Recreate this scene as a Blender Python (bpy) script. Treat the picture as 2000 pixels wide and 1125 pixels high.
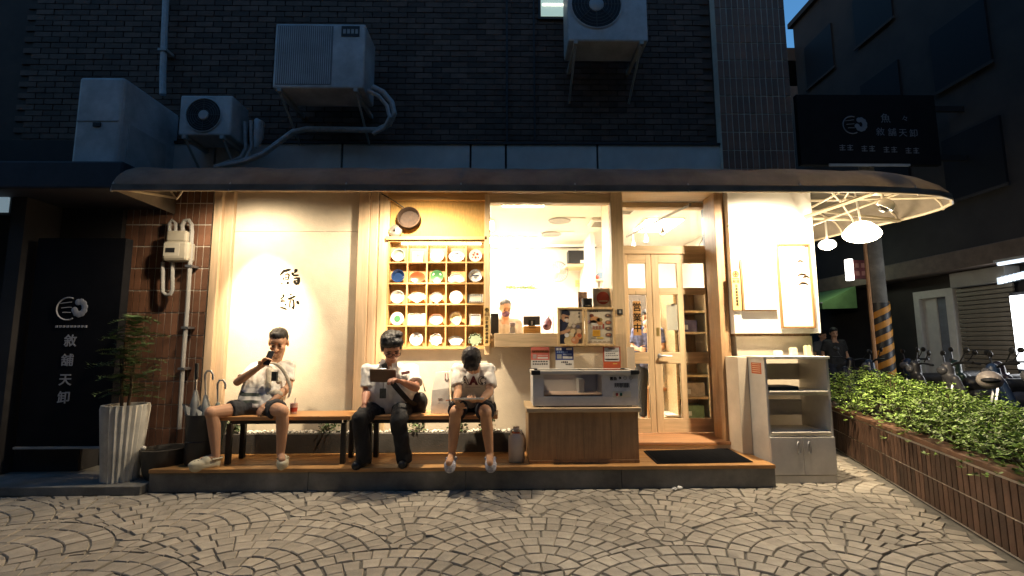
import bpy, bmesh, math, random
import numpy as np
from mathutils import Vector, Matrix, Euler, noise
from mathutils.bvhtree import BVHTree
R = math.radians
V = Vector
random.seed(7)
for o in list(bpy.data.objects): bpy.data.objects.remove(o)
SC = bpy.context.scene
COL = SC.collection

# ---------------------------------------------------------------- camera, sky, exposure
F = 950.0                                     # focal length in pixels of a 2000 px wide picture
cd = bpy.data.cameras.new('camera'); cam = bpy.data.objects.new('camera', cd); COL.objects.link(cam)
cd.sensor_width = 36; cd.lens = F / 2000 * 36; cd.clip_start = .05; cd.clip_end = 400
cam.location = (0, 0, 1.3)
cam.rotation_euler = (R(90 + 6.75), R(0.2), R(-1.0))
SC.camera = cam
CM = cam.rotation_euler.to_matrix(); CO = V(cam.location)

w = bpy.data.worlds.new('World'); SC.world = w; w.use_nodes = True
nt = w.node_tree; nt.nodes.clear()
sky = nt.nodes.new('ShaderNodeTexSky'); sky.sky_type = 'NISHITA'; sky.sun_disc = False
sky.sun_elevation = R(5.0); sky.sun_rotation = R(200); sky.altitude = 0; sky.air_density = 1.4; sky.ozone_density = 4.8
bg = nt.nodes.new('ShaderNodeBackground'); bg.inputs[1].default_value = 0.12
out = nt.nodes.new('ShaderNodeOutputWorld')
nt.links.new(sky.outputs[0], bg.inputs[0]); nt.links.new(bg.outputs[0], out.inputs[0])

SC.view_settings.view_transform = 'Standard'; SC.view_settings.look = 'None'
SC.view_settings.exposure = 1.6; SC.view_settings.gamma = 1.0
SC.cycles.use_denoising = True
SC.cycles.max_bounces = 8; SC.cycles.diffuse_bounces = 4; SC.cycles.transparent_max_bounces = 12
SC.cycles.caustics_reflective = False; SC.cycles.caustics_refractive = False
SC.cycles.sample_clamp_indirect = 6

# ---------------------------------------------------------------- helpers
def ray(px, py):
    return CM @ V(((px - 1000) / F, -(py - 562.5) / F, -1))
def P(px, py, Y):                              # the point of the plane y = Y seen there
    d = ray(px, py); return CO + d * (Y / d.y)
def G(px, py, z=0.0):                          # the point at height z seen there
    d = ray(px, py); return CO + d * ((z - CO.z) / d.z)

MATS = {}
def srgb(c):
    return tuple(((x / 255) / 12.92 if x / 255 <= .04045 else ((x / 255 + .055) / 1.055) ** 2.4) for x in c)
def mat(name, col=(.5, .5, .5), rough=.6, var=.12, scale=6., bump=0., bscale=60., metal=0., stretch=(1, 1, 1), rnd=0., emit=None, estr=0., spec=.5, col2=None):
    if name in MATS: return MATS[name]
    m = bpy.data.materials.new(name); m.use_nodes = True; MATS[name] = m
    n = m.node_tree.nodes; L = m.node_tree.links; b = n['Principled BSDF']
    b.inputs['Roughness'].default_value = rough; b.inputs['Metallic'].default_value = metal
    b.inputs['Specular IOR Level'].default_value = spec
    tc = n.new('ShaderNodeTexCoord'); mp = n.new('ShaderNodeMapping'); mp.inputs['Scale'].default_value = stretch
    L.new(tc.outputs['Object'], mp.inputs[0])
    if var or col2:
        t = n.new('ShaderNodeTexNoise'); t.inputs['Scale'].default_value = scale; t.inputs['Detail'].default_value = 6; t.inputs['Roughness'].default_value = .62
        L.new(mp.outputs[0], t.inputs['Vector'])
        r = n.new('ShaderNodeValToRGB'); r.color_ramp.elements[0].position = .3; r.color_ramp.elements[1].position = .72
        c2 = col2 or tuple(min(1, x * (1 + var)) for x in col); c1 = col if col2 else tuple(x * (1 - var) for x in col)
        r.color_ramp.elements[0].color = (*c1, 1); r.color_ramp.elements[1].color = (*c2, 1)
        L.new(t.outputs[0], r.inputs[0]); cout = r.outputs[0]
        rr = n.new('ShaderNodeMapRange'); rr.inputs['To Min'].default_value = max(.02, rough - .1); rr.inputs['To Max'].default_value = min(1, rough + .1)
        L.new(t.outputs[0], rr.inputs[0]); L.new(rr.outputs[0], b.inputs['Roughness'])
        if rnd:
            oi = n.new('ShaderNodeObjectInfo'); ge = n.new('ShaderNodeNewGeometry')
            ad = n.new('ShaderNodeMath'); ad.operation = 'ADD'; fr = n.new('ShaderNodeMath'); fr.operation = 'FRACT'
            L.new(oi.outputs['Random'], ad.inputs[0]); L.new(ge.outputs['Random Per Island'], ad.inputs[1]); L.new(ad.outputs[0], fr.inputs[0])
            h = n.new('ShaderNodeMapRange'); h.inputs['To Min'].default_value = 1 - rnd; h.inputs['To Max'].default_value = 1 + rnd
            L.new(fr.outputs[0], h.inputs[0])
            mx = n.new('ShaderNodeVectorMath'); mx.operation = 'SCALE'
            L.new(cout, mx.inputs[0]); L.new(h.outputs[0], mx.inputs['Scale']); cout = mx.outputs[0]
        L.new(cout, b.inputs['Base Color'])
    else:
        b.inputs['Base Color'].default_value = (*col, 1)
    if bump:
        t2 = n.new('ShaderNodeTexNoise'); t2.inputs['Scale'].default_value = bscale; t2.inputs['Detail'].default_value = 4
        L.new(mp.outputs[0], t2.inputs['Vector'])
        bp = n.new('ShaderNodeBump'); bp.inputs['Strength'].default_value = bump; bp.inputs['Distance'].default_value = .01
        L.new(t2.outputs[0], bp.inputs['Height']); L.new(bp.outputs[0], b.inputs['Normal'])
    if emit:
        b.inputs['Emission Color'].default_value = (*emit, 1); b.inputs['Emission Strength'].default_value = estr
    return m
def wood(name, col, axis='z', rough=.5, var=.28, scale=5.):
    st = {'z': (7, 7, .5), 'x': (.5, 7, 7), 'y': (7, .5, 7)}[axis]
    return mat(name, col, rough, var, scale, .15, 24, stretch=st)
def glow(name, col, s):
    return mat(name, (.8, .8, .8), .5, 0, emit=col, estr=s)
def glass(name='glass', tint=(1, 1, 1), refl=.06):
    if name in MATS: return MATS[name]
    m = bpy.data.materials.new(name); m.use_nodes = True; MATS[name] = m
    n = m.node_tree.nodes; L = m.node_tree.links; n.clear()
    o = n.new('ShaderNodeOutputMaterial'); mx = n.new('ShaderNodeMixShader'); t = n.new('ShaderNodeBsdfTransparent'); g = n.new('ShaderNodeBsdfGlossy')
    fr = n.new('ShaderNodeFresnel'); fr.inputs[0].default_value = 1.45
    t.inputs[0].default_value = (*tint, 1); g.inputs['Roughness'].default_value = .02
    L.new(fr.outputs[0], mx.inputs[0]); L.new(t.outputs[0], mx.inputs[1]); L.new(g.outputs[0], mx.inputs[2]); L.new(mx.outputs[0], o.inputs[0])
    return m

WT = {}                                        # world position of every object's origin while building
def link(o): COL.objects.link(o); return o
def thing(name, label, cat, loc=(0, 0, 0), group=None, kind=None):
    o = bpy.data.objects.new(name, None); link(o); o.empty_display_size = .1
    o.location = loc; WT[o] = V(loc)
    o['label'] = label; o['category'] = cat
    if group: o['group'] = group
    if kind: o['kind'] = kind
    return o
def tag(o, label=None, cat=None, group=None, kind=None):
    if label: o['label'] = label
    if cat: o['category'] = cat
    if group: o['group'] = group
    if kind: o['kind'] = kind
    return o
def finish(me, name, mats, parent, bevel=0, smooth=False, center=True):
    """link a mesh given in world coordinates as an object with its origin at its middle"""
    if not isinstance(mats, (list, tuple)): mats = [mats]
    for m in mats: me.materials.append(m)
    if me.vertices and center:
        q = np.empty(len(me.vertices) * 3, np.float32); me.vertices.foreach_get('co', q); q = q.reshape(-1, 3)
        c = V((q.min(0) + q.max(0)) / 2)
        me.transform(Matrix.Translation(-c))
    else: c = V((0, 0, 0))
    o = bpy.data.objects.new(name, me); link(o)
    WT[o] = c
    if parent is not None:
        o.parent = parent; o.location = c - WT[parent]
    else: o.location = c
    if smooth:
        me.polygons.foreach_set('use_smooth', [True] * len(me.polygons))
    if bevel:
        b = o.modifiers.new('bevel', 'BEVEL'); b.width = bevel; b.segments = 2; b.limit_method = 'ANGLE'
    return o
class MB:
    def __init__(s): s.v = []; s.f = []; s.mi = []; s.m = 0
    def add(s, vs, fs):
        b = len(s.v); s.v += [tuple(p) for p in vs]
        for f in fs: s.f.append([b + i for i in f]); s.mi.append(s.m)
        return s
    def box(s, a, b, M=None):
        x0, x1 = sorted((a[0], b[0])); y0, y1 = sorted((a[1], b[1])); z0, z1 = sorted((a[2], b[2]))
        vs = [V((x, y, z)) for z in (z0, z1) for y in (y0, y1) for x in (x0, x1)]
        if M: vs = [M @ v for v in vs]
        return s.add(vs, [(0, 2, 3, 1), (4, 5, 7, 6), (0, 1, 5, 4), (2, 6, 7, 3), (0, 4, 6, 2), (1, 3, 7, 5)])
    def tube(s, pts, r, n=8, caps=True):
        pts = [V(p) for p in pts]; k = len(pts); rs = r if isinstance(r, (list, tuple)) else [r] * k
        vs = []; prev = None
        for i, p in enumerate(pts):
            t = (pts[min(i + 1, k - 1)] - pts[max(i - 1, 0)])
            t = t.normalized() if t.length > 1e-9 else V((0, 0, 1))
            if prev is None:
                a = V((0, 0, 1)) if abs(t.z) < .9 else V((1, 0, 0)); u = t.cross(a).normalized()
            else: u = (prev - t * prev.dot(t)); u = u.normalized() if u.length > 1e-6 else t.orthogonal().normalized()
            prev = u; q = t.cross(u)
            for j in range(n):
                a = 2 * math.pi * j / n; vs.append(p + (u * math.cos(a) + q * math.sin(a)) * rs[i])
        fs = [(i * n + j, i * n + (j + 1) % n, (i + 1) * n + (j + 1) % n, (i + 1) * n + j) for i in range(k - 1) for j in range(n)]
        if caps: fs += [tuple(range(n))[::-1], tuple((k - 1) * n + j for j in range(n))]
        return s.add(vs, fs)
    def lathe(s, prof, c=(0, 0, 0), n=24, M=None, caps=True):
        """profile of (r, h) turned about z"""
        vs = []
        for r_, h in prof:
            for j in range(n):
                a = 2 * math.pi * j / n; p = V((r_ * math.cos(a), r_ * math.sin(a), h))
                vs.append((M @ p if M else p) + V(c))
        k = len(prof)
        fs = [(i * n + j, i * n + (j + 1) % n, (i + 1) * n + (j + 1) % n, (i + 1) * n + j) for i in range(k - 1) for j in range(n)]
        if caps: fs += [tuple(range(n))[::-1], tuple((k - 1) * n + j for j in range(n))]
        return s.add(vs, fs)
    def prism(s, poly, d, M):
        """2-D outline (x, y) extruded by d along its own z, placed by M"""
        n = len(poly); vs = [M @ V((x, y, 0)) for x, y in poly] + [M @ V((x, y, d)) for x, y in poly]
        return s.add(vs, [tuple(range(n))[::-1], tuple(range(n, 2 * n))] + [(i, (i + 1) % n, n + (i + 1) % n, n + i) for i in range(n)])
    def ell(s, c, rad, M=None, n=14, m=9):
        vs = []; c = V(c)
        for i in range(m + 1):
            t = math.pi * i / m
            for j in range(n):
                a = 2 * math.pi * j / n
                p = V((rad[0] * math.sin(t) * math.cos(a), rad[1] * math.sin(t) * math.sin(a), rad[2] * math.cos(t)))
                vs.append((M @ p if M else p) + c)
        fs = [(i * n + j, (i + 1) * n + j, (i + 1) * n + (j + 1) % n, i * n + (j + 1) % n) for i in range(m) for j in range(n)]
        return s.add(vs, fs)
    def cap(s, a, b, ra, rb, n=12, flat=False):
        """tapered capsule"""
        a, b = V(a), V(b); t = (b - a)
        if t.length < 1e-6: return s.ell(a, (ra, ra, ra))
        t.normalize(); pts = []; rs = []
        for k in range(5):
            an = math.pi / 2 * (1 - k / 4); pts.append(a - t * ra * math.sin(an)); rs.append(max(1e-4, ra * math.cos(an)))
        if flat: pts.append(b); rs.append(rb)
        else:
            for k in range(5):
                an = math.pi / 2 * k / 4; pts.append(b + t * rb * math.sin(an)); rs.append(max(1e-4, rb * math.cos(an)))
        return s.tube(pts, rs, n)
    def mesh(s, name):
        me = bpy.data.meshes.new(name); me.from_pydata(s.v, [], s.f); me.update()
        return me
    def build(s, name, mats, parent=None, bevel=0, smooth=False, weld=False):
        me = s.mesh(name)
        if len(set(s.mi)) > 1: me.polygons.foreach_set('material_index', s.mi)
        if weld or smooth:
            bm = bmesh.new(); bm.from_mesh(me); bmesh.ops.remove_doubles(bm, verts=bm.verts, dist=1e-5)
            bmesh.ops.recalc_face_normals(bm, faces=bm.faces); bm.to_mesh(me); bm.free()
        o = finish(me, name, mats, parent, bevel, smooth)
        if smooth:
            try:
                me.set_sharp_from_angle(angle=R(40))
            except Exception: pass
        return o
def box(name, a, b, m, parent=None, bevel=0): return MB().box(a, b).build(name, m, parent, bevel)
def pbox(name, x0, y0, x1, y1, Y, d, m, parent=None, bevel=0):
    """box whose front face (at depth Y) fills that rectangle of the view; d is its thickness backwards"""
    a = P(x0, (y0 + y1) / 2, Y); b = P(x1, (y0 + y1) / 2, Y); t = P((x0 + x1) / 2, y0, Y); u = P((x0 + x1) / 2, y1, Y)
    return box(name, (a.x, Y, u.z), (b.x, Y + d, t.z), m, parent, bevel)
def XZ(x0, y0, x1, y1, Y):
    a = P(x0, (y0 + y1) / 2, Y); b = P(x1, (y0 + y1) / 2, Y); t = P((x0 + x1) / 2, y0, Y); u = P((x0 + x1) / 2, y1, Y)
    return a.x, b.x, u.z, t.z
FRONT = Matrix(((1, 0, 0), (0, 0, 1), (0, 1, 0)))      # local xy -> world xz, local z -> +y
def frontM(x, y, z, rot=0.):
    """local (x right, y up, z towards the viewer) at a point of the front"""
    return Matrix.Translation((x, y, z)) @ Matrix.Rotation(R(90), 4, 'X') @ Matrix.Rotation(rot, 4, 'Z')
TMP = bpy.data.scenes.new('scratch')
def bake(o):
    """mesh of an object with its modifiers applied, worked out in a scratch scene"""
    TMP.collection.objects.link(o); vl = TMP.view_layers[0]; vl.update(); dg = vl.depsgraph
    me = bpy.data.meshes.new_from_object(o.evaluated_get(dg)); TMP.collection.objects.unlink(o); bpy.data.objects.remove(o)
    return me
def text(s, size, M, m, parent, name='lettering', extrude=.001, vertical=False, bold=0., align='CENTER'):
    mb_v = []; mb_f = []
    chars = list(s) if vertical else [s]
    for i, ch in enumerate(chars):
        c = bpy.data.curves.new('t', 'FONT'); c.body = ch; c.size = size; c.extrude = extrude; c.align_x = align; c.align_y = 'CENTER'; c.offset = bold; c.resolution_u = 3
        o = bpy.data.objects.new('t', c); me = bake(o); bpy.data.curves.remove(c)
        off = V((0, -i * size * 1.12, 0)); b = len(mb_v)
        mb_v += [M @ (v.co + off) for v in me.vertices]; mb_f += [[b + k for k in p.vertices] for p in me.polygons]
        bpy.data.meshes.remove(me)
    me = bpy.data.meshes.new(name); me.from_pydata(mb_v, [], mb_f)
    return finish(me, name, m, parent)
def copy_tree(o, parent=None):
    c = o.copy(); link(c); c.parent = parent
    for ch in [x for x in bpy.data.objects if x.parent == o]: copy_tree(ch, c)
    return c
def fuse(mb, name, m, parent, voxel=.007, smooth=4, disp=0., dscale=9., dseed=0.):
    """one continuous skin round overlapping closed shapes"""
    me = mb.mesh(name); o = bpy.data.objects.new(name, me)
    r = o.modifiers.new('r', 'REMESH'); r.mode = 'VOXEL'; r.voxel_size = voxel; r.use_smooth_shade = True
    if smooth:
        s = o.modifiers.new('s', 'SMOOTH'); s.factor = .5; s.iterations = smooth
    me2 = bake(o); bpy.data.meshes.remove(me)
    me2.name = name
    if disp:
        nrm = [v.normal.copy() for v in me2.vertices]
        for v, vn in zip(me2.vertices, nrm):
            p = v.co; q = V((p.x * dscale + dseed, p.y * dscale, p.z * dscale * .7))
            k = noise.noise(q) * .7 + abs(noise.noise(q * 2.3)) * .5 - .2
            v.co = p + vn * (k * disp)
    me2.polygons.foreach_set('use_smooth', [True] * len(me2.polygons))
    me2.materials.clear()
    return finish(me2, name, m, parent)
def lamp(name, kind, loc, power, col, parent=None, radius=.03, aim=None, angle=60, blend=.5):
    l = bpy.data.lights.new(name, kind); l.energy = power; l.color = col; l.shadow_soft_size = radius
    if kind == 'SPOT': l.spot_size = R(angle); l.spot_blend = blend
    o = bpy.data.objects.new(name, l); link(o); WT[o] = V(loc)
    o.location = V(loc) - (WT[parent] if parent else V((0, 0, 0))); o.parent = parent
    if aim is not None: o.rotation_euler = (V(aim) - V(loc)).to_track_quat('-Z', 'Y').to_euler()
    return o
# ================================================================ materials
M_plaster = mat('plaster', (.67, .58, .45), .85, .10, 3, .25, 90)
M_white = mat('white_paint', (.8, .78, .74), .6, .05, 4)
M_board = mat('white_board', (.82, .8, .76), .6, .04, 3, .05, 40)
M_mortar = mat('mortar', (.62, .57, .48), .9, .15, 9, .3, 80)
M_tile = mat('brick_tile', (.19, .09, .052), .55, .3, 5, .2, 70, rnd=.24)
M_tile2 = mat('planter_tile', (.085, .045, .028), .6, .4, 5, .25, 70, rnd=.45)
M_darkbrick = mat('dark_brick', (.095, .058, .042), .8, .35, 6, .3, 50, rnd=.4)
M_darkwall = mat('dark_wall', (.035, .031, .03), .9, .3, 2)
M_concrete = mat('concrete', (.20, .19, .165), .85, .3, 4, .3, 60)
M_fascia = mat('fascia_grey', (.52, .51, .48), .7, .16, 3)
M_grey = mat('grey_panel', (.34, .34, .33), .7, .14, 3)
M_oak = wood('oak', (.60, .44, .26), 'z', .5, .2)
M_oakx = wood('oak_across', (.60, .44, .26), 'x', .5, .2)
M_pine = wood('pale_post_wood', (.54, .39, .25), 'z', .5, .2)
M_deck = wood('deck_wood', (.50, .26, .09), 'x', .45)
M_walnut = wood('counter_wood', (.36, .22, .11), 'z')
M_bench = wood('bench_wood', (.50, .25, .09), 'x', .4)
M_black = mat('black_metal', (.015, .015, .016), .45, .2)
M_rubber = mat('black_rubber', (.010, .010, .011), .9, .2, 20, .4, 150, spec=.1)
M_steel = mat('steel', (.55, .56, .58), .32, .08, 4, metal=.9)
M_whitesteel = mat('white_painted_steel', (.72, .68, .6), .4, .1)
M_acwhite = mat('weathered_white_casing', (.5, .51, .52), .55, .18, 3)
M_pipe = mat('pipe_wrap', (.45, .45, .46), .7, .2, 20, .3, 60)
M_dark = mat('near_black', (.01, .01, .012), .6, .1)
M_ink = mat('ink', (.012, .011, .01), .9, 0, spec=.05)
M_glass = glass()
M_stone = mat('paving_stone', (.32, .285, .23), .8, .2, 9, .35, 70, rnd=.17)
def stain(m, scale=.9, lo=.62, hi=1.15):
    n = m.node_tree.nodes; L = m.node_tree.links; b = n['Principled BSDF']; src = b.inputs['Base Color'].links[0].from_socket
    ge = n.new('ShaderNodeNewGeometry'); t = n.new('ShaderNodeTexNoise'); t.inputs['Scale'].default_value = scale; t.inputs['Detail'].default_value = 8; t.inputs['Roughness'].default_value = .68; L.new(ge.outputs['Position'], t.inputs['Vector'])
    h = n.new('ShaderNodeMapRange'); h.inputs['From Min'].default_value = .34; h.inputs['From Max'].default_value = .66; h.inputs['To Min'].default_value = lo; h.inputs['To Max'].default_value = hi; L.new(t.outputs[0], h.inputs[0])
    v = n.new('ShaderNodeVectorMath'); v.operation = 'SCALE'; L.new(src, v.inputs[0]); L.new(h.outputs[0], v.inputs['Scale']); L.new(v.outputs[0], b.inputs['Base Color'])
stain(M_stone, .9, .74, 1.12); stain(M_concrete, 1.6, .6, 1.2); stain(M_plaster, 1.3, .86, 1.06); stain(M_acwhite, 3.5, .7, 1.1)
M_asphalt = mat('asphalt', (.05, .05, .05), .85, .3, 10, .4, 120)
M_green = mat('leaf', (.18, .28, .05), .55, .45, 12, rnd=.68)
M_green2 = mat('fern_leaf', (.075, .12, .045), .5, .4, 12, rnd=.5)
M_bark = mat('bark', (.09, .06, .035), .9, .3, 12, .4)
M_soil = mat('soil', (.03, .022, .015), .95, .3, 20, .5, 40)
M_skin = mat('skin', (.52, .29, .175), .6, .10, 8, spec=.4)
M_hair = mat('black_hair', (.016, .013, .011), .42, .3, 40, .5, 140, stretch=(1, 1, .25))
M_red = mat('red_print', (.42, .05, .03), .5, .1)

YF, YW, YC, YD = 4.6, 5.40, 5.36, 5.80        # platform front, plaster wall, shelf and window front, door

# ================================================================ ground and paving
g = box('ground', (-60, -40, -.3), (60, 60, -.016), M_asphalt); tag(g, kind='structure')
bed = box('pavement', (-7, .8, -.2), (4.7, 8.5, -.012), mat('joint_mortar', (.14, .13, .11), .95, .3, 15)); tag(bed, 'pale sett paving laid in fan-shaped arcs in front of the shop', kind='structure')
def clip(poly, n, d):                          # keep the side where n.p >= d
    res = []
    for i in range(len(poly)):
        a, b = poly[i], poly[(i + 1) % len(poly)]; da, db = a.dot(n) - d, b.dot(n) - d
        if da >= 0: res.append(a)
        if da * db < 0: res.append(a + (b - a) * (da / (da - db)))
    return res
def area(p): return abs(sum(p[i].x * p[(i + 1) % len(p)].y - p[(i + 1) % len(p)].x * p[i].y for i in range(len(p)))) / 2
RX, RZ, RR, DR = .894, .552, .91, .13
fans = {}
for j in range(-4, 14):
    for i in range(-6, 7):
        fans[(i, j)] = V((.222 + i * 2 * RX + (RX if j % 2 else 0), 2.97 + j * RZ))
stones = []
tl = G(1637, 879); tn = G(1836, 1000); pdir = (tn - tl).normalized()
pn = V((-pdir.y, pdir.x)) if (-pdir.y) < 0 else V((pdir.y, -pdir.x))
for (i, j), c in fans.items():
    cov = [fans[k] for k in fans if fans[k].y < c.y - .1 and (fans[k] - c).length < 2 * RR]
    for k in range(7):
        r0, r1 = k * DR, (k + 1) * DR
        rm = (r0 + r1) / 2; n = max(3, round(2 * math.pi * rm / .108)); ph = random.random() * 6.28
        if k == 0: n = 5
        for a in range(n):
            a0 = ph + 2 * math.pi * a / n + random.uniform(-.05, .05) / max(1, k); a1 = ph + 2 * math.pi * (a + 1) / n
            st = 3
            poly = [c + V((math.cos(a0 + (a1 - a0) * t / (st - 1)), math.sin(a0 + (a1 - a0) * t / (st - 1)))) * r1 for t in range(st)]
            if k: poly += [c + V((math.cos(a1 + (a0 - a1) * t / (st - 1)), math.sin(a1 + (a0 - a1) * t / (st - 1)))) * r0 for t in range(st)]
            else: poly += [c]
            m = sum(poly, V((0, 0))) / len(poly)
            if not (-5.6 < m.x < 4.6 and 1.6 < m.y < 7.6): continue
            if m.y > YF + .06 and m.x < 2.45: continue
            for q in cov:
                d = m - q
                if d.length < RR - DR * .75: poly = []; break
                if d.length < RR + DR: dn = d.normalized(); poly = clip(poly, dn, q.dot(dn) + RR)
                if len(poly) < 3: break
            if len(poly) < 3 or area(poly) < .0022: continue
            m = sum(poly, V((0, 0))) / len(poly)
            if (m - V((tl.x, tl.y))).dot(pn) < .1: continue          # planter stands there
            if m.y < YF + .1 and m.y > YF - .08 and m.x < 2.5: poly = clip(poly, V((0, -1)), -(YF - .004)) 
            if len(poly) < 3: continue
            # joints: shrink towards the middle
            sz = math.sqrt(area(poly)); kk = max(.6, 1 - .0038 / (sz / 2))
            stones.append((m, [m + (p - m) * kk + V((random.uniform(-.0018, .0018), random.uniform(-.0018, .0018))) for p in poly]))
def stone_geo(mb, poly, h):
    n = len(poly); m = sum(poly, V((0, 0))) / n
    if sum(poly[i].x * poly[(i + 1) % n].y - poly[(i + 1) % n].x * poly[i].y for i in range(n)) < 0: poly = poly[::-1]
    tx, ty = random.uniform(-.02, .02), random.uniform(-.02, .02)
    vs = [(p.x, p.y, -.03) for p in poly] + [(p.x, p.y, h - .006) for p in poly]
    ins = [m + (p - m) * .91 for p in poly]
    vs += [(p.x, p.y, h + (p.x - m.x) * tx + (p.y - m.y) * ty) for p in ins]
    fs = [(i, (i + 1) % n, n + (i + 1) % n, n + i) for i in range(n)] + [(n + i, n + (i + 1) % n, 2 * n + (i + 1) % n, 2 * n + i) for i in range(n)] + [tuple(range(2 * n, 3 * n))]
    mb.add(vs, fs)
def seen(s):
    d = CM.transposed() @ (V((s[0].x, s[0].y, 0)) - CO)
    return -d.z > 0 and abs(d.x / d.z) < 1.02 * 1000 / F and abs(d.y / d.z) < 1.0 * 562 / F
vis = sorted([s for s in stones if seen(s)], key=lambda s: -area(s[1]) / (s[0].length ** 3))
near = set(id(s) for s in vis[:300])
rest = MB()
for s in stones:
    h = random.uniform(-.003, .004)
    if id(s) in near:
        m_ = MB(); stone_geo(m_, s[1], h); m_.build('paving_stone', M_stone, bed, smooth=True)
    else: stone_geo(rest, s[1], h)
tag(rest.build('paving_stones', M_stone, bed, smooth=True), kind='stuff')

# ================================================================ raised entrance platform
pf = thing('entrance_platform', 'low raised platform with orange wooden top running along the shop front', 'platform', (-.4, 4.9, 0))
px0, px1 = -3.19, 2.50
nb = 4
for k in range(nb):                            # riser slabs
    a = px0 + (px1 - px0) * k / nb; b = px0 + (px1 - px0) * (k + 1) / nb
    box('riser_slab', (a + .002, YF, 0), (b - .002, YF + .06, .168), M_concrete, pf, .003)
box('core', (px0, YF + .06, 0), (px1, YW + .3, .16), M_concrete, pf)
for k in range(5):
    y0 = YF - .012 + k * .165
    box('deck_board', (px0, y0, .17), (px1, y0 + .161, .203), M_deck, pf, .004)
plinth = thing('planting_ledge', 'dark low plinth with pebbles behind the benches', 'ledge', (-1.4, 5.3, .2))
box('plinth', (px0, 5.205, .204), (.2, YW - .002, .40), mat('dark_stone', (.06, .055, .05), .8, .3, 6, .3), plinth, .005)
pb = MB()
for k in range(420):
    x = random.uniform(px0 + .3, .15); y = random.uniform(5.225, YW - .03); r = random.uniform(.008, .02)
    pb.ell((x, y, .402 + r * .4), (r, r * .8, r * .6), Matrix.Rotation(random.random() * 3, 3, 'Z'), 6, 4)
tag(pb.build('pebbles', mat('white_pebble', (.6, .57, .5), .7, .25, 3, rnd=.3), plinth, smooth=True), kind='stuff')
def leafy(name, base, h, w, n, leaf, m, parent, label=None, stem=None, drop=.0):
    mb = MB()
    for k in range(n):
        a = random.random() * 6.28; rr = w * math.sqrt(random.random()); z = h * random.random() ** .7
        p = V(base) + V((rr * math.cos(a), rr * math.sin(a), z)); s = leaf * random.uniform(.6, 1.3)
        M = Matrix.Translation(p) @ Euler((random.uniform(-.9, .9), random.uniform(-.9, .9), random.random() * 6.28)).to_matrix().to_4x4()
        mb.add([M @ V(q) for q in ((0, 0, 0), (s * .3, s * .5, s * .08), (0, s, -s * drop), (-s * .3, s * .5, s * .08))], [(0, 1, 2, 3)])
    return mb.build(name, m, parent)
for k, (px, hh, ww, lab) in enumerate([(455, .13, .09, 'small leafy plant on the ledge under the left bench, behind the phone user'), (640, .15, .10, 'small leafy plant on the ledge under the left bench, at its right end'), (722, .15, .08, 'small leafy plant on the ledge between the two benches'), (812, .14, .09, 'small leafy plant on the ledge right of the dark-trousered man'), (895, .17, .10, 'small leafy plant on the ledge between the bare shins'), (950, .15, .08, 'small leafy plant on the ledge beside the white jug')]):
    b = P(px, 845, 5.28); t = thing('ledge_plant', lab, 'plant', (b.x, 5.29, .40), 'small plants along the ledge')
    leafy('foliage', (b.x, 5.29, .40), hh, ww, 130, .045, M_green2, t)
    MB().tube([(b.x, 5.29, .40), (b.x + .01, 5.28, .40 + hh * .8)], [.006, .003], 5).build('stem', M_bark, t)

# ================================================================ the shop building
bl = thing('shop_building', 'dark brick building whose ground floor is the lit shop', 'building', (0, 5.5, 0))
up = box('upper_wall', (-8, 5.62, 3.62), (2.62, 6.0, 9.5), mat('dark_render', (.062, .045, .037), .9, .3, 3), bl)
tb = MB()
for r_ in range(40):                           # brick courses of the upper wall
    z = 3.68 + r_ * .072
    for c_ in range(40):
        x = -5.8 + c_ * .215 + (.107 if r_ % 2 else 0)
        if x < 2.4: tb.box((x, 5.60 + random.uniform(0, .006), z), (x + .203, 5.63, z + .062))
tag(tb.build('bricks', M_darkbrick, up), kind='stuff')
box('ground_floor_core', (-8, 5.95, 0), (-1.7, 6.4, 3.6), M_darkwall, bl)
box('floor_slab', (-8, 5.5, 3.12), (3.46, 14, 3.30), M_darkwall, bl)
box('side_wall', (3.3, 5.6, 0), (3.46, 14, 9.5), M_darkwall, bl)
box('roof_slab', (-8, 5.62, 9.5), (3.5, 14, 9.8), M_darkwall, bl)
xs = [P(px, 300, 5.55).x for px in (300, 420, 668, 919, 988, 1167, 1411)]
for a, b in zip(xs[:-1], xs[1:]):
    box('fascia_panel', (a + .012, 5.55, 3.2), (b - .012, 5.61, P(1000, 281, 5.55).z), M_fascia, bl, .004)
box('fascia_joint_backing', (xs[0], 5.61, 3.2), (xs[-1], 5.64, 3.62), M_dark, bl)
box('fascia_cap', (xs[0], 5.53, 3.675), (xs[-1], 5.66, 3.70), M_dark, bl)
box('downpipe_joint', (P(990, 100, 5.59).x - .012, 5.575, 3.70), (P(990, 100, 5.59).x + .012, 5.60, 6.2), M_dark, bl)
box('downpipe_joint', (P(1043, 100, 5.59).x - .01, 5.578, 3.70), (P(1043, 100, 5.59).x + .01, 5.60, 6.2), M_dark, bl)
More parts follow.
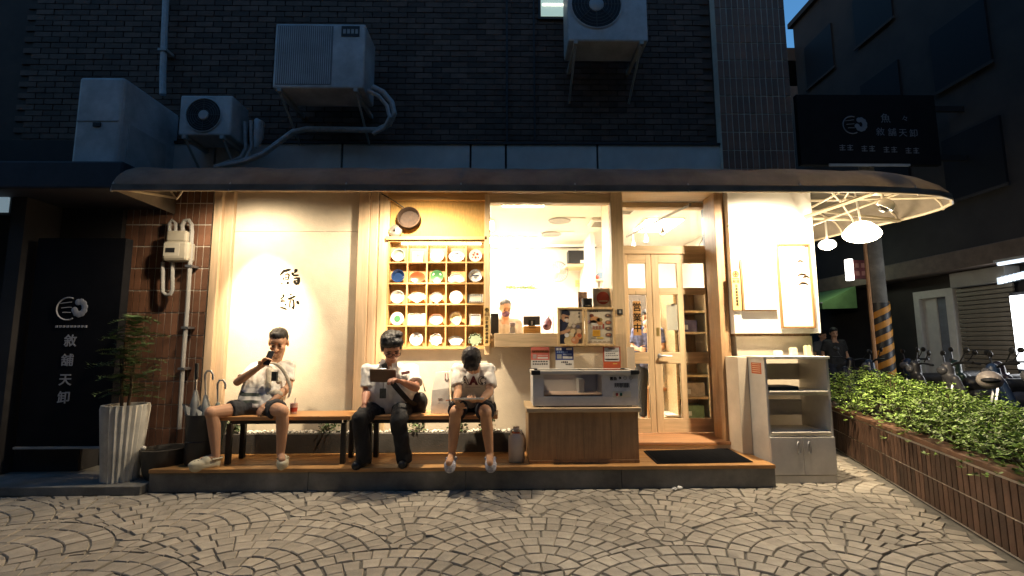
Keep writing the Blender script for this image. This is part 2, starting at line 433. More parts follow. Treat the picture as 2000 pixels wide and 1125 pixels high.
# brick column at the corner, tiles set upright
cx0, cx1 = 2.60, 3.47
colm = box('brick_column', (cx0, 5.50, 0), (cx1, 5.95, 9.5), M_mortar, bl)
tile_mb = MB().box((-.0305, -.008, -.108), (.0305, .012, .108)); tile_me = tile_mb.mesh('brick_tile'); tile_me.materials.append(M_tile)
bmm = bmesh.new(); bmm.from_mesh(tile_me); bmesh.ops.bevel(bmm, geom=[e for e in bmm.edges], offset=.003, segments=1); bmm.to_mesh(tile_me); bmm.free()
tile_me2 = tile_me.copy(); tile_me2.materials[0] = M_tile2
def tile(parent, x, y, z, rz=0, me=None, sc=(1, 1, 1)):
    o = bpy.data.objects.new('brick_tile', me or tile_me); link(o); o.parent = parent
    o.scale = sc; o.location = V((x, y, z)) - WT[parent]; o.rotation_euler = (random.uniform(-.008, .008), random.uniform(-.006, .006), rz)
nc = 12; st = (cx1 - cx0) / nc
for c_ in range(nc):
    for r_ in range(13):
        tile(colm, cx0 + st * (c_ + .5), 5.502 + random.uniform(-.002, .002), 3.25 + r_ * .228)
# left brick pillar
lp = thing('brick_pillar', 'brown tiled brick pillar beside the gas meter left of the plaster wall', 'pillar', (-3.9, 5.45, 0))
bx0, bx1, by = P(232, 600, 5.36).x, P(403, 600, 5.36).x, 5.36
core = box('pillar_core', (bx0, by, 0), (bx1, 5.62, 3.12), M_mortar, lp)
nc = round((bx1 - bx0) / .0745); st = (bx1 - bx0) / nc
for c_ in range(nc):
    for r_ in range(12):
        tile(core, bx0 + st * (c_ + .5), by + random.uniform(0, .003), .32 + r_ * .245, 0, None, (1.03, 1, 1.075))
# plaster wall, posts
pw = thing('plaster_wall', 'beige plaster wall panel with black brush calligraphy and bright light pool', 'wall', (-2.4, 5.45, .2))
box('plaster_panel', (-3.12, YW, .2), (-1.64, YW + .15, P(560, 452, YW).z - .002), M_plaster, pw)
box('plaster_panel', (-3.12, YW, P(560, 452, YW).z + .002), (-1.64, YW + .15, 3.03), M_plaster, pw)
box('top_rail', (-3.2, YW - .02, 3.03), (-1.66, YW + .15, 3.11), M_pine, pw, .004)
box('lower_wall', (-1.36, YW, .2), (1.45, YW + .08, P(900, 679, YW).z), M_plaster, pw)
for (a, b, dy, nm, lab) in [(404, 420, .12, 'corner_post', 'outer wooden post left of the plaster wall panel'), (424, 444, .06, 'corner_post', 'inner wooden post edging the plaster wall panel on its left'), (694, 716, .10, 'wall_post', 'wide pale wooden post right of the calligraphy wall'), (718, 733, .07, 'wall_post', 'narrow pale wooden post beside the dish shelf'), (736, 756, .03, 'shelf_post', 'yellow lit board forming the left side of the dish shelf')]:
    a_, b_ = P(a, 600, YW - dy).x, P(b, 600, YW - dy).x
    o = box(nm, (a_, YW - dy, .2), (b_, YW + .15, 3.08), M_pine if 'shelf' not in nm else M_oak, None, .006); tag(o, lab, 'post')
# calligraphy brush strokes traced as tapering ribbons, flat ink on the wall
def strokes(name, lab, S, par):
    mb = MB()
    for pts in S:
        q = [(P(530 + x / 10.23, 510 + y / 10.23, YW - .002), wd / 10.23 * YW / F * .88) for x, y, wd in pts]
        L_, R_ = [], []
        for i, (p, w_) in enumerate(q):
            t = (q[min(i + 1, len(q) - 1)][0] - q[max(i - 1, 0)][0]).normalized(); nn = V((-t.z, 0, t.x))
            L_.append(p + nn * w_); R_.append(p - nn * w_)
        for i in range(len(q) - 1): mb.add([L_[i], L_[i + 1], R_[i + 1], R_[i]], [(0, 1, 2, 3)])
    o = mb.build(name, M_ink, par); o['label'] = lab
strokes('calligraphy', 'black brush character, upper', [
    [(160, 300, 8), (200, 250, 26), (250, 200, 34), (330, 180, 34), (390, 165, 14)], [(270, 262, 12), (330, 255, 22), (355, 275, 22), (345, 330, 18), (325, 385, 14)],
    [(232, 310, 8), (240, 345, 14), (250, 390, 12)], [(240, 345, 8), (300, 325, 10), (335, 320, 8)], [(285, 275, 8), (290, 320, 12), (290, 375, 8)], [(245, 385, 8), (300, 372, 12), (325, 375, 10)],
    [(180, 465, 8), (210, 443, 16), (235, 435, 8)], [(262, 460, 10), (275, 445, 16), (280, 435, 8)], [(310, 465, 12), (325, 440, 36), (345, 410, 14)],
    [(470, 160, 20), (490, 190, 50), (510, 215, 22)], [(408, 225, 18), (425, 260, 30), (450, 285, 26), (500, 285, 26), (548, 280, 16)], [(430, 245, 10), (480, 222, 14), (515, 205, 10)],
    [(440, 345, 12), (500, 338, 24), (545, 345, 40), (545, 400, 36), (530, 470, 24)], [(440, 395, 18), (480, 395, 18), (520, 390, 14)], [(435, 410, 12), (480, 440, 34), (525, 465, 28)]], pw)
strokes('calligraphy', 'black brush character, lower', [
    [(205, 680, 10), (245, 670, 16), (250, 690, 22), (235, 720, 16), (205, 735, 12)], [(175, 750, 8), (200, 735, 14), (215, 760, 14), (200, 800, 12)], [(180, 810, 12), (225, 798, 16), (265, 785, 14)], [(262, 790, 12), (268, 815, 10)],
    [(270, 885, 10), (285, 870, 22), (295, 855, 8)], [(170, 925, 8), (220, 932, 20), (265, 945, 22), (308, 965, 10)],
    [(370, 655, 12), (390, 662, 22), (408, 668, 10)], [(325, 745, 14), (345, 755, 26), (400, 735, 22), (450, 710, 24), (485, 702, 14)], [(385, 770, 10), (372, 810, 16), (365, 870, 14), (372, 930, 16)],
    [(400, 770, 14), (440, 775, 22), (448, 830, 20), (448, 890, 22), (430, 950, 36), (415, 925, 20)], [(505, 795, 16), (525, 825, 40), (555, 862, 14)]], pw)
# window-front timbers
fr = thing('shop_window', 'wide wood-framed shop window showing the bright kitchen', 'window', (.5, 5.4, 1.2))
x0, x1, z0, z1 = XZ(957, 397, 1194, 660, YC)
def part(nm, a, b, m, par, bev=.004): return box(nm, a, b, m, par, bev)
part('frame', (x0 - .06, YC - .03, 1.2), (x0, YC + .1, z1 + .1), M_oak, fr)
part('frame', (x1, YC - .05, .2), (x1 + .135, YC + .46, 3.02), M_oak, fr)
part('frame', (x0, YC - .02, z1), (x1, YC + .1, z1 + .105), M_oakx, fr)
part('frame', (x0, YC - .02, z0 - .04), (x1, YC + .1, z0), M_oakx, fr)
part('pane', (x0, YC + .04, z0), (x1, YC + .046, z1), M_glass, fr, 0)
part('sill', (x0 + .05, YC - .14, P(1000, 678, YC - .14).z), (P(1092, 660, YC - .14).x, YC - .021, P(1000, 651, YC - .14).z), M_oakx, fr)
hd = box('header_beam', (-1.36, YC - .04, 3.02), (2.60, YC + .3, 3.13), M_oakx, None, .005); tag(hd, 'long wooden beam over the shelf, window and door', 'beam')
# double door
dr = thing('double_door', 'wooden double door with glass panes and steel lever handle', 'door', (2.0, YD, .28))
dx0, dx1 = P(1220, 660, YD).x, P(1396, 660, YD).x
dzb, dzt = .285, 2.40
part('frame', (dx0 - .05, YD - .02, dzt), (dx1 + .1, YD + .12, dzt + .10), M_oakx, dr)
part('frame', (dx0 - .05, YD - .02, 2.98), (dx1 + .1, YD + .12, 3.04), M_oakx, dr)
part('transom_pane', (dx0 - .05, YD + .04, dzt + .10), (dx1 + .1, YD + .046, 2.98), M_glass, dr, 0)
part('frame', (dx1 + .01, YD - .02, .26), (dx1 + .12, YD + .12, 2.98), M_oak, dr)
sx = P(1277, 660, YD).x
def leaf(xa, xb, cols, rows, stile, pmid):
    lf = part('door_leaf', (xa, YD, dzb), (xa + stile, YD + .045, dzt), M_oak, dr)
    part('stile', (xb - stile, YD, dzb), (xb, YD + .045, dzt), M_oak, lf)
    zz = [dzb, dzb + .16, P(1300, 710, YD).z, P(1300, 688, YD).z, P(1300, 575, YD).z, P(1300, 562, YD).z, dzt - .11, dzt]
    for a, b in ((zz[0], zz[1]), (zz[2], zz[3]), (zz[4], zz[5]), (zz[6], zz[7])):
        part('rail', (xa + stile, YD + .002, a), (xb - stile, YD + .043, b), M_oakx, lf)
    cells = [(xa + stile, xb - stile)] if cols == 1 else [(xa + stile, pmid - .035), (pmid + .035, xb - stile)]
    if cols == 2: part('muntin', (pmid - .035, YD + .001, zz[1]), (pmid + .035, YD + .044, zz[6]), M_oak, lf)
    for a, b in cells:
        for c, d in ((zz[1], zz[2]), (zz[3], zz[4]), (zz[5], zz[6])):
            part('pane', (a, YD + .02, c), (b, YD + .025, d), M_glass, lf, 0)
    return lf
leaf(dx0, sx - .003, 1, 3, .065, 0)
rl = leaf(sx + .003, dx1, 2, 3, .085, P(1333, 660, YD).x)
hp = P(1291, 695, YD - .05)
hb = MB(); hb.lathe([(.001, -.02), (.028, -.02), (.028, .0), (.012, .004), (.012, .05), (.001, .05)], (hp.x, YD - .0, hp.z), 14, Matrix.Rotation(R(90), 3, 'X'))
hb.tube([(hp.x, YD - .045, hp.z), (hp.x + .03, YD - .052, hp.z), (hp.x + .13, YD - .05, hp.z - .005)], [.012, .011, .009], 8)
hb.build('handle', M_steel, rl, smooth=True)
kp = P(1285, 648, YD); box('push_plate', (kp.x - .018, YD - .004, kp.z - .05), (kp.x + .018, YD, kp.z + .05), mat('brass', (.5, .36, .14), .35, .1, metal=.8), rl)
# threshold step
stp = thing('door_step', 'wooden threshold step with pale riser in front of the double door', 'step', (1.9, 5.5, .2))
box('riser', (1.42, 5.31, .204), (2.62, YD + .2, .243), M_plaster, stp)
box('tread', (1.40, 5.295, .243), (2.66, YD + .14, .272), wood('tread_wood', (.48, .25, .12), 'x'), stp, .005)
# jambs right of the door
for (a, b, ya, lab, m_) in [(1399, 1404, 5.62, 'thin black jamb right of the double door', M_dark), (1405, 1424, 5.34, 'brown wooden jamb between the door and the white wall', M_walnut)]:
    o = box('door_jamb', (P(a, 600, ya).x, ya, .26), (P(b, 600, ya).x, ya + .3, 3.03), m_, None, .004); tag(o, lab, 'jamb')
# white corner wall
ww = thing('white_corner_wall', 'brightly lit white wall panel at the corner right of the door', 'wall', (3.0, 5.3, 0))
box('upper_panel', (2.51, 5.25, P(1500, 651, 5.25).z), (3.455, 5.49, P(1500, 440, 5.25).z - .002), M_board, ww, .003)
box('upper_panel', (2.51, 5.25, P(1500, 440, 5.25).z + .002), (3.455, 5.49, 3.06), M_board, ww, .003)
box('base_wall', (2.56, 5.33, 0), (3.40, 5.49, P(1500, 651, 5.25).z - .03), M_plaster, ww)
box('shadow_gap', (2.56, 5.36, P(1500, 651, 5.25).z - .03), (3.40, 5.49, P(1500, 651, 5.25).z), M_walnut, ww)
o = box('wall_ledge', (P(1440, 700, 5.05).x, 5.05, .2), (P(1460, 700, 5.05).x, 5.33, P(1440, 697, 5.05).z), M_plaster, None, .004); tag(o, 'narrow beige wing wall between the door step and the white cabinet', 'wall')

# ================================================================ the room behind the glass
rm = thing('interior_room', 'bright white room of the shop seen through the window', 'room', (.5, 7, 0), kind='structure')
M_rw = mat('room_white', (.8, .77, .7), .7, .03)
box('back_wall', (-1.6, 8.55, 0), (3.3, 8.7, 3.1), M_rw, rm)
box('left_wall', (-1.7, 5.65, 0), (-1.6, 8.6, 3.1), M_rw, rm)
box('ceiling', (-1.7, 5.46, 3.05), (3.3, 8.7, 3.11), M_rw, rm)
box('floor', (-1.7, 5.46, .15), (3.3, 8.7, .27), mat('room_floor', (.42, .34, .22), .4, .15), rm)
box('side_wall', (3.2, 5.9, 0), (3.28, 8.6, 3.1), M_rw, rm)
box('partition_wall', (1.35, 7.4, .27), (1.42, 8.55, 3.05), M_rw, rm)
box('dark_wall_panel', (1.75, 7.9, .27), (2.55, 8.0, 2.2), mat('dark_cladding', (.10, .075, .055), .7, .3, 5), rm)
# ================================================================ awning
aw = thing('awning', 'long dark fabric bullnose awning wrapping round the shop corner', 'awning', (0, 5, 2.76))
M_frame = mat('cream_awning_steel', (.5, .42, .3), .45, .1)
HZ, TZ = 2.765, 3.24
rim = [(-3.66, 4.47)] + [(-3.66 + (3.4 + 3.66) * k / 26, 4.47) for k in range(1, 27)] + [(3.75, 4.50), (4.05, 4.535), (4.33, 4.60), (4.55, 4.71), (4.70, 4.86), (4.77, 5.05), (4.77, 5.30), (4.70, 5.58), (4.60, 5.9), (4.50, 6.25), (4.40, 6.68), (4.28, 7.3)]
inn = []
for x, y in rim:
    if x <= 3.4 and y < 4.6: inn.append((min(x, 3.2), 5.56))
    elif y < 5.3: inn.append((3.30 + (x - 3.4) * .1, 5.56))
    else: inn.append((3.44, 5.56 + (y - 5.3) * 1.0))
def aw_pt(i, t, lift=0.):
    a = t * math.pi / 2; h = 1 - math.cos(a); z = HZ + (TZ - HZ) * math.sin(a)
    r_, q = V(rim[i]), V(inn[i]); p = r_ + (q - r_) * h
    sag = 0 if i % 4 == 0 else .012 * math.sin(math.pi * t) * (1 + .5 * math.sin(i * 1.7))
    return V((p.x, p.y, z - sag + lift))
NS = 9; mb = MB()
vs = [aw_pt(i, k / NS) for i in range(len(rim)) for k in range(NS + 1)]
fs = [(i * (NS + 1) + k, (i + 1) * (NS + 1) + k, (i + 1) * (NS + 1) + k + 1, i * (NS + 1) + k + 1) for i in range(len(rim) - 1) for k in range(NS)]
mb.add(vs, fs)
M_can = mat('awning_fabric', (.17, .14, .105), .85, .5, 2.2, .2, 200)
nn = M_can.node_tree.nodes; ll = M_can.node_tree.links; bs = nn['Principled BSDF']; ou = [x for x in nn if x.type == 'OUTPUT_MATERIAL'][0]
tr = nn.new('ShaderNodeBsdfTranslucent'); tr.inputs[0].default_value = (.34, .25, .15, 1); mx = nn.new('ShaderNodeMixShader'); mx.inputs[0].default_value = .055
ll.new(bs.outputs[0], mx.inputs[1]); ll.new(tr.outputs[0], mx.inputs[2]); ll.new(mx.outputs[0], ou.inputs[0])
mb.build('canopy', M_can, aw, smooth=True)
vb = MB()
vs = []
for i in range(len(rim)): p = aw_pt(i, 0); vs += [p + V((0, -.004, .05)), p + V((0, -.006 - .004 * (i % 2), -.012 - .004 * (i % 2)))]
vb.add(vs, [(2 * i, 2 * i + 2, 2 * i + 3, 2 * i + 1) for i in range(len(rim) - 1)]); vb.build('valance', M_can, aw, smooth=True)
le = MB(); e_ = [aw_pt(0, k / NS) for k in range(NS + 1)] + [V((rim[0][0], 5.56, HZ))]
le.add(e_, [tuple(range(len(e_)))]); le.build('end_panel', M_can, aw)
MB().tube([aw_pt(i, 0) + V((0, .012, .0)) for i in range(len(rim))], .017, 8).build('rim_tube', M_frame, aw, smooth=True)
for i in list(range(0, 27, 4)) + [28, 30, 32, 34, 36, 38]:
    if i < len(rim): MB().tube([aw_pt(i, k / NS, -.022) for k in range(NS + 1)], .011, 6).build('rib', M_frame, aw, smooth=True)
for i in [0, 30, 34, 37]:
    a = aw_pt(i, 0); q = inn[i]
    MB().tube([a + V((0, .02, .02)), V((q[0], q[1] - .03, HZ + .22))], .014, 6).build('strut', M_frame, aw, smooth=True)
    if i == 0:
        m1 = V((a.x + .35, 4.85, HZ + .02)); MB().tube([m1, m1 + V((-.22, -.05, .3))], .009, 6).build('brace', M_frame, aw)
        MB().tube([m1, m1 + V((.22, -.05, .3))], .009, 6).build('brace', M_frame, aw)
# long beam carrying the camera, crossing struts under the round end
b0 = P(1572, 424, 5.24); b1 = P(1716, 374, 4.72)
MB().tube([b0, b1], .022, 4).build('beam', M_frame, aw)
MB().box(b1 + V((-.05, -.05, -.03)), b1 + V((.13, .05, .05))).build('beam_bracket', M_frame, aw, .004)
MB().tube([P(1588, 427, 5.4), P(1758, 431, 5.55)], .018, 6).build('beam', M_frame, aw)
MB().tube([P(1585, 440, 5.5), P(1770, 372, 4.9)], .014, 6).build('beam', M_frame, aw)
MB().tube([P(1585, 405, 5.3), P(1640, 375, 4.8)], .012, 6).build('beam', M_frame, aw)
MB().tube([P(1620, 372, 4.75), P(1641, 394, 5.0), P(1663, 426, 5.3), P(1672, 443, 5.5)], .009, 6).build('brace', M_frame, aw)
MB().tube([P(1659, 372, 4.75), P(1645, 394, 5.0)], .009, 6).build('brace', M_frame, aw)
# ================================================================ lamps under the awning
WARM = (1.0, .80, .54)
def spot_lamp(lab, loc, aim, power, angle, blend, spill, col=WARM):
    t = thing('spotlight', lab, 'lamp', loc, 'spotlights under the awning edge'); L = V(loc); d = (V(aim) - L).normalized()
    Mq = d.to_track_quat('Z', 'Y').to_matrix()
    MB().lathe([(.02, -.075), (.04, -.065), (.045, -.0), (.048, .03), (.042, .03), (.038, .0), (.02, -.02)], L, 16, Mq, caps=False).build('housing', M_black, t, smooth=True)
    MB().lathe([(.001, .004), (.036, .004)], L, 16, Mq, caps=False).build('bulb', glow('lamp_glass', (1, .8, .5), 30), t)
    MB().tube([L - d * .06, (L.x, L.y + .04, 2.99)], .007, 6).build('stem', M_black, t)
    lamp('spot_light', 'SPOT', L + d * .05, power, col, t, .035, aim, angle, blend)
    if spill: lamp('spill_light', 'SPOT', L + d * .06, spill, (1, .82, .58), t, .05, L + V((d.x * .2, .28, -.8)), 168, .6)
spot_lamp('small spotlight under the awning aimed at the calligraphy wall', (-2.72, 4.66, 2.87), (-2.60, YW, 1.60), 260, 50, .9, 32)
spot_lamp('small spotlight under the awning aimed below the dish shelf', (-.92, 4.67, 2.87), (-.80, YW, 1.08), 230, 52, .8, 78)
spot_lamp('small spotlight under the awning aimed at the white corner wall', (2.72, 4.64, 2.86), (2.92, 5.25, 1.75), 120, 88, .75, 80)
# dome lamp and bulb under the round end
dl = P(1683, 452, 5.1)
t = thing('dome_lamp', 'large glowing dome lamp hanging under the round end of the awning', 'lamp', dl)
Mq = Euler((R(-14), R(14), 0)).to_matrix()
MB().lathe([(.001, .10), (.06, .095), (.11, .065), (.145, .02), (.18, -.035), (.17, -.05), (.001, -.055)], dl, 24, Mq).build('shade', glow('lamp_shade_glow', (1, .87, .62), 5), t, smooth=True)
MB().tube([dl + V((0, 0, .09)), dl + V((0, .05, .45))], .01, 6).build('stem', M_whitesteel, t)
lamp('dome_light', 'POINT', dl + V((-.05, -.15, -.16)), 20, WARM, t, .12)
b2 = P(1616, 478, 6.0)
t = thing('bulb_lamp', 'small glowing bulb lamp farther back under the awning side', 'lamp', b2)
MB().ell(b2, (.10, .10, .065), None, 14, 9).build('bulb', glow('bulb_glow', (1, .88, .66), 6), t, smooth=True)
MB().tube([b2 + V((0, 0, .05)), b2 + V((0, 0, .32))], .012, 6).build('stem', M_whitesteel, t)
lamp('bulb_light', 'POINT', b2 + V((0, 0, -.13)), 16, WARM, t, .08)
# dome camera on the beam
cc = P(1731, 400, 4.72)
t = thing('security_camera', 'white dome security camera hanging from the awning beam', 'camera', cc)
MB().tube([cc + V((-.03, 0, .14)), cc + V((-.03, 0, .02))], .014, 8).build('stem', M_whitesteel, t)
Mq = Euler((R(25), R(28), 0)).to_matrix()
MB().lathe([(.001, .06), (.04, .055), (.07, .03), (.08, -.01), (.078, -.03), (.001, -.03)], cc, 20, Mq).build('housing', M_white, t, smooth=True)
MB().lathe([(.055, -.031), (.05, -.055), (.03, -.075), (.001, -.08)], cc, 18, Mq).build('dome', mat('smoked_dome', (.05, .045, .04), .1, 0), t, smooth=True)
# ================================================================ dish shelf
M_gold = wood('golden_oak', (.50, .31, .12), 'z', .5, .22); M_goldx = wood('golden_oak_across', (.50, .31, .12), 'x', .5, .22)
sh = thing('dish_shelf', 'wooden cubby shelf of square cells holding dishes', 'shelf', (-.75, 5.4, 1.3))
gx = [P(a, 570, YC).x for a in (757, 794.5, 833, 871, 910, 946)]; gz = [P(850, a, YC).z for a in (471, 512.5, 553.5, 594.5, 636.5, 677)]
box('back_panel', (gx[0] - .03, YC + .09, gz[5] - .04), (gx[5] + .03, YC + .13, 3.02), M_gold, sh)
for x in gx: box('upright', (x - .008, YC, gz[5]), (x + .008, YC + .09, gz[0]), M_gold, sh, .002)
for z in gz: box('shelf_board', (gx[0] + .0, YC - .002, z - .008), (gx[5], YC + .089, z + .008), M_goldx, sh, .002)
zt = P(850, 466, YC).z
box('middle_rail', (gx[0] - .03, YC - .03, gz[0] + .01), (gx[5] + .03, YC + .12, zt + .02), M_goldx, sh, .003)
box('reed_panel', (gx[0], YC + .05, zt + .02), (gx[5], YC + .089, P(850, 391, YC).z), mat('woven_reed', (.50, .29, .08), .7, .25, 30, .4, 60, stretch=(6, 1, .6)), sh)
box('top_rail', (gx[0] - .02, YC - .01, P(850, 391, YC).z), (gx[5] + .03, YC + .12, 3.02), M_goldx, sh, .003)
box('bottom_rail', (gx[0] - .02, YC - .015, gz[5] - .03), (gx[5] + .03, YC + .12, gz[5] - .009), M_goldx, sh, .003)
a_, b_ = P(783, 477, YC).x, P(939, 477, YC).x; zz = gz[0] - .022
MB().tube([(a_, YC + .035, zz), (b_, YC + .035, zz)], .011, 10).build('light_tube', glow('tube_glow', (1, .88, .66), 5), sh, smooth=True)
def dish(kind, col, row, lab, nm='plate', rim_c=None, mark=None):
    """one dish leaning at the back of its cell"""
    x = (gx[col] + gx[col + 1]) / 2; z = gz[row + 1] + .008; cw = gx[col + 1] - gx[col]; H = gz[row] - gz[row + 1]
    M = Matrix.Translation((x, YC + .034, z)) @ Matrix.Rotation(R(-9), 4, 'X') @ Matrix.Rotation(R(90), 4, 'X')
    m0 = mat('glaze_' + lab[:18], col_of[lab], .22, .08, 20) if lab in col_of else mat('white_glaze', (.60, .57, .52), .25, .05)
    t = thing(nm, lab, 'dish', (x, YC + .055, z), 'dishes in the cubby shelf'); r = .074
    def ring(prof, sx=1, sy=1, cy=r, n=26):
        return MB().lathe(prof, (0, 0, 0), n, None), sx, sy, cy
    outline = None
    if kind in ('round', 'deep', 'oval'):
        dp = .035 if kind == 'deep' else .016; sx, sy = (1.18, .86) if kind == 'oval' else (1, 1)
        mb = MB().lathe([(.001, -.004), (r * .55, -.004), (r * .97, dp - .004), (r, dp), (r * .95, dp), (r * .6, .004), (.001, .003)], (0, 0, 0), 26)
        mb.v = [M @ V((p[0] * sx, p[1] * sy + r * sy, p[2])) for p in mb.v]; mb.build('dish_body', m0, t, smooth=True)
        if rim_c:
            rb = MB().lathe([(r * .86, dp - .002), (r * 1.005, dp + .002), (r * 1.01, dp - .003)], (0, 0, 0), 26, None, False); rb.v = [M @ V((p[0] * sx, p[1] * sy + r * sy, p[2])) for p in rb.v]; rb.build('rim', mat('rim_' + lab[:14], rim_c, .3, .1), t, smooth=True)
        cy, dz = r * sy, .007
    else:
        if kind == 'square': outline = [(-.055, 0), (.055, 0), (.055, .11), (-.055, .11)]
        if kind == 'rect': outline = [(-.08, .012), (.08, .012), (.08, .098), (-.08, .098)]
        if kind == 'long': outline = [(-.088, .0), (.088, .0), (.088, .115), (-.088, .115)]
        if kind == 'fan': outline = [(0, .005)] + [(.115 * math.sin(a), .005 + .115 * math.cos(a)) for a in [R(-58 + 116 * k / 12) for k in range(13)]][::-1]
        if kind == 'dropfan': outline = [(-.045, .0), (.045, .0)] + [(.0 + .085 * math.cos(a), .045 + .055 * math.sin(a)) for a in [R(10 + 160 * k / 12) for k in range(13)]]
        if kind == 'drop': outline = [(0, 0)] + [(.062 * math.cos(a), .068 + .052 * math.sin(a)) for a in [R(-35 + 250 * k / 16) for k in range(17)]]
        if kind == 'cloud': outline = [(-.085, .02), (-.05, .0), (-.01, .014), (.03, .0), (.085, .015), (.08, .05), (.05, .085), (.02, .098), (-.02, .098), (-.06, .08), (-.082, .05)]
        if kind == 'lobed': outline = [((.068 + .006 * math.cos(4 * a)) * math.copysign(abs(math.cos(a)) ** .7, math.cos(a)), .058 + (.054) * math.copysign(abs(math.sin(a)) ** .7, math.sin(a))) for a in [2 * math.pi * k / 28 for k in range(28)]]
        if kind == 'leaf': outline = [((.068 + .009 * math.sin(9 * a)) * math.cos(a), .064 + (.062 + .009 * math.sin(9 * a)) * math.sin(a)) for a in [2 * math.pi * k / 54 for k in range(54)]]
        if kind == 'flower': outline = [((.062 + .005 * math.sin(8 * a)) * math.cos(a), .062 + (.06 + .005 * math.sin(8 * a)) * math.sin(a)) for a in [2 * math.pi * k / 48 for k in range(48)]]
        outline = [(p[0] * 1.1, p[1] * 1.1) for p in outline]
        cy = sum(p[1] for p in outline) / len(outline); cx_ = sum(p[0] for p in outline) / len(outline); n = len(outline)
        def ringv(s, h): return [M @ V((cx_ + (p[0] - cx_) * s, cy + (p[1] - cy) * s, h)) for p in outline]
        mb = MB(); vs = ringv(.8, -.004) + ringv(1, .014) + ringv(.95, .015) + ringv(.84, .003)
        fs = [tuple(range(n))[::-1], tuple(range(3 * n, 4 * n))] + [(k * n + i, k * n + (i + 1) % n, (k + 1) * n + (i + 1) % n, (k + 1) * n + i) for k in range(3) for i in range(n)]
        mb.add(vs, fs).build('dish_body', m0, t)
        if rim_c:
            rb = MB(); vs = ringv(1.012, .010) + ringv(1.0, .018) + ringv(.90, .0165); rb.add(vs, [(k * n + i, k * n + (i + 1) % n, (k + 1) * n + (i + 1) % n, (k + 1) * n + i) for k in range(2) for i in range(n)])
            rb.build('rim', mat('rim_' + lab[:14], rim_c, .3, .1), t)
        dz = .0045
    if mark:
        for shp, mx_, my_, s, c in mark:
            q = MB()
            if shp == 'disc': q.add([M @ V((mx_ + s * math.cos(2 * math.pi * k / 16), cy + my_ + s * math.sin(2 * math.pi * k / 16), dz + .001)) for k in range(16)], [tuple(range(16))])
            else:
                w_, h_ = s; q.add([M @ V((mx_ + u * w_, cy + my_ + v_ * h_, dz + .0135 if shp == 'rimbar' else dz + .001)) for u, v_ in ((-1, -1), (1, -1), (1, 1), (-1, 1))], [(0, 1, 2, 3)])
            q.build('painted_motif', mat('motif_%d%d%d' % tuple(int(k * 255) for k in c), c, .35, .1), t)
RED, GRN, NAVY, BRN, GRY = (.35, .03, .03), (.05, .16, .07), (.02, .03, .07), (.07, .04, .025), (.16, .17, .17)
D = [('deep', 0, 0, 'pale grey-green round bowl in the top left cell', (.34, .36, .28), (.4, .4, .34), None),
 ('square', 1, 0, 'white square dish with a red flower', None, None, [('disc', 0, .02, .02, RED), ('bar', 0, -.018, (.012, .004), GRN), ('disc', .022, .01, .011, RED)]),
 ('round', 2, 0, 'plain white round plate in the middle of the top row', None, None, None),
 ('oval', 3, 0, 'white oval plate with dark block motifs round its edge', None, None, [('bar', 0, .04, (.02, .008), NAVY), ('bar', -.052, 0, (.014, .012), GRY), ('bar', .052, 0, (.014, .012), GRY), ('bar', 0, -.04, (.02, .007), NAVY)]),
 ('round', 4, 0, 'round plate scattered with red blossoms', (.55, .47, .40), None, [('disc', .02, .02, .014, RED), ('disc', -.025, .012, .012, RED), ('disc', .0, -.02, .013, RED), ('disc', .032, -.018, .009, RED), ('disc', -.012, .036, .009, RED), ('disc', -.035, -.018, .008, RED)]),
 ('deep', 0, 1, 'dark blue glazed round bowl', (.015, .04, .12), None, None),
 ('oval', 1, 1, 'red-brown glazed oval dish', (.28, .055, .02), None, None),
 ('round', 2, 1, 'green and white round plate', (.045, .13, .05), None, [('disc', -.046, .03, .015, (.6, .58, .5)), ('disc', .046, .03, .015, (.6, .58, .5)), ('disc', 0, -.05, .015, (.6, .58, .5))]),
 ('cloud', 3, 1, 'white wavy cloud-shaped plate', None, None, None),
 ('deep', 4, 1, 'white round bowl with a dark motif inside', None, GRY, [('bar', 0, .012, (.036, .008), NAVY), ('disc', 0, -.008, .018, GRY)]),
 ('deep', 0, 2, 'plain deep white round bowl in the left column', None, None, None),
 ('fan', 1, 2, 'white fan-shaped plate with tiny green marks', None, None, [('bar', -.008, -.02, (.003, .009), GRN), ('bar', .003, -.022, (.003, .009), GRN), ('bar', .014, -.02, (.003, .009), GRN)]),
 ('drop', 2, 2, 'white drop-shaped plate with a thin dark rim', None, GRY, None),
 ('round', 3, 2, 'plain white round plate right of the drop-shaped plate', None, None, None),
 ('rect', 4, 2, 'white rectangular dish with dark blue striped rim', (.62, .6, .5), None, [('rimbar', -.07 + .0233 * k, sgn * .037, (.006, .007), NAVY) for k in range(7) for sgn in (-1, 1)] + [('rimbar', sgn * .073, -.02 + .02 * k, (.007, .005), NAVY) for k in range(3) for sgn in (-1, 1)]),
 ('round', 0, 3, 'white round plate with a green centre', None, None, [('disc', 0, 0, .036, GRN)]),
 ('long', 1, 3, 'large plain white rectangular plate', None, None, None),
 ('lobed', 2, 3, 'white lobed plate with reddish rim', None, (.40, .16, .10), None),
 ('deep', 3, 3, 'beige round bowl with thick dark brown rim', (.55, .43, .24), BRN, None),
 ('square', 4, 3, 'white square dish with a pale grey circle', None, None, [('disc', 0, 0, .036, (.5, .52, .47))]),
 ('round', 1, 4, 'white round plate with grey checks near its top', None, None, [('bar', -.022, .04, (.014, .009), GRY), ('bar', .024, .034, (.014, .009), GRY)]),
 ('flower', 2, 4, 'white blossom-edged plate in the bottom row', None, None, None),
 ('dropfan', 3, 4, 'white fan-shaped dish with thick dark rim', None, BRN, None),
 ('leaf', 4, 4, 'ragged green leaf-shaped dish', (.24, .30, .20), None, None)]
col_of = {d[3]: d[4] for d in D if d[4]}
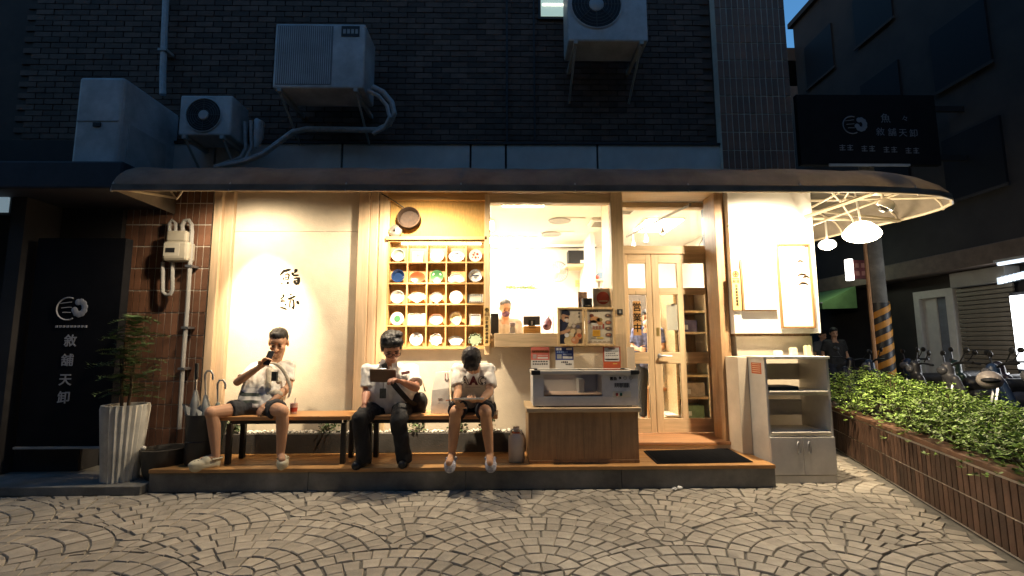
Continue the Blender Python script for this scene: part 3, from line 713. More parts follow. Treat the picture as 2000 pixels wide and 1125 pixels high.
for k, c_, r_, lab, cc_, rc, mk in D: dish(k, c_, r_, lab, 'bowl' if 'bowl' in lab else 'plate', rc, mk)
# strainer and pot lid above the cells
p = P(799, 427, YC - .02)
t = thing('hanging_basket', 'dark round woven basket hung above the dish shelf', 'basket', (p.x, YC + .04, p.z))
Mq = Euler((R(80), R(8), 0)).to_matrix()
MB().lathe([(.001, -.05), (.10, -.05), (.115, -.03), (.125, .05), (.118, .055), (.105, -.02), (.001, -.035)], p + V((0, .01, 0)), 24, Mq).build('basket_body', mat('dark_wicker', (.05, .028, .016), .7, .4, 30, .6, 90), t, smooth=True)
for k in range(4):
    MB().lathe([(.118 + .002 * k, -.02 + .02 * k), (.127, -.012 + .02 * k), (.118, -.004 + .02 * k)], p + V((0, .01, 0)), 24, Mq, False).build('hoop', mat('wicker_hoop', (.10, .06, .035), .7, .3), t, smooth=True)
MB().tube([p + V((-.04, .0, .11)), p + V((-.17, -.02, .2)), P(745, 378, YC - .04)], .006, 5).build('cord', M_dark, t)
p = P(772, 450, YC - .02)
t = thing('metal_lid', 'small round metal lid beside the hanging basket', 'lid', (p.x, YC, p.z))
Mq = Euler((R(84), 0, 0)).to_matrix()
MB().lathe([(.001, .012), (.05, .01), (.07, -.006), (.075, -.012), (.07, -.014), (.001, .004)], p, 22, Mq).build('lid_body', mat('dull_tin', (.42, .38, .32), .35, .2, metal=.7), t, smooth=True)
MB().lathe([(.001, .04), (.012, .036), (.008, .012)], p, 12, Mq).build('knob', M_black, t, smooth=True)
# ================================================================ benches, mat, counter, showcase, cabinet
def bench(lab, xa, xb):
    t = thing('bench', lab, 'bench', ((xa + xb) / 2, 4.9, .2), 'benches along the wall')
    y0, y1 = 4.70, 5.09
    box('seat', (xa, y0, .612), (xb, y1, .65), M_bench, t, .006)
    for x in (xa + .06, xb - .1):
        for y in (y0 + .05, y1 - .09): box('leg', (x, y, .204), (x + .045, y + .045, .575), M_black, t, .003)
    for y in (y0 + .055, y1 - .085): box('rail', (xa + .105, y, .572), (xb - .1, y + .035, .61), M_black, t, .002)
    for x in (xa + .065, xb - .095): box('end_rail', (x, y0 + .095, .575), (x + .035, y1 - .09, .611), M_black, t, .002)
bench('wooden bench with black legs in front of the calligraphy wall', P(425, 810, 4.7).x, P(684, 812, 4.7).x)
bench('wooden bench with black legs below the dish shelf', P(702, 812, 4.7).x, P(972, 812, 4.7).x)
mt = thing('door_mat', 'black ribbed rubber mat in front of the door step', 'mat', (1.9, 5, .205))
q = [G(1257, 881, .21), G(1424, 877, .21), G(1471, 902, .21), G(1283, 905, .21)]
MB().prism([(p.x, p.y) for p in q], .008, Matrix.Translation((0, 0, .205))).build('base', M_rubber, mt, .003)
for k in range(22):
    f_ = (k + .5) / 22; a = q[0].lerp(q[3], f_); b = q[1].lerp(q[2], f_)
    MB().tube([(a.x + .02, a.y, .214), (b.x - .02, b.y, .214)], .006, 5).build('rib', M_rubber, mt)
# wooden counter base
cb = thing('display_counter', 'brown wood-grain counter base under the glass showcase', 'counter', (.78, 4.9, .2))
cx0, cx1 = .235, 1.275; ztop = .715
box('top_board', (cx0 - .02, 4.66, ztop - .04), (cx1 + .025, 5.30, ztop), M_oakx, cb, .005)
nb = 4
for k in range(nb):
    a = cx0 + (cx1 - cx0) * k / nb; b = cx0 + (cx1 - cx0) * (k + 1) / nb
    box('front_board', (a + .001, 4.70, .235), (b - .001, 4.72, ztop - .041), M_walnut, cb, .001)
box('kick_board', (cx0, 4.695, .204), (cx1, 4.72, .234), M_walnut, cb, .002)
box('side_board', (cx0, 4.72, .204), (cx0 + .02, 5.28, ztop - .041), M_walnut, cb)
box('side_board', (cx1 - .02, 4.72, .204), (cx1, 5.28, ztop - .041), M_walnut, cb)
# refrigerated glass showcase
sc_ = thing('glass_showcase', 'silver countertop sushi showcase with sliding glass and red and green switches', 'showcase', (.77, 4.9, ztop))
sx0, sx1, sy0, sy1, sz0, sz1 = P(1041, 760, 4.72).x, P(1247, 760, 4.72).x, 4.72, 5.15, ztop + .012, P(1140, 731, 4.72).z
M_case = mat('brushed_case', (.60, .61, .63), .42, .06, 6, .05, 80, metal=.1)
wx0, wx1, wz0, wz1 = P(1062, 760, sy0).x, P(1176, 760, sy0).x, P(1100, 774, sy0).z, P(1100, 733, sy0).z
box('front_panel', (sx0, sy0, sz0), (sx1, sy0 + .02, wz0), M_case, sc_, .002)
box('front_panel', (sx0, sy0, wz0), (wx0, sy0 + .02, sz1), M_case, sc_)
box('front_panel', (wx1, sy0, wz0), (sx1, sy0 + .02, sz1), M_case, sc_)
box('front_glass', (wx0, sy0 + .008, wz0), (wx1, sy0 + .013, sz1), M_glass, sc_)
box('side_panel', (sx0, sy0 + .02, sz0), (sx0 + .02, sy1, sz1), M_case, sc_)
box('machine_housing', (wx1 + .02, sy0 + .021, sz0), (sx1, sy1, sz1 - .02), M_case, sc_)
box('back_panel', (sx0 + .02, sy1 - .02, sz0), (wx1 + .02, sy1, sz1), mat('case_inner', (.62, .6, .56), .4, .05), sc_)
box('shelf_tray', (sx0 + .021, sy0 + .022, sz0), (wx1 + .019, sy1 - .021, wz0 + .012), mat('pinkish_tray', (.62, .45, .34), .4, .15, 4), sc_)
box('inner_divider', (P(1130, 750, 4.95).x, 4.93, wz0 + .013), (P(1140, 750, 4.95).x, 5.12, sz1 - .06), M_grey, sc_)
tz = sz1
for a, b in (((sx0 - .012, sy0 - .02, tz), (sx1 + .006, sy0 + .035, tz + .035)), ((sx0 - .012, sy1 - .04, tz), (sx1 + .006, sy1 + .01, tz + .035)), ((sx0 - .012, sy0 + .035, tz), (sx0 + .03, sy1 - .04, tz + .035)), ((sx1 - .036, sy0 + .035, tz), (sx1 + .006, sy1 - .04, tz + .035))):
    box('top_rail', a, b, mat('cream_trim', (.62, .58, .50), .4, .06), sc_, .004)
for x in (sx0 - .015, sx1 - .075):
    for y in (sy0 - .024, sy1 - .045): box('corner_guard', (x, y, tz - .004), (x + .085, y + .06, tz + .039), M_black, sc_, .005)
for a, b, h in ((sx0 + .03, (sx0 + sx1) / 2 + .02, .020), ((sx0 + sx1) / 2 - .02, sx1 - .036, .028)):
    box('sliding_glass', (a, sy0 + .035, tz + h), (b, sy1 - .04, tz + h + .005), M_glass, sc_)
box('glass_seam', ((sx0 + sx1) / 2 - .004, sy0 + .035, tz + .026), ((sx0 + sx1) / 2 + .004, sy1 - .04, tz + .034), M_black, sc_)
for x in (sx0 + .06, sx1 - .1):
    for y in (sy0 + .03, sy1 - .07): box('foot', (x, y, ztop), (x + .04, y + .04, sz0), M_black, sc_)
pl = P(1215, 770, sy0); pn_ = box('switch_plate', (P(1197, 770, sy0).x, sy0 - .004, P(1200, 776, sy0).z), (P(1232, 770, sy0).x, sy0, P(1200, 764, sy0).z), mat('plate_cream', (.6, .58, .5), .5, .05), sc_, .001)
for px, c in ((1205, (.25, .01, .02)), (1213, (.01, .07, .05))):
    k = P(px, 770.5, sy0 - .004); box('switch', (k.x - .011, sy0 - .012, k.z - .014), (k.x + .011, sy0 - .004, k.z + .014), mat('switch%d' % px, c, .3, 0), pn_, .002)
k = P(1198, 740, sy0); text('雲魚', .036, frontM(k.x, sy0 - .002, k.z), M_ink, sc_, bold=.0006)
for px, r_ in ((1211, .014), (1221, .016), (1232, .016)):
    k = P(px, 738, sy0); nseg = 20; mb = MB()
    if px == 1211:
        sp = [(.017 * (1 if i % 2 else .55) * math.cos(i * math.pi / 5), .017 * (1 if i % 2 else .55) * math.sin(i * math.pi / 5)) for i in range(10)]; mb.prism(sp, .001, frontM(k.x, sy0 - .001, k.z)); mb.build('badge', M_ink, sc_)
    else:
        mb.tube([(k.x + r_ * math.cos(2 * math.pi * i / nseg), sy0 - .001, k.z + r_ * math.sin(2 * math.pi * i / nseg)) for i in range(nseg + 1)], .002, 4); mb.tube([(k.x - r_ * .6, sy0 - .001, k.z), (k.x + r_ * .6, sy0 - .001, k.z)], .0015, 4); mb.tube([(k.x, sy0 - .001, k.z - r_ * .5), (k.x, sy0 - .001, k.z + r_ * .5)], .0015, 4); mb.build('badge', mat('badge_grey', (.2, .21, .2), .5, 0), sc_)
bar = MB(); x = P(1200, 752, sy0).x; zt_, zb_ = P(1200, 748, sy0).z, P(1200, 757, sy0).z
while x < P(1229, 752, sy0).x:
    w_ = random.choice((.003, .005, .008)); bar.box((x, sy0 - .0015, zb_ + random.choice((0, 0, .008))), (x + w_, sy0, zt_)); x += w_ + random.choice((.002, .004))
bar.build('barcode_strip', M_ink, sc_)
# white cabinet
cbx = thing('white_cabinet', 'tall white open cabinet with two shelves and double doors below', 'cabinet', (2.85, 5, 0))
ax0, ax1, ay0, ay1, az = 2.535, 3.165, 4.74, 5.20, 1.185
M_cab = mat('cabinet_white', (.66, .63, .57), .5, .07, 4, .04, 50); stain(M_cab, 3, .82, 1.04); stain(M_case, 5, .85, 1.06); stain(M_walnut, 2.5, .75, 1.12); stain(M_deck, 2.2, .7, 1.1)
box('side_panel', (ax0, ay0, 0), (ax0 + .022, ay1, az - .024), M_cab, cbx, .001)
box('side_panel', (ax1 - .022, ay0, 0), (ax1, ay1, az - .024), M_cab, cbx, .001)
box('top', (ax0 - .012, ay0 - .012, az - .024), (ax1 + .012, ay1 + .01, az), M_cab, cbx, .003)
zs = [P(1570, 768, ay0).z, P(1570, 848, ay0).z]
for z in zs:
    box('shelf', (ax0 + .022, ay0 + .002, z - .02), (ax1 - .022, ay1 - .01, z), M_cab, cbx, .002)
    box('pull_tray', (ax0 + .03, ay0 - .012, z + .002), (ax1 - .03, ay1 - .06, z + .022), mat('tray_cream', (.68, .62, .52), .5, .05), cbx, .005)
for z0_, z1_ in ((.05, zs[1] - .02), (zs[1] + .12, zs[1] + .28), (zs[0] + .1, zs[0] + .27)):
    box('back_rail', (ax0 + .022, ay1 - .012, z0_), (ax1 - .022, ay1 - .002, z1_), M_cab, cbx)
xm = (ax0 + ax1) / 2
for a, b, hx in ((ax0 + .004, xm - .002, xm - .05), (xm + .002, ax1 - .004, xm + .05)):
    d_ = box('door', (a, ay0 - .018, .075), (b, ay0, zs[1] - .025), M_cab, cbx, .002)
    hz = .33; mb = MB()
    mb.tube([(hx + .018 * math.cos(2 * math.pi * i / 20) * (1), ay0 - .03 - .012 * math.sin(math.pi * i / 20) ** 2, hz + .055 * math.sin(2 * math.pi * i / 20)) for i in range(21)], .006, 6)
    mb.tube([(hx, ay0 - .034, hz - .05), (hx, ay0 - .04, hz), (hx, ay0 - .034, hz + .05)], .005, 6)
    for s in (-.055, .055): mb.tube([(hx, ay0 - .018, hz + s), (hx, ay0 - .034, hz + s)], .005, 6)
    mb.build('handle', M_steel, d_, smooth=True)
box('plinth', (ax0 + .004, ay0 - .01, .0), (ax1 - .004, ay0 + .01, .068), M_cab, cbx, .002)
k = box('tray', (ax0 + .06, ay0 + .06, zs[0] + .024), (ax0 + .36, ay0 + .30, zs[0] + .06), M_black, None, .005); tag(k, 'black tray on the upper shelf of the white cabinet', 'tray')
st_ = thing('orange_sticker', 'orange paper label stuck on the side of the white cabinet', 'sticker', (ax0, 4.85, 1.05))
z_ = P(1475, 718, 4.9).z
box('sticker_sheet', (ax0 - .002, 4.80, z_ - .06), (ax0, 4.99, z_ + .05), mat('orange_paper', (.55, .12, .03), .6, .15), st_)
for i in range(5): box('printed_line', (ax0 - .003, 4.82, z_ - .045 + i * .02), (ax0 - .002, 4.97, z_ - .037 + i * .02), mat('pale_print', (.7, .45, .3), .6, 0), st_)
# small things left on the cabinet top
for px, w_, h_, lab, c in ((1520, .07, .05, 'small white box on the left of the cabinet top', (.8, .78, .7)), (1550, .06, .08, 'small cream carton in the middle of the cabinet top', (.75, .70, .5)), (1578, .05, .10, 'slim yellowish carton near the right of the cabinet top', (.72, .66, .4))):
    k = P(px, 690, 4.98); t = thing('carton', lab, 'carton', (k.x, 4.98, az), 'small cartons on the cabinet')
    box('carton_body', (k.x - w_ / 2, 4.96, az + .001), (k.x + w_ / 2, 5.01, az + h_), mat('carton%d' % px, c, .6, .05), t, .002)
    box('carton_flap', (k.x - w_ / 2 + .004, 4.97, az + h_), (k.x + w_ / 2 - .004, 5.0, az + h_ + .006), mat('carton%d' % px, c), t)
# ================================================================ signs on the front
def plaque(lab, x0, y0, x1, y1, Y, tilt=0):
    t = thing('wood_plaque', lab, 'plaque', P((x0 + x1) / 2, (y0 + y1) / 2, Y), 'carved rice plaques')
    a, b, z0, z1 = XZ(x0, y0, x1, y1, Y); w_ = b - a; h_ = z1 - z0; xc = (a + b) / 2
    box('board', (a, Y, z0), (b, Y + .02, z1), wood('plaque_wood', (.62, .42, .16), 'z', .6, .12), t, .002)
    mb = MB(); r_ = w_ * .30; zc = z1 - w_ * .55
    mb.tube([(xc + r_ * math.cos(2 * math.pi * i / 18), Y - .001, zc + r_ * math.sin(2 * math.pi * i / 18)) for i in range(19)], w_ * .05, 4)
    for i in range(4):
        an = math.pi / 2 * i; mb.ell((xc + r_ * .42 * math.cos(an), Y - .001, zc + r_ * .42 * math.sin(an)), (r_ * .3, .002, r_ * .3), None, 8, 5)
    mb.build('emblem', M_ink, t)
    box('rule', (a + .01, Y - .0015, z1 - w_ * 1.08), (b - .01, Y, z1 - w_ * 1.02), M_ink, t)
    text('厳選', w_ * .42, frontM(xc, Y - .001, z1 - w_ * 1.4), mat('faded_ink', (.12, .05, .02), .7, 0), t)
    n = 7; hh = (z1 - w_ * 1.75) - (z0 + w_ * .55); text('日本産米使用店', hh / n / 1.08, frontM(xc, Y - .001, z1 - w_ * 1.75 - hh / n / 2), M_ink, t, vertical=True, bold=.0008)
plaque('wooden rice plaque with black characters between dish shelf and window', 945, 599, 956.5, 676, YC - .06)
plaque('wooden rice plaque with black characters on the white corner wall', 1430, 526, 1447, 606, 5.225)
# hanging open-for-business board on the door
a, b, z0, z1 = XZ(1237, 588, 1252, 655, YD - .03)
t = thing('hanging_board', 'narrow wooden board with three black characters hanging on the door glass', 'sign', ((a + b) / 2, YD - .03, z1))
box('board', (a, YD - .03, z0), (b, YD - .015, z1), wood('board_wood', (.55, .30, .10), 'z'), t, .002)
text('営業中', (z1 - z0) / 3.7, frontM((a + b) / 2, YD - .031, z1 - (z1 - z0) / 5.2), M_ink, t, vertical=True, bold=.0018)
MB().tube([((a + b) / 2, YD - .02, z1), ((a + b) / 2, YD - .005, z1 + .12)], .002, 4).build('cord', M_ink, t)
# boxed sign and framed poster on the white wall
a, b, z0, z1 = XZ(1450, 506, 1516, 607, 5.20)
t = thing('box_sign', 'deep blank white box sign on the corner wall', 'sign', ((a + b) / 2, 5.2, (z0 + z1) / 2))
box('box_side', (a, 5.212, z0), (b, 5.249, z1), M_walnut, t, .003); box('face', (a + .014, 5.20, z0 + .014), (b, 5.211, z1), M_board, t)
a, b, z0, z1 = XZ(1522, 476, 1588, 641, 5.22)
t = thing('framed_poster', 'tall framed white poster with small brown figures at the corner wall edge', 'poster', ((a + b) / 2, 5.23, (z0 + z1) / 2))
for q in (((a, 5.215, z0), (a + .02, 5.249, z1)), ((b - .02, 5.215, z0), (b, 5.249, z1)), ((a + .02, 5.215, z0), (b - .02, 5.249, z0 + .02)), ((a + .02, 5.215, z1 - .02), (b - .02, 5.249, z1))): box('frame', *q, wood('poster_frame_wood', (.26, .14, .05), 'z'), t, .002)
box('sheet', (a + .02, 5.235, z0 + .02), (b - .02, 5.248, z1 - .02), M_board, t)
for px, py, w_ in ((1563, 511, .04), (1567, 537, .06), (1574, 541, .04), (1569, 554, .055)):
    k = P(px, py, 5.234); mb = MB(); mb.tube([(k.x - w_, 5.233, k.z - .012), (k.x - w_ * .3, 5.233, k.z + .012), (k.x + w_ * .4, 5.233, k.z + .008), (k.x + w_, 5.233, k.z - .014)], [.004, .012, .010, .004], 5); mb.build('print_mark', mat('brown_print', (.07, .04, .02), .8, 0), t)
# intercom square
k = P(1211, 609, YC - .06); t = thing('wall_switch', 'small black square switch on the post between window and door', 'switch', (k.x, YC - .06, k.z))
box('plate', (k.x - .03, YC - .062, k.z - .03), (k.x + .03, YC - .051, k.z + .03), M_black, t, .002); box('button', (k.x - .012, YC - .065, k.z - .016), (k.x + .012, YC - .062, k.z + .016), mat('button_grey', (.25, .24, .22), .5, 0), t)
# ---------------- two framed posters before the window
def framed(lab, x0, y0, x1, y1, Y, draw):
    a, b, z0, z1 = XZ(x0, y0, x1, y1, Y)
    t = thing('framed_poster', lab, 'poster', ((a + b) / 2, Y, z0))
    for q in (((a, Y, z0), (a + .022, Y + .025, z1)), ((b - .022, Y, z0), (b, Y + .025, z1)), ((a + .022, Y, z0), (b - .022, Y + .025, z0 + .022)), ((a + .022, Y, z1 - .022), (b - .022, Y + .025, z1))): box('frame', *q, wood('frame_wood', (.62, .42, .20), 'z'), t, .002)
    box('sheet', (a + .022, Y + .012, z0 + .022), (b - .022, Y + .02, z1 - .022), mat('poster_paper', (.66, .56, .40), .5, .08, 10), t)
    draw(t, a + .024, b - .024, z0 + .024, z1 - .024, Y + .011)
def shape(t, poly, c, Y, a, b, z0, z1, nm='print'):
    me = MB().add([(a + u * (b - a), Y, z0 + v_ * (z1 - z0)) for u, v_ in poly], [tuple(range(len(poly)))])
    me.build(nm, mat('print_%d_%d_%d' % tuple(int(x * 255) for x in c), c, .5, .12, 30), t)
def disc2(cx_, cy_, rx, ry, n=18): return [(cx_ + rx * math.cos(2 * math.pi * i / n), cy_ + ry * math.sin(2 * math.pi * i / n)) for i in range(n)]
def draw_chef(t, a, b, z0, z1, Y):
    sh_ = lambda poly, c, l: shape(t, poly, c, Y - .0006 * l, a, b, z0, z1)
    sh_([(0, 0), (1, 0), (1, .62), (0, .62)], (.30, .22, .14), 1)
    sh_([(.35, .55), (1, .62), (1, 1), (.0, 1), (.0, .8)], (.58, .48, .34), 2)
    sh_([(0, 0), (0, .72), (.12, .70), (.3, .62), (.42, .62), (.35, .52), (.22, .40), (.12, .35), (.25, .20), (.22, 0)], (.02, .025, .05), 3)
    sh_([(.10, .86), (.10, .70), (.18, .64), (.32, .66), (.42, .74), (.40, .84)], (.45, .24, .13), 4)
    sh_([(.07, .84), (.12, .98), (.28, 1.0), (.45, .95), (.46, .84), (.40, .82), (.15, .87)], (.015, .017, .03), 5)
    sh_([(.22, .74), (.40, .75), (.40, .78), (.24, .79)], (.06, .03, .02), 6)
    sh_([(.18, .70), (.30, .64), (.40, .70), (.33, .74)], (.62, .55, .48), 6)
    sh_([(0, .36), (.2, .39), (.45, .44), (.48, .38), (.25, .30), (0, .26)], (.52, .28, .15), 5)
    for i, (x, y, r_, c) in enumerate([(.45, .55, .09, (.55, .45, .3)), (.62, .52, .08, (.5, .42, .34)), (.8, .5, .09, (.12, .1, .12)), (.7, .62, .07, (.6, .5, .35)), (.58, .36, .12, (.6, .45, .25)), (.85, .36, .12, (.55, .36, .2)), (.5, .25, .12, (.62, .5, .3)), (.82, .22, .16, (.6, .28, .12)), (.86, .24, .09, (.45, .10, .04)), (.42, .09, .24, (.6, .43, .2)), (.66, .10, .17, (.55, .22, .09)), (.6, .12, .07, (.62, .36, .22)), (.3, .25, .1, (.7, .66, .6))]): sh_(disc2(x, y, r_, r_ * .62), c, 6 + i)
    for i in range(2): sh_([(.82, .86 - .1 * i), (.9, .86 - .1 * i), (.88, .92 - .1 * i), (.84, .92 - .1 * i)], (.06, .05, .04), 20)
def draw_menu(t, a, b, z0, z1, Y):
    sh_ = lambda poly, c, l: shape(t, poly, c, Y - .0006 * l, a, b, z0, z1)
    for k in range(5): sh_([(.1 + .07 * k, .93), (.155 + .07 * k, .93), (.15 + .07 * k, .975 - .01 * (k % 2)), (.11 + .07 * k, .97)], (.05, .03, .02), 1)
    sh_([(.45, .945), (.9, .945), (.9, .955), (.45, .955)], (.25, .18, .12), 1)
    sh_(disc2(.18, .82, .085, .055), (.16, .04, .02), 1)
    for x, y, r_, c in [(.3, .70, .2, (.55, .26, .10)), (.48, .70, .12, (.30, .20, .06)), (.25, .62, .14, (.70, .64, .55)), (.12, .64, .1, (.50, .32, .34)), (.5, .60, .11, (.55, .24, .09))]: sh_(disc2(x, y, r_, r_ * .5), c, 2)
    for y, c in ((.82, (.12, .06, .04)), (.62, (.42, .12, .05)), (.44, (.14, .08, .05)), (.26, (.30, .10, .05))):
        sh_(disc2(.82, y, .13, .065), (.20, .16, .12), 2); sh_(disc2(.82, y, .10, .045), c, 3); sh_(disc2(.80, y + .012, .04, .018), (.5, .3, .15), 4)
    sh_([(.16, .51), (.42, .57), (.42, .54), (.18, .47)], (.72, .7, .66), 3)
    for k in range(3): sh_([(.2 + .12 * k, .42), (.29 + .12 * k, .42), (.29 + .12 * k, .52), (.2 + .12 * k, .52)], (.36, .16, .10), 4)
    sh_([(.6, .44), (.66, .44), (.66, .58), (.6, .58)], (.35, .06, .03), 4)
    sh_([(.19, .22), (.5, .22), (.5, .40), (.21, .40)], (.72, .38, .03), 4)
    for k in range(4): sh_([(.23, .25 + .035 * k), (.46, .25 + .035 * k), (.46, .262 + .035 * k), (.23, .262 + .035 * k)], (.45, .16, .02), 5)
    sh_([(.36, .15), (.62, .15), (.62, .19), (.36, .19)], (.72, .5, .08), 4); sh_([(.14, .16), (.32, .16), (.32, .18), (.14, .18)], (.08, .05, .03), 4)
    for k in range(5): sh_([(.05 + .18 * k, .04), (.17 + .18 * k, .04), (.17 + .18 * k, .08), (.05 + .18 * k, .08)], (.42, .33, .22), 4)
framed('wood-framed poster of a chef preparing bowls, left of the menu poster', 1089, 600, 1142, 676, YC - .2, draw_chef)
framed('wood-framed menu poster with small dishes and a yellow block', 1143, 600, 1202, 676, YC - .2, draw_menu)
# cards standing behind the showcase
def card(lab, x0, y0, x1, y1, Y, c_top, split, c_low, lines, rows=()):
    a, b, z0, z1 = XZ(x0, y0, x1, y1, Y); t = thing('info_card', lab, 'card', ((a + b) / 2, Y, z0), 'cards behind the showcase'); zz = z0 + (z1 - z0) * split
    box('sheet', (a, Y, zz), (b, Y + .006, z1), mat('card_' + lab[:12], c_top, .5, .06), t)
    box('lower_sheet', (a, Y, min(sz1 + .0, z0 - .05)), (b, Y + .006, zz), mat('cardlow_' + lab[:12], c_low, .5, .05), t)
    for u0, v0, u1, v1, c in lines: shape(t, [(u0, v0), (u1, v0), (u1, v1), (u0, v1)], c, Y - .001, a, b, z0, z1, 'printed_line')
    for s, u, v_, sz_, c in rows: text(s, sz_, frontM(a + u * (b - a), Y - .0015, z0 + v_ * (z1 - z0)), mat('rowink%d' % int(c[0] * 255), c, .6, 0), t)
W_, K_ = (.74, .7, .64), (.05, .045, .05)
def fake(v0, h, n, c, u0=.08, u1=.92):
    return [(u0 + (u1 - u0) * (k + .12) / n, v0, u0 + (u1 - u0) * (k + .85) / n, v0 + h * random.uniform(.75, 1), c) for k in range(n)]
card('red and white info card standing at the left behind the showcase', 1037, 678, 1073, 713, YC - .16, (.60, .15, .11), .28, W_, [(.05, .68, .95, .84, (.25, .07, .03)), (.1, .36, .3, .6, (.38, .3, .28)), (.36, .36, .92, .44, W_), (.36, .5, .92, .56, (.68, .4, .34))] + fake(.72, .08, 8, (.7, .55, .3)) + fake(.16, .09, 6, K_) + fake(.02, .09, 7, K_))
card('blue and white info card standing beside the red card', 1085, 678, 1120, 713, YC - .16, (.02, .045, .22), .28, W_, [(.05, .82, .18, .96, W_), (.22, .82, .34, .96, W_), (.6, .84, .92, .94, W_), (.08, .36, .34, .6, (.42, .42, .4)), (.4, .36, .94, .5, W_), (.42, .56, .9, .64, (.35, .4, .55))] + fake(.68, .1, 6, (.25, .35, .6), .06, .7) + fake(.12, .1, 4, K_, .3, .7) + fake(.0, .1, 4, K_, .55, .9))
card('white notice card with orange-red border behind the right of the showcase', 1178, 677, 1212, 712, YC - .18, (.50, .09, .03), .06, (.5, .09, .03), [(.07, .18, .93, .95, W_), (.3, .84, .7, .92, (.6, .15, .12))] + fake(.72, .05, 7, K_, .14, .86) + fake(.6, .05, 5, K_, .14, .7) + fake(.48, .05, 6, K_, .14, .86) + [(.12, .24, .88, .32, (.4, .22, .14)), (.55, .02, .8, .08, (.7, .4, .1))])
for px, py, lab in ((1326, 954, 'crumpled white paper scrap on the paving by the platform'), (1316, 956, 'tiny white paper scrap beside the crumpled one')):
    k = G(px, py, .004); t = thing('paper_scrap', lab, 'litter', k); mb = MB(); mb.ell(k + V((0, -.02, .012)), (.028, .02, .013), None, 8, 5); mb.v = [tuple(V(v) + V((random.uniform(-.006, .006), random.uniform(-.006, .006), random.uniform(-.003, .004)))) for v in mb.v]; mb.build('scrap', M_white, t)
# ================================================================ jug, bags on the bench and floor
k = G(1009, 904, .203); t = thing('water_jug', 'translucent white plastic jug with orange cap beside the counter', 'jug', (k.x, 4.78, .203))
jx, jy = k.x, 4.80; M_jug = mat('milky_plastic', (.62, .58, .5), .35, .06)
MB().lathe([(.001, .0), (.07, .0), (.078, .015), (.078, .20), (.07, .235), (.045, .265), (.026, .275), (.026, .30), (.001, .30)], (jx, jy, .204), 20).build('bottle', M_jug, t, smooth=True)
MB().lathe([(.001, .30), (.03, .30), (.03, .325), (.001, .327)], (jx, jy, .204), 16).build('cap', mat('cream_cap', (.6, .5, .38), .4, 0), t, smooth=True)
MB().lathe([(.046, .262), (.05, .268), (.046, .276)], (jx, jy, .206), 18, None, False).build('band', mat('orange_band', (.6, .16, .03), .4, 0), t, smooth=True)
MB().tube([(jx - .055, jy - .02, .204 + .24), (jx - .05, jy - .05, .204 + .30), (jx + .02, jy - .05, .204 + .31), (jx + .055, jy - .02, .204 + .24)], .008, 6).build('handle', M_jug, t, smooth=True)
a, b, z0, z1 = XZ(843, 727, 879, 807, 4.85)
t = thing('paper_bag', 'tall white paper carrier bag standing on the bench beside the reading man', 'bag', ((a + b) / 2, 4.9, .65))
z0 = .652; mb = MB(); d0, d1 = 4.80, 4.93; w_ = b - a
vs = [(a, d0, z0), (b, d0, z0), (b, d1, z0), (a, d1, z0), (a + .01, d0 + .015, z0 + .22), (b - .01, d0 + .01, z0 + .24), (b - .015, d1 - .02, z0 + .24), (a + .02, d1 - .02, z0 + .22), (a + .035, d0 + .05, z1), (b - .004, d0 + .045, z1 + .01), (b - .006, d0 + .065, z1 + .012), (a + .037, d0 + .068, z1)]
mb.add(vs, [(3, 2, 1, 0), (0, 1, 5, 4), (1, 2, 6, 5), (2, 3, 7, 6), (3, 0, 4, 7), (4, 5, 9, 8), (5, 6, 10, 9), (6, 7, 11, 10), (7, 4, 8, 11), (8, 9, 10, 11)])
mb.build('bag_body', mat('white_paper', (.72, .68, .62), .6, .08, 8, .3, 14), t)
MB().tube([(b - .05, d0 + .04, z1 - .12), (b - .045, d0 + .02, z1 - .01), (b - .02, d0 + .02, z1 - .01), (b - .015, d0 + .035, z1 - .12)], .004, 5).build('handle', M_red, t)
for u, v_, s in ((.5, .45, .02), (.45, .3, .012)): box('printed_mark', (a + u * w_ - s, d0 + .004, z0 + v_ * .3), (a + u * w_ + s, d0 + .010, z0 + v_ * .3 + .012), mat('faint_print', (.45, .42, .4), .6, 0), t)
p = P(817, 783, 4.8)
t = thing('black_shoulder_bag', 'black shoulder bag on the bench beside the man with the clipboard', 'bag', (p.x, 4.85, .65))
mb = MB(); mb.ell((p.x, 4.88, .655 + .10), (.08, .05, .10), None, 16, 10); mb.box((p.x - .08, 4.84, .654), (p.x + .06, 4.92, .77)); fuse(mb, 'bag_body', mat('black_nylon', (.014, .013, .014), .55, .2, 20, .3, 40), t, .009, 4, .006, 14)
MB().tube([(p.x - .02, 4.83, .85), (p.x + .03, 4.82, .97), (p.x + .06, 4.83, .86)], .007, 6).build('handle', M_black, t, smooth=True)
# bottle beside the phone user
k = P(574, 795, 4.86); t = thing('drink_cup', 'small clear drink cup with red label on the left bench', 'cup', (k.x, 4.86, .65))
MB().lathe([(.001, 0), (.03, 0), (.036, .10), (.034, .10), (.001, .008)], (k.x, 4.86, .652), 16).build('cup_body', mat('pale_cup', (.6, .42, .36), .3, .1), t, smooth=True)
MB().lathe([(.0315, .02), (.0345, .06)], (k.x, 4.86, .653), 16, None, False).build('label', M_red, t, smooth=True)
MB().tube([(k.x, 4.86, .70), (k.x + .015, 4.85, .80)], .004, 6).build('straw', M_white, t)
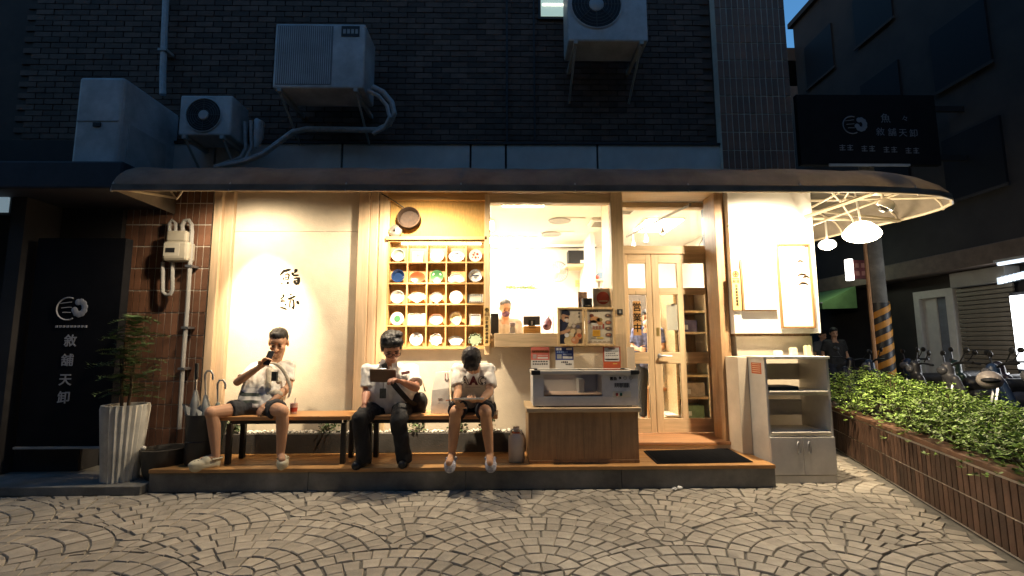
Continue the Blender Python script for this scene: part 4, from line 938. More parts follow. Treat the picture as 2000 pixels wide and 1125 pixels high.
# ================================================================ left side: gas meter, pipes, pot, fern, umbrella stand
t = thing('gas_meter', 'cream gas meter with looping pipes on the brick pillar', 'meter', P(341, 480, 5.2))
Y0 = 5.18
a, b, z0, z1 = XZ(316, 470, 366, 509, Y0)
mb = MB(); mb.box((a, Y0, z0), (b, Y0 + .15, z1)); mb.build('lower_case', mat('meter_cream', (.42, .38, .30), .5, .12), t, .03)
a2, b2_, z2, z3 = XZ(322, 449, 362, 471, Y0)
MB().box((a2, Y0 + .015, z2), (b2_, Y0 + .14, z3 + .0)).build('upper_case', mat('meter_cream'), t, .02)
a3, b3, z4, z5 = XZ(323, 484, 341, 493, Y0 - .002); box('dial', (a3, Y0 - .004, z4), (b3, Y0, z5), M_dark, t)
a3, b3, z4, z5 = XZ(319, 475, 350, 500, Y0 - .002); box('face_plate', (a3, Y0 - .002, z4), (b3, Y0 + .01, z5), mat('meter_face', (.5, .46, .38), .4, .05), t, .002)
def ptube(nm, pts, Y, r_, m, par): return MB().tube([P(x, y, Y) for x, y in pts], r_, 8).build(nm, m, par, smooth=True)
M_pp = mat('grey_pipe', (.36, .35, .33), .5, .15)
ptube('riser_pipe', [(357, 452), (356, 440), (361, 431), (369, 430), (374, 438), (375, 452), (371, 520), (366, 600), (358, 700), (352, 800), (350, 838)], 5.26, .022, M_pp, t)
ptube('inlet_pipe', [(331, 452), (331, 437), (336, 430), (343, 436), (343, 452)], 5.26, .018, M_pp, t)
ptube('loop_pipe', [(337, 508), (337, 565), (333, 575), (324, 576), (318, 570), (318, 512)], 5.26, .020, M_pp, t)
for x, y in ((371, 520), (364, 640), (357, 720)): q = P(x, y, 5.26); box('pipe_clip', q + V((-.035, -.03, -.012)), q + V((.035, .1, .012)), M_steel, t)
# ribbed white pot and fern
pb_ = P(236, 900, 4.74); k = V((pb_.x, 4.74, .08))
kb = thing('kerb_plinth', 'low dark concrete kerb under the pots left of the platform', 'kerb', (-4.4, 4.9, 0))
box('kerb_block', (-6.5, 4.52, 0), (px0 - .01, 5.36, .08), M_concrete, kb, .008); box('upper_block', (-6.5, 5.06, .08), (bx0 - .02, 5.3, .30), M_darkwall, kb, .005)
pt = thing('plant_pot', 'tall white ribbed plant pot on the kerb', 'pot', k)
pot_h = P(245, 790, k.y).z - .08; r1 = (P(294, 795, k.y).x - P(198, 795, k.y).x) / 2 * .80; r0 = (P(272, 915, k.y).x - P(206, 915, k.y).x) / 2 * .9
kx = P(246, 795, k.y).x; mb = MB(); n = 96
def ribr(rr, j): return rr * (1 + .06 * math.cos(j * 2 * math.pi / n * 24))
vs = []
for hh, rr, rb in ((0, r0, 1), (.06, r0, 1), (pot_h - .03, r1, 1), (pot_h, r1 * 1.02, 0), (pot_h, r1 * .88, 0), (pot_h - .06, r1 * .86, 0)):
    for j in range(n): rq = ribr(rr, j) if rb else rr; vs.append((kx + rq * math.cos(2 * math.pi * j / n), k.y + rq * math.sin(2 * math.pi * j / n), .082 + hh))
fs = [(i * n + j, i * n + (j + 1) % n, (i + 1) * n + (j + 1) % n, (i + 1) * n + j) for i in range(5) for j in range(n)]
mb.add(vs, fs).build('ribbed_pot', mat('pot_white', (.62, .60, .54), .55, .12, 5), pt, smooth=True); stain(MATS['pot_white'], 4, .68, 1.05)
MB().lathe([(.001, pot_h - .05), (r1 * .87, pot_h - .05)], (kx, k.y, .082), 20, None, False).build('soil', M_soil, pt)
fn = thing('feathery_shrub', 'feathery dark green shrub growing from the white ribbed pot', 'plant', (kx, k.y, .08 + pot_h))
zb = .08 + pot_h - .06
trunk = MB(); fronds = MB()
for q in range(5):
    a0 = random.random() * 6.28; top = V((kx + .10 * math.cos(a0) * random.random(), k.y + .08 * math.sin(a0), zb + random.uniform(.35, .75)))
    trunk.tube([(kx + .03 * math.cos(a0), k.y + .03 * math.sin(a0), zb), (kx + .05 * math.cos(a0), k.y + .05 * math.sin(a0), zb + .25), top], [.014, .011, .006], 6)
for q in range(64):
    zz = zb + .12 + .78 * (q / 64) ** 1.0; a0 = q * 2.4 + random.random(); L_ = random.uniform(.18, .40) * (1.15 - .5 * q / 64)
    bd = V((math.cos(a0), .75 * math.sin(a0), random.uniform(.15, .6))); base = V((kx, k.y, zz))
    for s in range(16):
        f_ = (s + 1) / 16; p_ = base + bd * (L_ * f_) + V((0, 0, -.10 * f_ * f_))
        for sd in (-1, 1):
            side = V((-bd.y, bd.x, 0)).normalized() * sd; l_ = .075 * (1.1 - f_) + .02
            e_ = p_ + side * l_ + bd * .03 + V((0, 0, random.uniform(-.02, .015)))
            wv = bd.normalized() * .009
            fronds.add([p_ - wv, e_, p_ + wv], [(0, 1, 2)])
trunk.build('stems', M_bark, fn, smooth=True); fronds.build('foliage', M_green2, fn)
# dark pot and planter stones by the pot
k2 = P(312, 890, 4.78); t = thing('dark_planter', 'squat dark planter with rim ornament between white pot and platform', 'planter', (k2.x, 4.80, .08))
MB().lathe([(.001, 0), (.14, 0), (.17, .06), (.19, .24), (.20, .27), (.17, .27), (.16, .22), (.001, .2)], (k2.x + .02, 4.82, .081), 20).build('planter_body', mat('dark_glaze', (.035, .033, .03), .5, .3), t, smooth=True)
MB().ell((k2.x - .10, 4.70, .37), (.022, .022, .022)).build('ornament', mat('pot_white'), t, smooth=True)
t = thing('white_duct_elbow', 'white plastic drain elbow lying on the left end of the platform', 'pipe', G(330, 893, .21))
mb = MB(); q = [G(318, 902, .215), G(322, 893, .24), G(335, 889, .25), G(356, 890, .24)]; q = [V((p.x, p.y + .0, max(.25, p.z))) for p in q]; mb.tube(q, .042, 10); mb.build('elbow', mat('pot_white'), t, smooth=True); mb = MB().lathe([(.044, 0), (.05, .0), (.05, .025), (.044, .025)], q[0] + V((0, 0, -.03)), 14, None, False); mb.build('collar', mat('pot_white'), t)
# umbrella stand with folded umbrellas
ub = P(388, 790, 4.72); t = thing('umbrella_stand', 'dark cylindrical umbrella stand at the left end of the platform', 'stand', (ub.x, 4.80, .2))
MB().lathe([(.001, 0), (.13, 0), (.14, .02), (.15, .44), (.155, .46), (.14, .46), (.135, .04), (.001, .03)], (ub.x, 4.82, .204), 22).build('bucket', mat('stand_dark', (.02, .022, .024), .5, .3), t, smooth=True)
MB().lathe([(.145, .20), (.151, .21), (.147, .22)], (ub.x, 4.82, .206), 22, None, False).build('hoop', M_black, t, smooth=True)
def umbrella(lab, px, py, lean, m, hook):
    top = P(px, py, 4.78); base = V((ub.x + lean * .2, 4.82, .26)); d = (top - base).normalized(); t = thing('folded_umbrella', lab, 'umbrella', base, 'umbrellas in the stand')
    L_ = (top - base).length
    MB().tube([base, base + d * .08, base + d * (L_ * .55), base + d * (L_ * .8)], [.012, .035, .055, .016], 9).build('folded_canopy', m, t, smooth=True)
    for s in range(5):
        an = s * 1.256; u = d.orthogonal().normalized(); vv = d.cross(u); o_ = (u * math.cos(an) + vv * math.sin(an)); pp = base + d * (L_ * .58)
        MB().add([pp + o_ * .03, pp + o_ * .11 + d * .05 + vv * .03, pp + o_ * .06 - d * .14, pp - d * .2 + o_ * .03], [(0, 1, 2, 3)]).build('canopy_fold', m, t)
    MB().tube([base + d * (L_ * .75), top], .008, 6).build('shaft', M_steel, t)
    if hook:
        u = V((1, 0, 0)); MB().tube([top, top + d * .05, top + d * .085 + u * .02, top + d * .085 + u * .055, top + d * .05 + u * .075, top + u * .072], .010, 8).build('handle', M_steel, t, smooth=True)
    else: MB().tube([top - d * .05, top + d * .1], .017, 8).build('handle', M_black, t, smooth=True)
M_um = mat('umbrella_cloth', (.33, .34, .33), .5, .35, 8)
umbrella('folded grey umbrella with straight black handle in the stand', 384, 730, -.4, M_um, False)
umbrella('folded pale umbrella with hooked steel handle in the stand', 401, 742, .3, mat('umbrella_pale', (.42, .44, .42), .45, .3, 8), True)
umbrella('folded grey-green umbrella leaning right in the stand', 425, 760, .8, mat('umbrella_green', (.26, .32, .29), .5, .3, 8), True)
# ================================================================ neighbour's dark sign at the left
t = thing('dark_sign_panel', 'tall black neighbouring sign panel with white ring emblem and vertical characters', 'sign', (-4.6, 5.0, .3))
a, b, z0, z1 = XZ(52, 465, 228, 872, 4.95)
box('panel', (a, 4.95, z0), (b, 5.05, z1), mat('sign_black', (.010, .010, .012), .8, .2, spec=.1), t, .004); box('ledge', (a, 4.93, z0 - .02), (b, 5.06, z0), M_grey, t)
M_sgw = mat('sign_white', (.40, .40, .42), .6, .1)
def ring_logo(cx_, cz_, Y, s, par, facing=None, m=None):
    mb = MB(); TF = facing or (lambda u, v_: V((cx_ + u, Y, cz_ + v_)))
    mb.tube([TF(-.3 * s + s * .75 * math.cos(x), s * .75 * math.sin(x)) for x in [R(70 + 230 * i / 24) for i in range(25)]], s * .05, 4)
    for q in range(9):
        an = R(200 + q * 34); c0 = TF(.45 * s + .34 * s * math.cos(an), .05 * s + .42 * s * math.sin(an)); mb.ell(c0, (s * .22, .004, s * .22), None, 8, 5)
    for q in range(3): mb.tube([TF(-.85 * s + .1 * q * s, (.35 - .3 * q) * s), TF(-.1 * s, (.45 - .35 * q) * s)], s * .03, 4)
    mb.build('emblem', m or M_sgw, par)
k = P(142, 603, 4.945); ring_logo(k.x, k.z, 4.945, .15, t)
for i, (ch, px, py) in enumerate((('敘', 137, 667), ('舖', 131, 705), ('天', 127, 743), ('卸', 124, 778))):
    k = P(px, py, 4.945); text(ch, .125, frontM(k.x, 4.946, k.z), M_sgw, t, bold=.002)
k0 = P(108, 638, 4.945); k1 = P(172, 638, 4.945)
for q in range(9): x = k0.x + (k1.x - k0.x) * q / 9; box('small_print', (x, 4.944, k0.z - .01), (x + .022, 4.95, k0.z + .012), M_sgw, t)
# ================================================================ air conditioners on the upper wall
def ac_unit(lab, x0, y0, x1, y1, Yf, depth, fan, grille=False, badge=None):
    a, b, z0, z1 = XZ(x0, y0, x1, y1, Yf); w_ = b - a; h_ = z1 - z0
    t = thing('air_conditioner', lab, 'air conditioner', ((a + b) / 2, Yf, z0), 'outdoor units on the wall')
    box('casing', (a, Yf, z0), (b, Yf + depth, z1), M_acwhite, t, .018)
    if fan:
        fx, fz, fr_ = fan; c = V((a + fx * w_, Yf, z0 + fz * h_)); fr_ *= h_
        MB().lathe([(fr_, -.004), (fr_ * 1.04, .012), (fr_ * 1.0, .014), (fr_ * .97, -.004)], c, 28, Matrix.Rotation(R(90), 3, 'X'), False).build('fan_ring', M_acwhite, t, smooth=True)
        MB().lathe([(.001, .003), (fr_ * .98, .003)], c, 28, Matrix.Rotation(R(90), 3, 'X'), False).build('fan_opening', M_dark, t)
        MB().lathe([(.001, .016), (fr_ * .26, .014), (fr_ * .3, .006)], c, 18, Matrix.Rotation(R(90), 3, 'X'), False).build('fan_hub', M_acwhite, t, smooth=True)
        gm = MB()
        for q in range(5): gm.tube([c + V((fr_ * (.35 + .13 * q) * math.cos(2 * math.pi * i / 24), -.012, fr_ * (.35 + .13 * q) * math.sin(2 * math.pi * i / 24))) for i in range(25)], .003, 4)
        for q in range(8): an = q * math.pi / 4; gm.tube([c + V((fr_ * .28 * math.cos(an), -.011, fr_ * .28 * math.sin(an))), c + V((fr_ * math.cos(an), -.011, fr_ * math.sin(an)))], .003, 4)
        gm.build('fan_guard', mat('guard_grey', (.08, .08, .085), .5, 0), t)
    if grille:
        for q in range(26): x = a + w_ * (.04 + .60 * q / 26); box('grille_slat', (x, Yf - .008, z0 + h_ * .06), (x + w_ * .009, Yf + .002, z0 + h_ * .95), M_acwhite, t)
        box('grille_backing', (a + w_ * .03, Yf - .003, z0 + h_ * .05), (a + w_ * .645, Yf + .001, z0 + h_ * .96), mat('grille_dark', (.18, .18, .19), .6, .1), t)
    if badge:
        bx, bz, bw, bh = badge; q = box('badge', (a + bx * w_, Yf - .006, z0 + bz * h_), (a + (bx + bw) * w_, Yf + .001, z0 + (bz + bh) * h_), M_dark, t)
        for i in range(4): box('badge_mark', (a + (bx + .02 + .045 * i) * w_, Yf - .008, z0 + (bz + .04) * h_), (a + (bx + .05 + .045 * i) * w_, Yf - .006, z0 + (bz + bh - .05) * h_), M_grey, q)
    for x in (a + .06, b - .1):                      # wall brackets
        box('bracket_arm', (x, Yf - .02, z0 - .045), (x + .04, 5.62, z0 - .004), M_grey, t)
        MB().tube([(x + .02, Yf + .02, z0 - .05), (x + .02, 5.60, z0 - .42)], .014, 5).build('bracket_stay', M_grey, t)
    return t, a, b, z0, z1
u1 = ac_unit('large grilled air conditioner with dark badge above the left of the awning', 535, 46, 712, 172, 4.98, .42, None, True, (.735, .80, .20, .16))
ac_unit('air conditioner with round fan at the top edge above the window', 1109, -46, 1264, 80, 5.0, .4, (.36, .56, .36))
ac_unit('small air conditioner with round fan left of the pipes', 350, 186, 452, 264, 5.15, .36, (.47, .5, .41))
t = thing('tall_wall_unit', 'tall pale boxy unit on the wall at the far left', 'wall unit', P(200, 325, 4.7))
a, b, z0, z1 = XZ(146, 150, 236, 326, 4.75); box('casing', (a, 4.75, z0 - .1), (b, 5.6, z1), M_acwhite, t, .03); box('side_louvre', (b - .01, 4.85, z0), (b + .012, 5.4, z0 + .5), mat('casing_louvre', (.38, .38, .38), .6, .2), t, .004)
box('front_seam', (a + .02, 4.744, (z0 + z1) / 2), (b - .02, 4.752, (z0 + z1) / 2 + .012), M_grey, t); box('front_latch', (a + .42 * (b - a), 4.735, z0 + .42), (a + .58 * (b - a), 4.752, z0 + .46), M_dark, t)
t = thing('refrigerant_pipe', 'pale wrapped pipe curving from the large air conditioner down to the awning', 'pipe', P(700, 255, 5.3))
pt_ = [(728, 170, 5.15), (748, 180, 5.15), (765, 200, 5.2), (770, 222, 5.2), (760, 243, 5.25), (738, 254, 5.3), (680, 253, 5.35), (600, 252, 5.35), (572, 258, 5.35), (545, 278, 5.35), (515, 300, 5.35), (480, 315, 5.35), (420, 327, 5.35)]
MB().tube([P(*q) for q in pt_], .032, 9).build('pipe_run', M_pipe, t, smooth=True)
MB().tube([P(q[0] - 9, q[1] + 7, q[2] - .03) for q in pt_[:6]], .022, 8).build('pipe_branch', M_pipe, t, smooth=True)
t = thing('pipe_bundle', 'pair of upright pipes beside the small air conditioner', 'pipe', P(485, 300, 5.3))
for i, q in enumerate(([(478, 238), (480, 290), (470, 308), (430, 322)], [(490, 236), (492, 288), (480, 310), (440, 325)])): MB().tube([P(x, y, 5.35) for x, y in q], .02, 7).build('pipe_run', M_pipe, t, smooth=True)
mb = MB(); mb.tube([P(500, 235, 5.3), P(507, 240, 5.3), P(505, 270, 5.3), P(500, 288, 5.3)], [.03, .055, .05, .02], 10); mb.build('insulated_valve', M_pipe, t, smooth=True)
t = thing('wall_downpipe', 'faint tall downpipe on the upper left wall', 'pipe', P(322, 120, 5.5)); MB().tube([P(326, -60, 5.5), P(318, 150, 5.5), P(318, 185, 5.5)], .035, 8).build('pipe_run', M_pipe, t, smooth=True); box('pipe_clip', P(321, 100, 5.5) + V((-.05, -.045, -.015)), P(321, 100, 5.5) + V((.05, .1, .015)), M_grey, t)
a, b, z0, z1 = XZ(1056, -10, 1103, 34, 5.585); t = thing('upper_window', 'small lit upstairs window at the top edge beside the fan unit', 'window', ((a + b) / 2, 5.585, z0))
box('frame', (a - .03, 5.57, z0 - .03), (b + .03, 5.60, z1 + .05), M_dark, t); box('pane', (a, 5.562, z0), (b, 5.569, z1), glow('window_glow', (.30, .42, .34), .35), t); k = P(1080, 9, 5.56); box('tube_light', (a + .02, 5.555, k.z - .012), (b - .01, 5.561, k.z + .012), glow('upstairs_tube', (1, .95, .75), 1.2), t)
t = thing('left_wall_light', 'pale lit strip at the left picture edge under the awning line', 'lamp', P(6, 385, 4.9)); a, b, z0, z1 = XZ(-12, 362, 16, 414, 4.9); box('panel', (a, 4.9, z0), (b, 4.95, z1), glow('blue_glow', (.35, .5, .6), .14), t); box('panel_frame', (a - .03, 4.92, z0 - .03), (b + .02, 4.97, z1 + .03), M_dark, t)
nb_ = thing('neighbour_building', 'dark neighbouring shop front at the far left', 'building', (-6.5, 5.3, 0)); box('wall', (-9, 5.3, 0), (bx0, 5.9, 3.6), M_darkwall, nb_); box('flat_canopy', (-9, 4.62, 2.82), (-3.70, 5.6, 3.10), mat('canopy_dark', (.03, .03, .04), .7, .3), nb_, .02)
box('side_pillar', (P(20, 600, 5.0).x, 4.9, .0), (P(48, 600, 5.0).x, 5.3, 2.82), M_darkwall, nb_)
# ================================================================ inside the shop
def ceil_panel(lab, x, y, w_, d_, s):
    t = thing('ceiling_light', lab, 'lamp', (x, y, 3.04), 'ceiling panels in the shop')
    box('frame', (x - w_ / 2 - .02, y - d_ / 2 - .02, 3.03), (x + w_ / 2 + .02, y + d_ / 2 + .02, 3.049), M_white, t); box('diffuser', (x - w_ / 2, y - d_ / 2, 3.022), (x + w_ / 2, y + d_ / 2, 3.029), glow('panel_glow%d' % s, (1, .91, .74), s), t)
ceil_panel('ceiling light panel above the cashier', -.6, 6.9, .9, .5, 44)
ceil_panel('ceiling light panel near the kitchen back wall', .2, 7.9, .9, .4, 36)
ceil_panel('ceiling light panel over the dining side', 2.25, 6.9, .5, .7, 44)
ceil_panel('ceiling light strip just behind the window head', .25, 5.85, .5, .12, 44)
for px, py, lab in ((1093, 430, 'ceiling vent nearest the cashier light'), (1077, 456, 'smaller ceiling vent farther back')):
    k = G(px, py, 3.045); t = thing('ceiling_vent', lab, 'vent', k, 'ceiling vents'); MB().lathe([(.16, -.002), (.15, -.02), (.11, -.012), (.001, -.012)], k, 20, None, False).build('ring', M_grey, t); box('plate', k + V((.02, -.14, -.008)), k + V((.34, .14, -.001)), M_white, t)
for px, py, lab in ((1178, 432, 'ceiling cassette air conditioner by the window post'), (1212, 405, 'ceiling cassette air conditioner over the door side')):
    k = G(px, py, 3.045); t = thing('ceiling_cassette', lab, 'air conditioner', k, 'ceiling cassettes'); box('grille_box', k + V((-.2, -.2, -.05)), k + V((.2, .2, -.001)), M_white, t, .02)
    for q in range(5): box('louvre', k + V((-.15, -.14 + .06 * q, -.058)), k + V((.15, -.12 + .06 * q, -.05)), mat('vent_grey', (.2, .19, .16), .6, 0), t)
t = thing('track_light', 'ceiling track with small spotlights seen through the transom', 'lamp', (1.9, 7, 2.95))
k0, k1 = G(1224, 462, 2.98), G(1348, 399, 2.98); MB().tube([k0, k1], .018, 6).build('track', M_grey, t)
for f_ in (.12, .35, .62): k = k0.lerp(k1, f_); MB().tube([k, k + V((0, 0, -.12))], .008, 5).build('stem', M_grey, t); MB().lathe([(.02, .03), (.035, -.06), (.03, -.06)], k + V((0, 0, -.15)), 12, None, False).build('head', M_white, t); MB().lathe([(.001, -.055), (.03, -.055)], k + V((0, 0, -.15)), 12, None, False).build('bulb', glow('track_bulb', (1, .9, .7), 25), t)
rl_ = thing('hanging_rail', 'long white rail below the kitchen ceiling', 'rail', P(1060, 482, 8.2)); a, b, z0, z1 = XZ(960, 477, 1165, 482, 8.0); box('rail', (a, 8.0, z0), (b, 8.06, z1), M_white, rl_); box('painted_rail_shade', (a, 7.995, z0 - .012), (b, 8.06, z0), mat('rail_shadow_edge', (.14, .13, .11), .7, 0), rl_)  # dark strip under the rail is its shade put into colour
def onwall(nm, lab, cat, x0, y0, x1, y1, Y, d_, m_, bev=.004):
    a, b, z0, z1 = XZ(x0, y0, x1, y1, Y); t = thing(nm, lab, cat, ((a + b) / 2, Y, z0)); box('body', (a, Y, z0), (b, Y + d_, z1), m_, t, bev); return t, a, b, z0, z1
t, a, b, z0, z1 = onwall('wall_television', 'black television box on a wall shelf inside the shop', 'television', 1110, 489, 1150, 515, 8.0, .2, M_dark)
box('shelf', (a - .03, 7.98, z0 - .04), (b + .04, 8.5, z0 - .006), M_oakx, t); box('screen_label', (a + .2, 7.995, z0 + .01), (a + .3, 7.999, z0 + .06), M_white, t); box('cable', (b - .02, 8.2, z0 - .8), (b - .005, 8.22, z0 - .04), M_dark, t)
k = P(1089, 531, 8.3); t = thing('wall_fan', 'round white wall fan inside the shop', 'fan', k); Mq = Matrix.Rotation(R(90), 3, 'X')
MB().lathe([(.17, 0), (.185, .03), (.17, .06)], k, 24, Mq, False).build('cage_ring', M_grey, t, smooth=True); gm = MB()
for q in range(24): an = q * math.pi / 12; gm.tube([k + V((.03 * math.cos(an), -.06, .03 * math.sin(an))), k + V((.18 * math.cos(an), -.04, .18 * math.sin(an)))], .004, 4)
gm.build('guard', mat('guard_pale', (.4, .38, .34), .5, 0), t)
for q in range(3): an = q * 2.09; MB().ell(k + V((.08 * math.cos(an), -.02, .08 * math.sin(an))), (.075, .008, .045), Matrix.Rotation(-an, 3, 'Y'), 10, 6).build('blade', mat('blade_grey', (.45, .43, .4), .4, 0), t, smooth=True)
MB().ell(k + V((0, -.05, 0)), (.035, .03, .035)).build('hub', M_white, t, smooth=True); box('mount', k + V((-.03, .03, -.05)), k + V((.03, .24, .02)), M_white, t)
k = P(1177, 537, 7.6); t = thing('wall_shelf', 'small wall shelf with a rooftop-shaped ornament inside the shop', 'shelf', k); box('board', (k.x - .17, 7.5, k.z - .1), (k.x + .16, 7.75, k.z - .08), M_oakx, t); box('bracket', (k.x - .05, 7.6, k.z - .24), (k.x - .02, 7.75, k.z - .1), M_white, t)
o_ = thing('toy_house', 'blue-grey shrine-shaped ornament on the wall shelf', 'ornament', (k.x, 7.6, k.z - .08)); MB().prism([(-.14, 0), (.12, 0), (.10, .05), (.02, .11), (-.06, .11), (-.12, .05)], .12, frontM(k.x, 7.68, k.z - .07)).build('roof', mat('toy_blue', (.10, .17, .24), .6, .3), o_); box('base', (k.x - .12, 7.56, k.z - .079), (k.x + .1, 7.68, k.z - .071), M_red, o_); MB().ell((k.x - .10, 7.54, k.z - .045), (.035, .03, .03)).build('figure', M_red, o_, smooth=True)
t, a, b, z0, z1 = onwall('yellow_note', 'pale yellow paper note on the kitchen wall', 'note', 1124, 547, 1136, 560, 8.53, .01, mat('yellow_paper', (.7, .66, .3), .6, 0)); box('note_line', (a + .02, 8.525, z0 + .05), (b - .02, 8.53, z0 + .06), mat('faint_print', (.45, .42, .4)), t)
# hanging calligraphy strip on kitchen wall, green garland
t = thing('paper_banner', 'thin white paper banner with grey characters in the kitchen', 'banner', P(1051, 520, 8.2)); a, b, z0, z1 = XZ(1046, 485, 1056, 566, 8.2); box('strip', (a, 8.2, z0), (b, 8.21, z1), M_white, t); 
for q in range(9): box('ink_mark', (a + .02, 8.19, z1 - .05 - .085 * q), (a + random.uniform(.04, .08), 8.199, z1 - .02 - .085 * q), M_grey, t)
t = thing('leaf_garland', 'thin green leaf garland across the kitchen counter screen', 'garland', P(1010, 562, 7.4)); mb = MB()
for q in range(70): p_ = P(976 + 68 * q / 70, 562 + random.uniform(-3, 4), 7.4); l_ = random.uniform(.03, .09); an = random.uniform(-.5, .5); mb.add([p_, p_ + V((l_, 0, l_ * an + .012)), p_ + V((l_ * 1.7, 0, l_ * an * 1.4))], [(0, 1, 2)])
mb.build('leaves', M_green, t); MB().tube([P(976, 563, 7.41), P(1044, 563, 7.41)], .006, 5).build('cord', M_bark, t)
# counter items
a, b, z0, z1 = XZ(958, 612, 974, 651, 5.6); t = thing('black_screen', 'black order screen standing at the left of the window counter', 'screen', ((a + b) / 2, 5.6, z0)); box('panel', (a, 5.58, z0), (b, 5.62, z1), M_dark, t, .004); box('stand', (a + .02, 5.6, z0 - .03), (b - .02, 5.66, z0), M_black, t)
ct = thing('cash_counter', 'wooden cash counter behind the window', 'counter', (.3, 5.9, .3)); zc = P(1000, 653, 5.6).z; box('counter_top', (-.3, 5.50, zc - .04), (1.15, 6.15, zc - .004), M_oakx, ct, .004); box('counter_front', (-.3, 5.56, .28), (1.15, 6.1, zc - .04), M_oak, ct)
a, b, z0, z1 = XZ(1022, 617, 1055, 635, 5.7); t = thing('register_screen', 'grey register monitor seen from behind on a wooden box', 'monitor', ((a + b) / 2, 5.7, zc)); box('monitor_back', (a, 5.70, z0), (b, 5.74, z1), mat('monitor_grey', (.09, .085, .08), .5, .1), t, .006); box('neck', (a + .06, 5.66, z0 - .03), (b - .06, 5.70, z1 - .05), M_black, t); box('vesa_plate', (a + .09, 5.652, z0 + .0), (b - .09, 5.66, z1 - .06), M_grey, t)
a, b, z0, z1 = XZ(1023, 636, 1056, 651, 5.66); t = thing('wooden_cash_box', 'wooden cash box under the register monitor', 'box', ((a + b) / 2, 5.7, zc)); box('box_body', (a, 5.64, zc), (b, 5.85, z1 - .005), wood('box_wood', (.5, .27, .07), 'x'), t, .004); box('slot', ((a + b) / 2 - .04, 5.638, z1 - .03), ((a + b) / 2 + .04, 5.641, z1 - .022), M_dark, t)
k = P(1071, 632, 5.7); t = thing('net_bag', 'purple net bag hanging on a small stand at the counter', 'bag', (k.x, 5.75, zc)); mb = MB(); mb.ell((k.x, 5.75, k.z), (.055, .05, .075)); mb.ell((k.x - .02, 5.74, k.z - .03), (.05, .05, .05)); mb.cap((k.x, 5.75, k.z + .05), (k.x + .02, 5.75, k.z + .11), .02, .008); fuse(mb, 'bag_body', mat('purple_net', (.24, .10, .14), .5, .45, 14), t, .008, 2, .012, 22); MB().tube([(k.x + .06, 5.76, zc), (k.x + .07, 5.76, k.z + .08), (k.x + .03, 5.76, k.z + .12)], .005, 6).build('stand', M_dark, t)
k = P(1001, 640, 5.55); t = thing('napkin_holder', 'small clear acrylic holder beside the cashier', 'holder', (k.x, 5.6, zc)); box('holder_body', (k.x - .03, 5.56, zc), (k.x + .03, 5.62, zc + .08), mat('acrylic', (.55, .55, .62), .15, .1), t, .004); MB().lathe([(.001, 0), (.03, .0), (.035, .04), (.03, .045), (.001, .04)], (k.x, 5.6, zc + .09), 16).build('cup', mat('lilac_cup', (.5, .45, .55), .3, .1), t, smooth=True); box('post', (k.x - .01, 5.59, zc + .08), (k.x + .01, 5.61, zc + .09), M_white, t)
k = P(1146, 594, 5.5); t = thing('card_reader', 'black card reader box above the framed posters', 'device', k); a, b, z0, z1 = XZ(1138, 582, 1157, 600, 5.5); box('body', (a, 5.5, z0 - .15), (b, 5.6, z1), M_dark, t, .01); box('slot', (a + .03, 5.497, z0 + .015), (b - .02, 5.5, z0 + .024), M_white, t); a, b, z0, z1 = XZ(1129, 570, 1147, 582, 5.62); box('photo_card', (a, 5.62, z0 - .25), (b, 5.63, z1), mat('photo_print', (.4, .25, .2), .5, .6, 30), t)
a, b, z0, z1 = XZ(1158, 563, 1194, 598, 5.48); t = thing('window_calendar', 'pale sheet with a round red sticker behind the window glass', 'sticker', ((a + b) / 2, 5.48, z0)); box('sheet', (a, 5.48, z0 - .02), (b, 5.486, z1), mat('sheet_cream', (.66, .60, .50), .6, .06), t)
k = P(1178, 582, 5.47); MB().prism(disc2(0, 0, .073, .073, 32), .002, frontM(k.x, 5.478, k.z)).build('round_sticker', mat('sticker_red', (.42, .05, .02), .5, .1), t); box('sticker_band', (k.x - .05, 5.473, k.z - .04), (k.x + .05, 5.475, k.z - .028), mat('sheet_cream'), t)
# dining side through the door
paper = mat('backlit_paper', (.75, .73, .68), .8, .03); n_ = paper.node_tree.nodes; tr_ = n_.new('ShaderNodeBsdfTranslucent'); tr_.inputs[0].default_value = (.8, .78, .7, 1); mx_ = n_.new('ShaderNodeMixShader'); mx_.inputs[0].default_value = .6
o_ = [q for q in n_ if q.type == 'OUTPUT_MATERIAL'][0]; paper.node_tree.links.new(n_['Principled BSDF'].outputs[0], mx_.inputs[1]); paper.node_tree.links.new(tr_.outputs[0], mx_.inputs[2]); paper.node_tree.links.new(mx_.outputs[0], o_.inputs[0])
t = thing('interior_shelf', 'pale shelf unit with boxes inside the door on the right', 'shelf', (2.4, 6.4, .27)); xa, xb, ya, yb = 2.16, 2.64, 6.12, 6.6
M_sh = wood('shelf_wood', (.55, .40, .22), 'x')
box('side', (xa - .0, ya, .27), (xa + .03, yb + .1, 2.0), M_sh, t); box('side', (xb - .03, ya, .27), (xb, yb, 2.0), M_rw, t); box('back', (xa, yb, .27), (xb, yb + .02, 2.0), wood('shelf_back', (.25, .16, .08), 'z'), t)
for q in range(7): box('shelf_board', (xa + .03, ya + .01, .36 + .27 * q), (xb - .03, yb, .385 + .27 * q), M_sh, t)
for i, (zq, wq, hq, c, lab) in enumerate(((.386, .28, .16, (.16, .26, .15), 'green box on the lowest interior shelf'), (.656, .3, .17, (.5, .42, .34), 'pale box on the second interior shelf'), (1.466, .24, .15, (.06, .05, .12), 'dark blue book stack on the interior shelf'))):
    o_ = thing('stored_box', lab, 'box', (2.4, 6.3, zq), 'boxes on the interior shelf'); box('box_body', (2.24, 6.2, zq), (2.24 + wq, 6.45, zq + hq), mat('stored%d' % i, c, .6, .3, 20), o_, .003); box('box_label', (2.28, 6.197, zq + .03), (2.36, 6.2, zq + .09), M_white, o_)
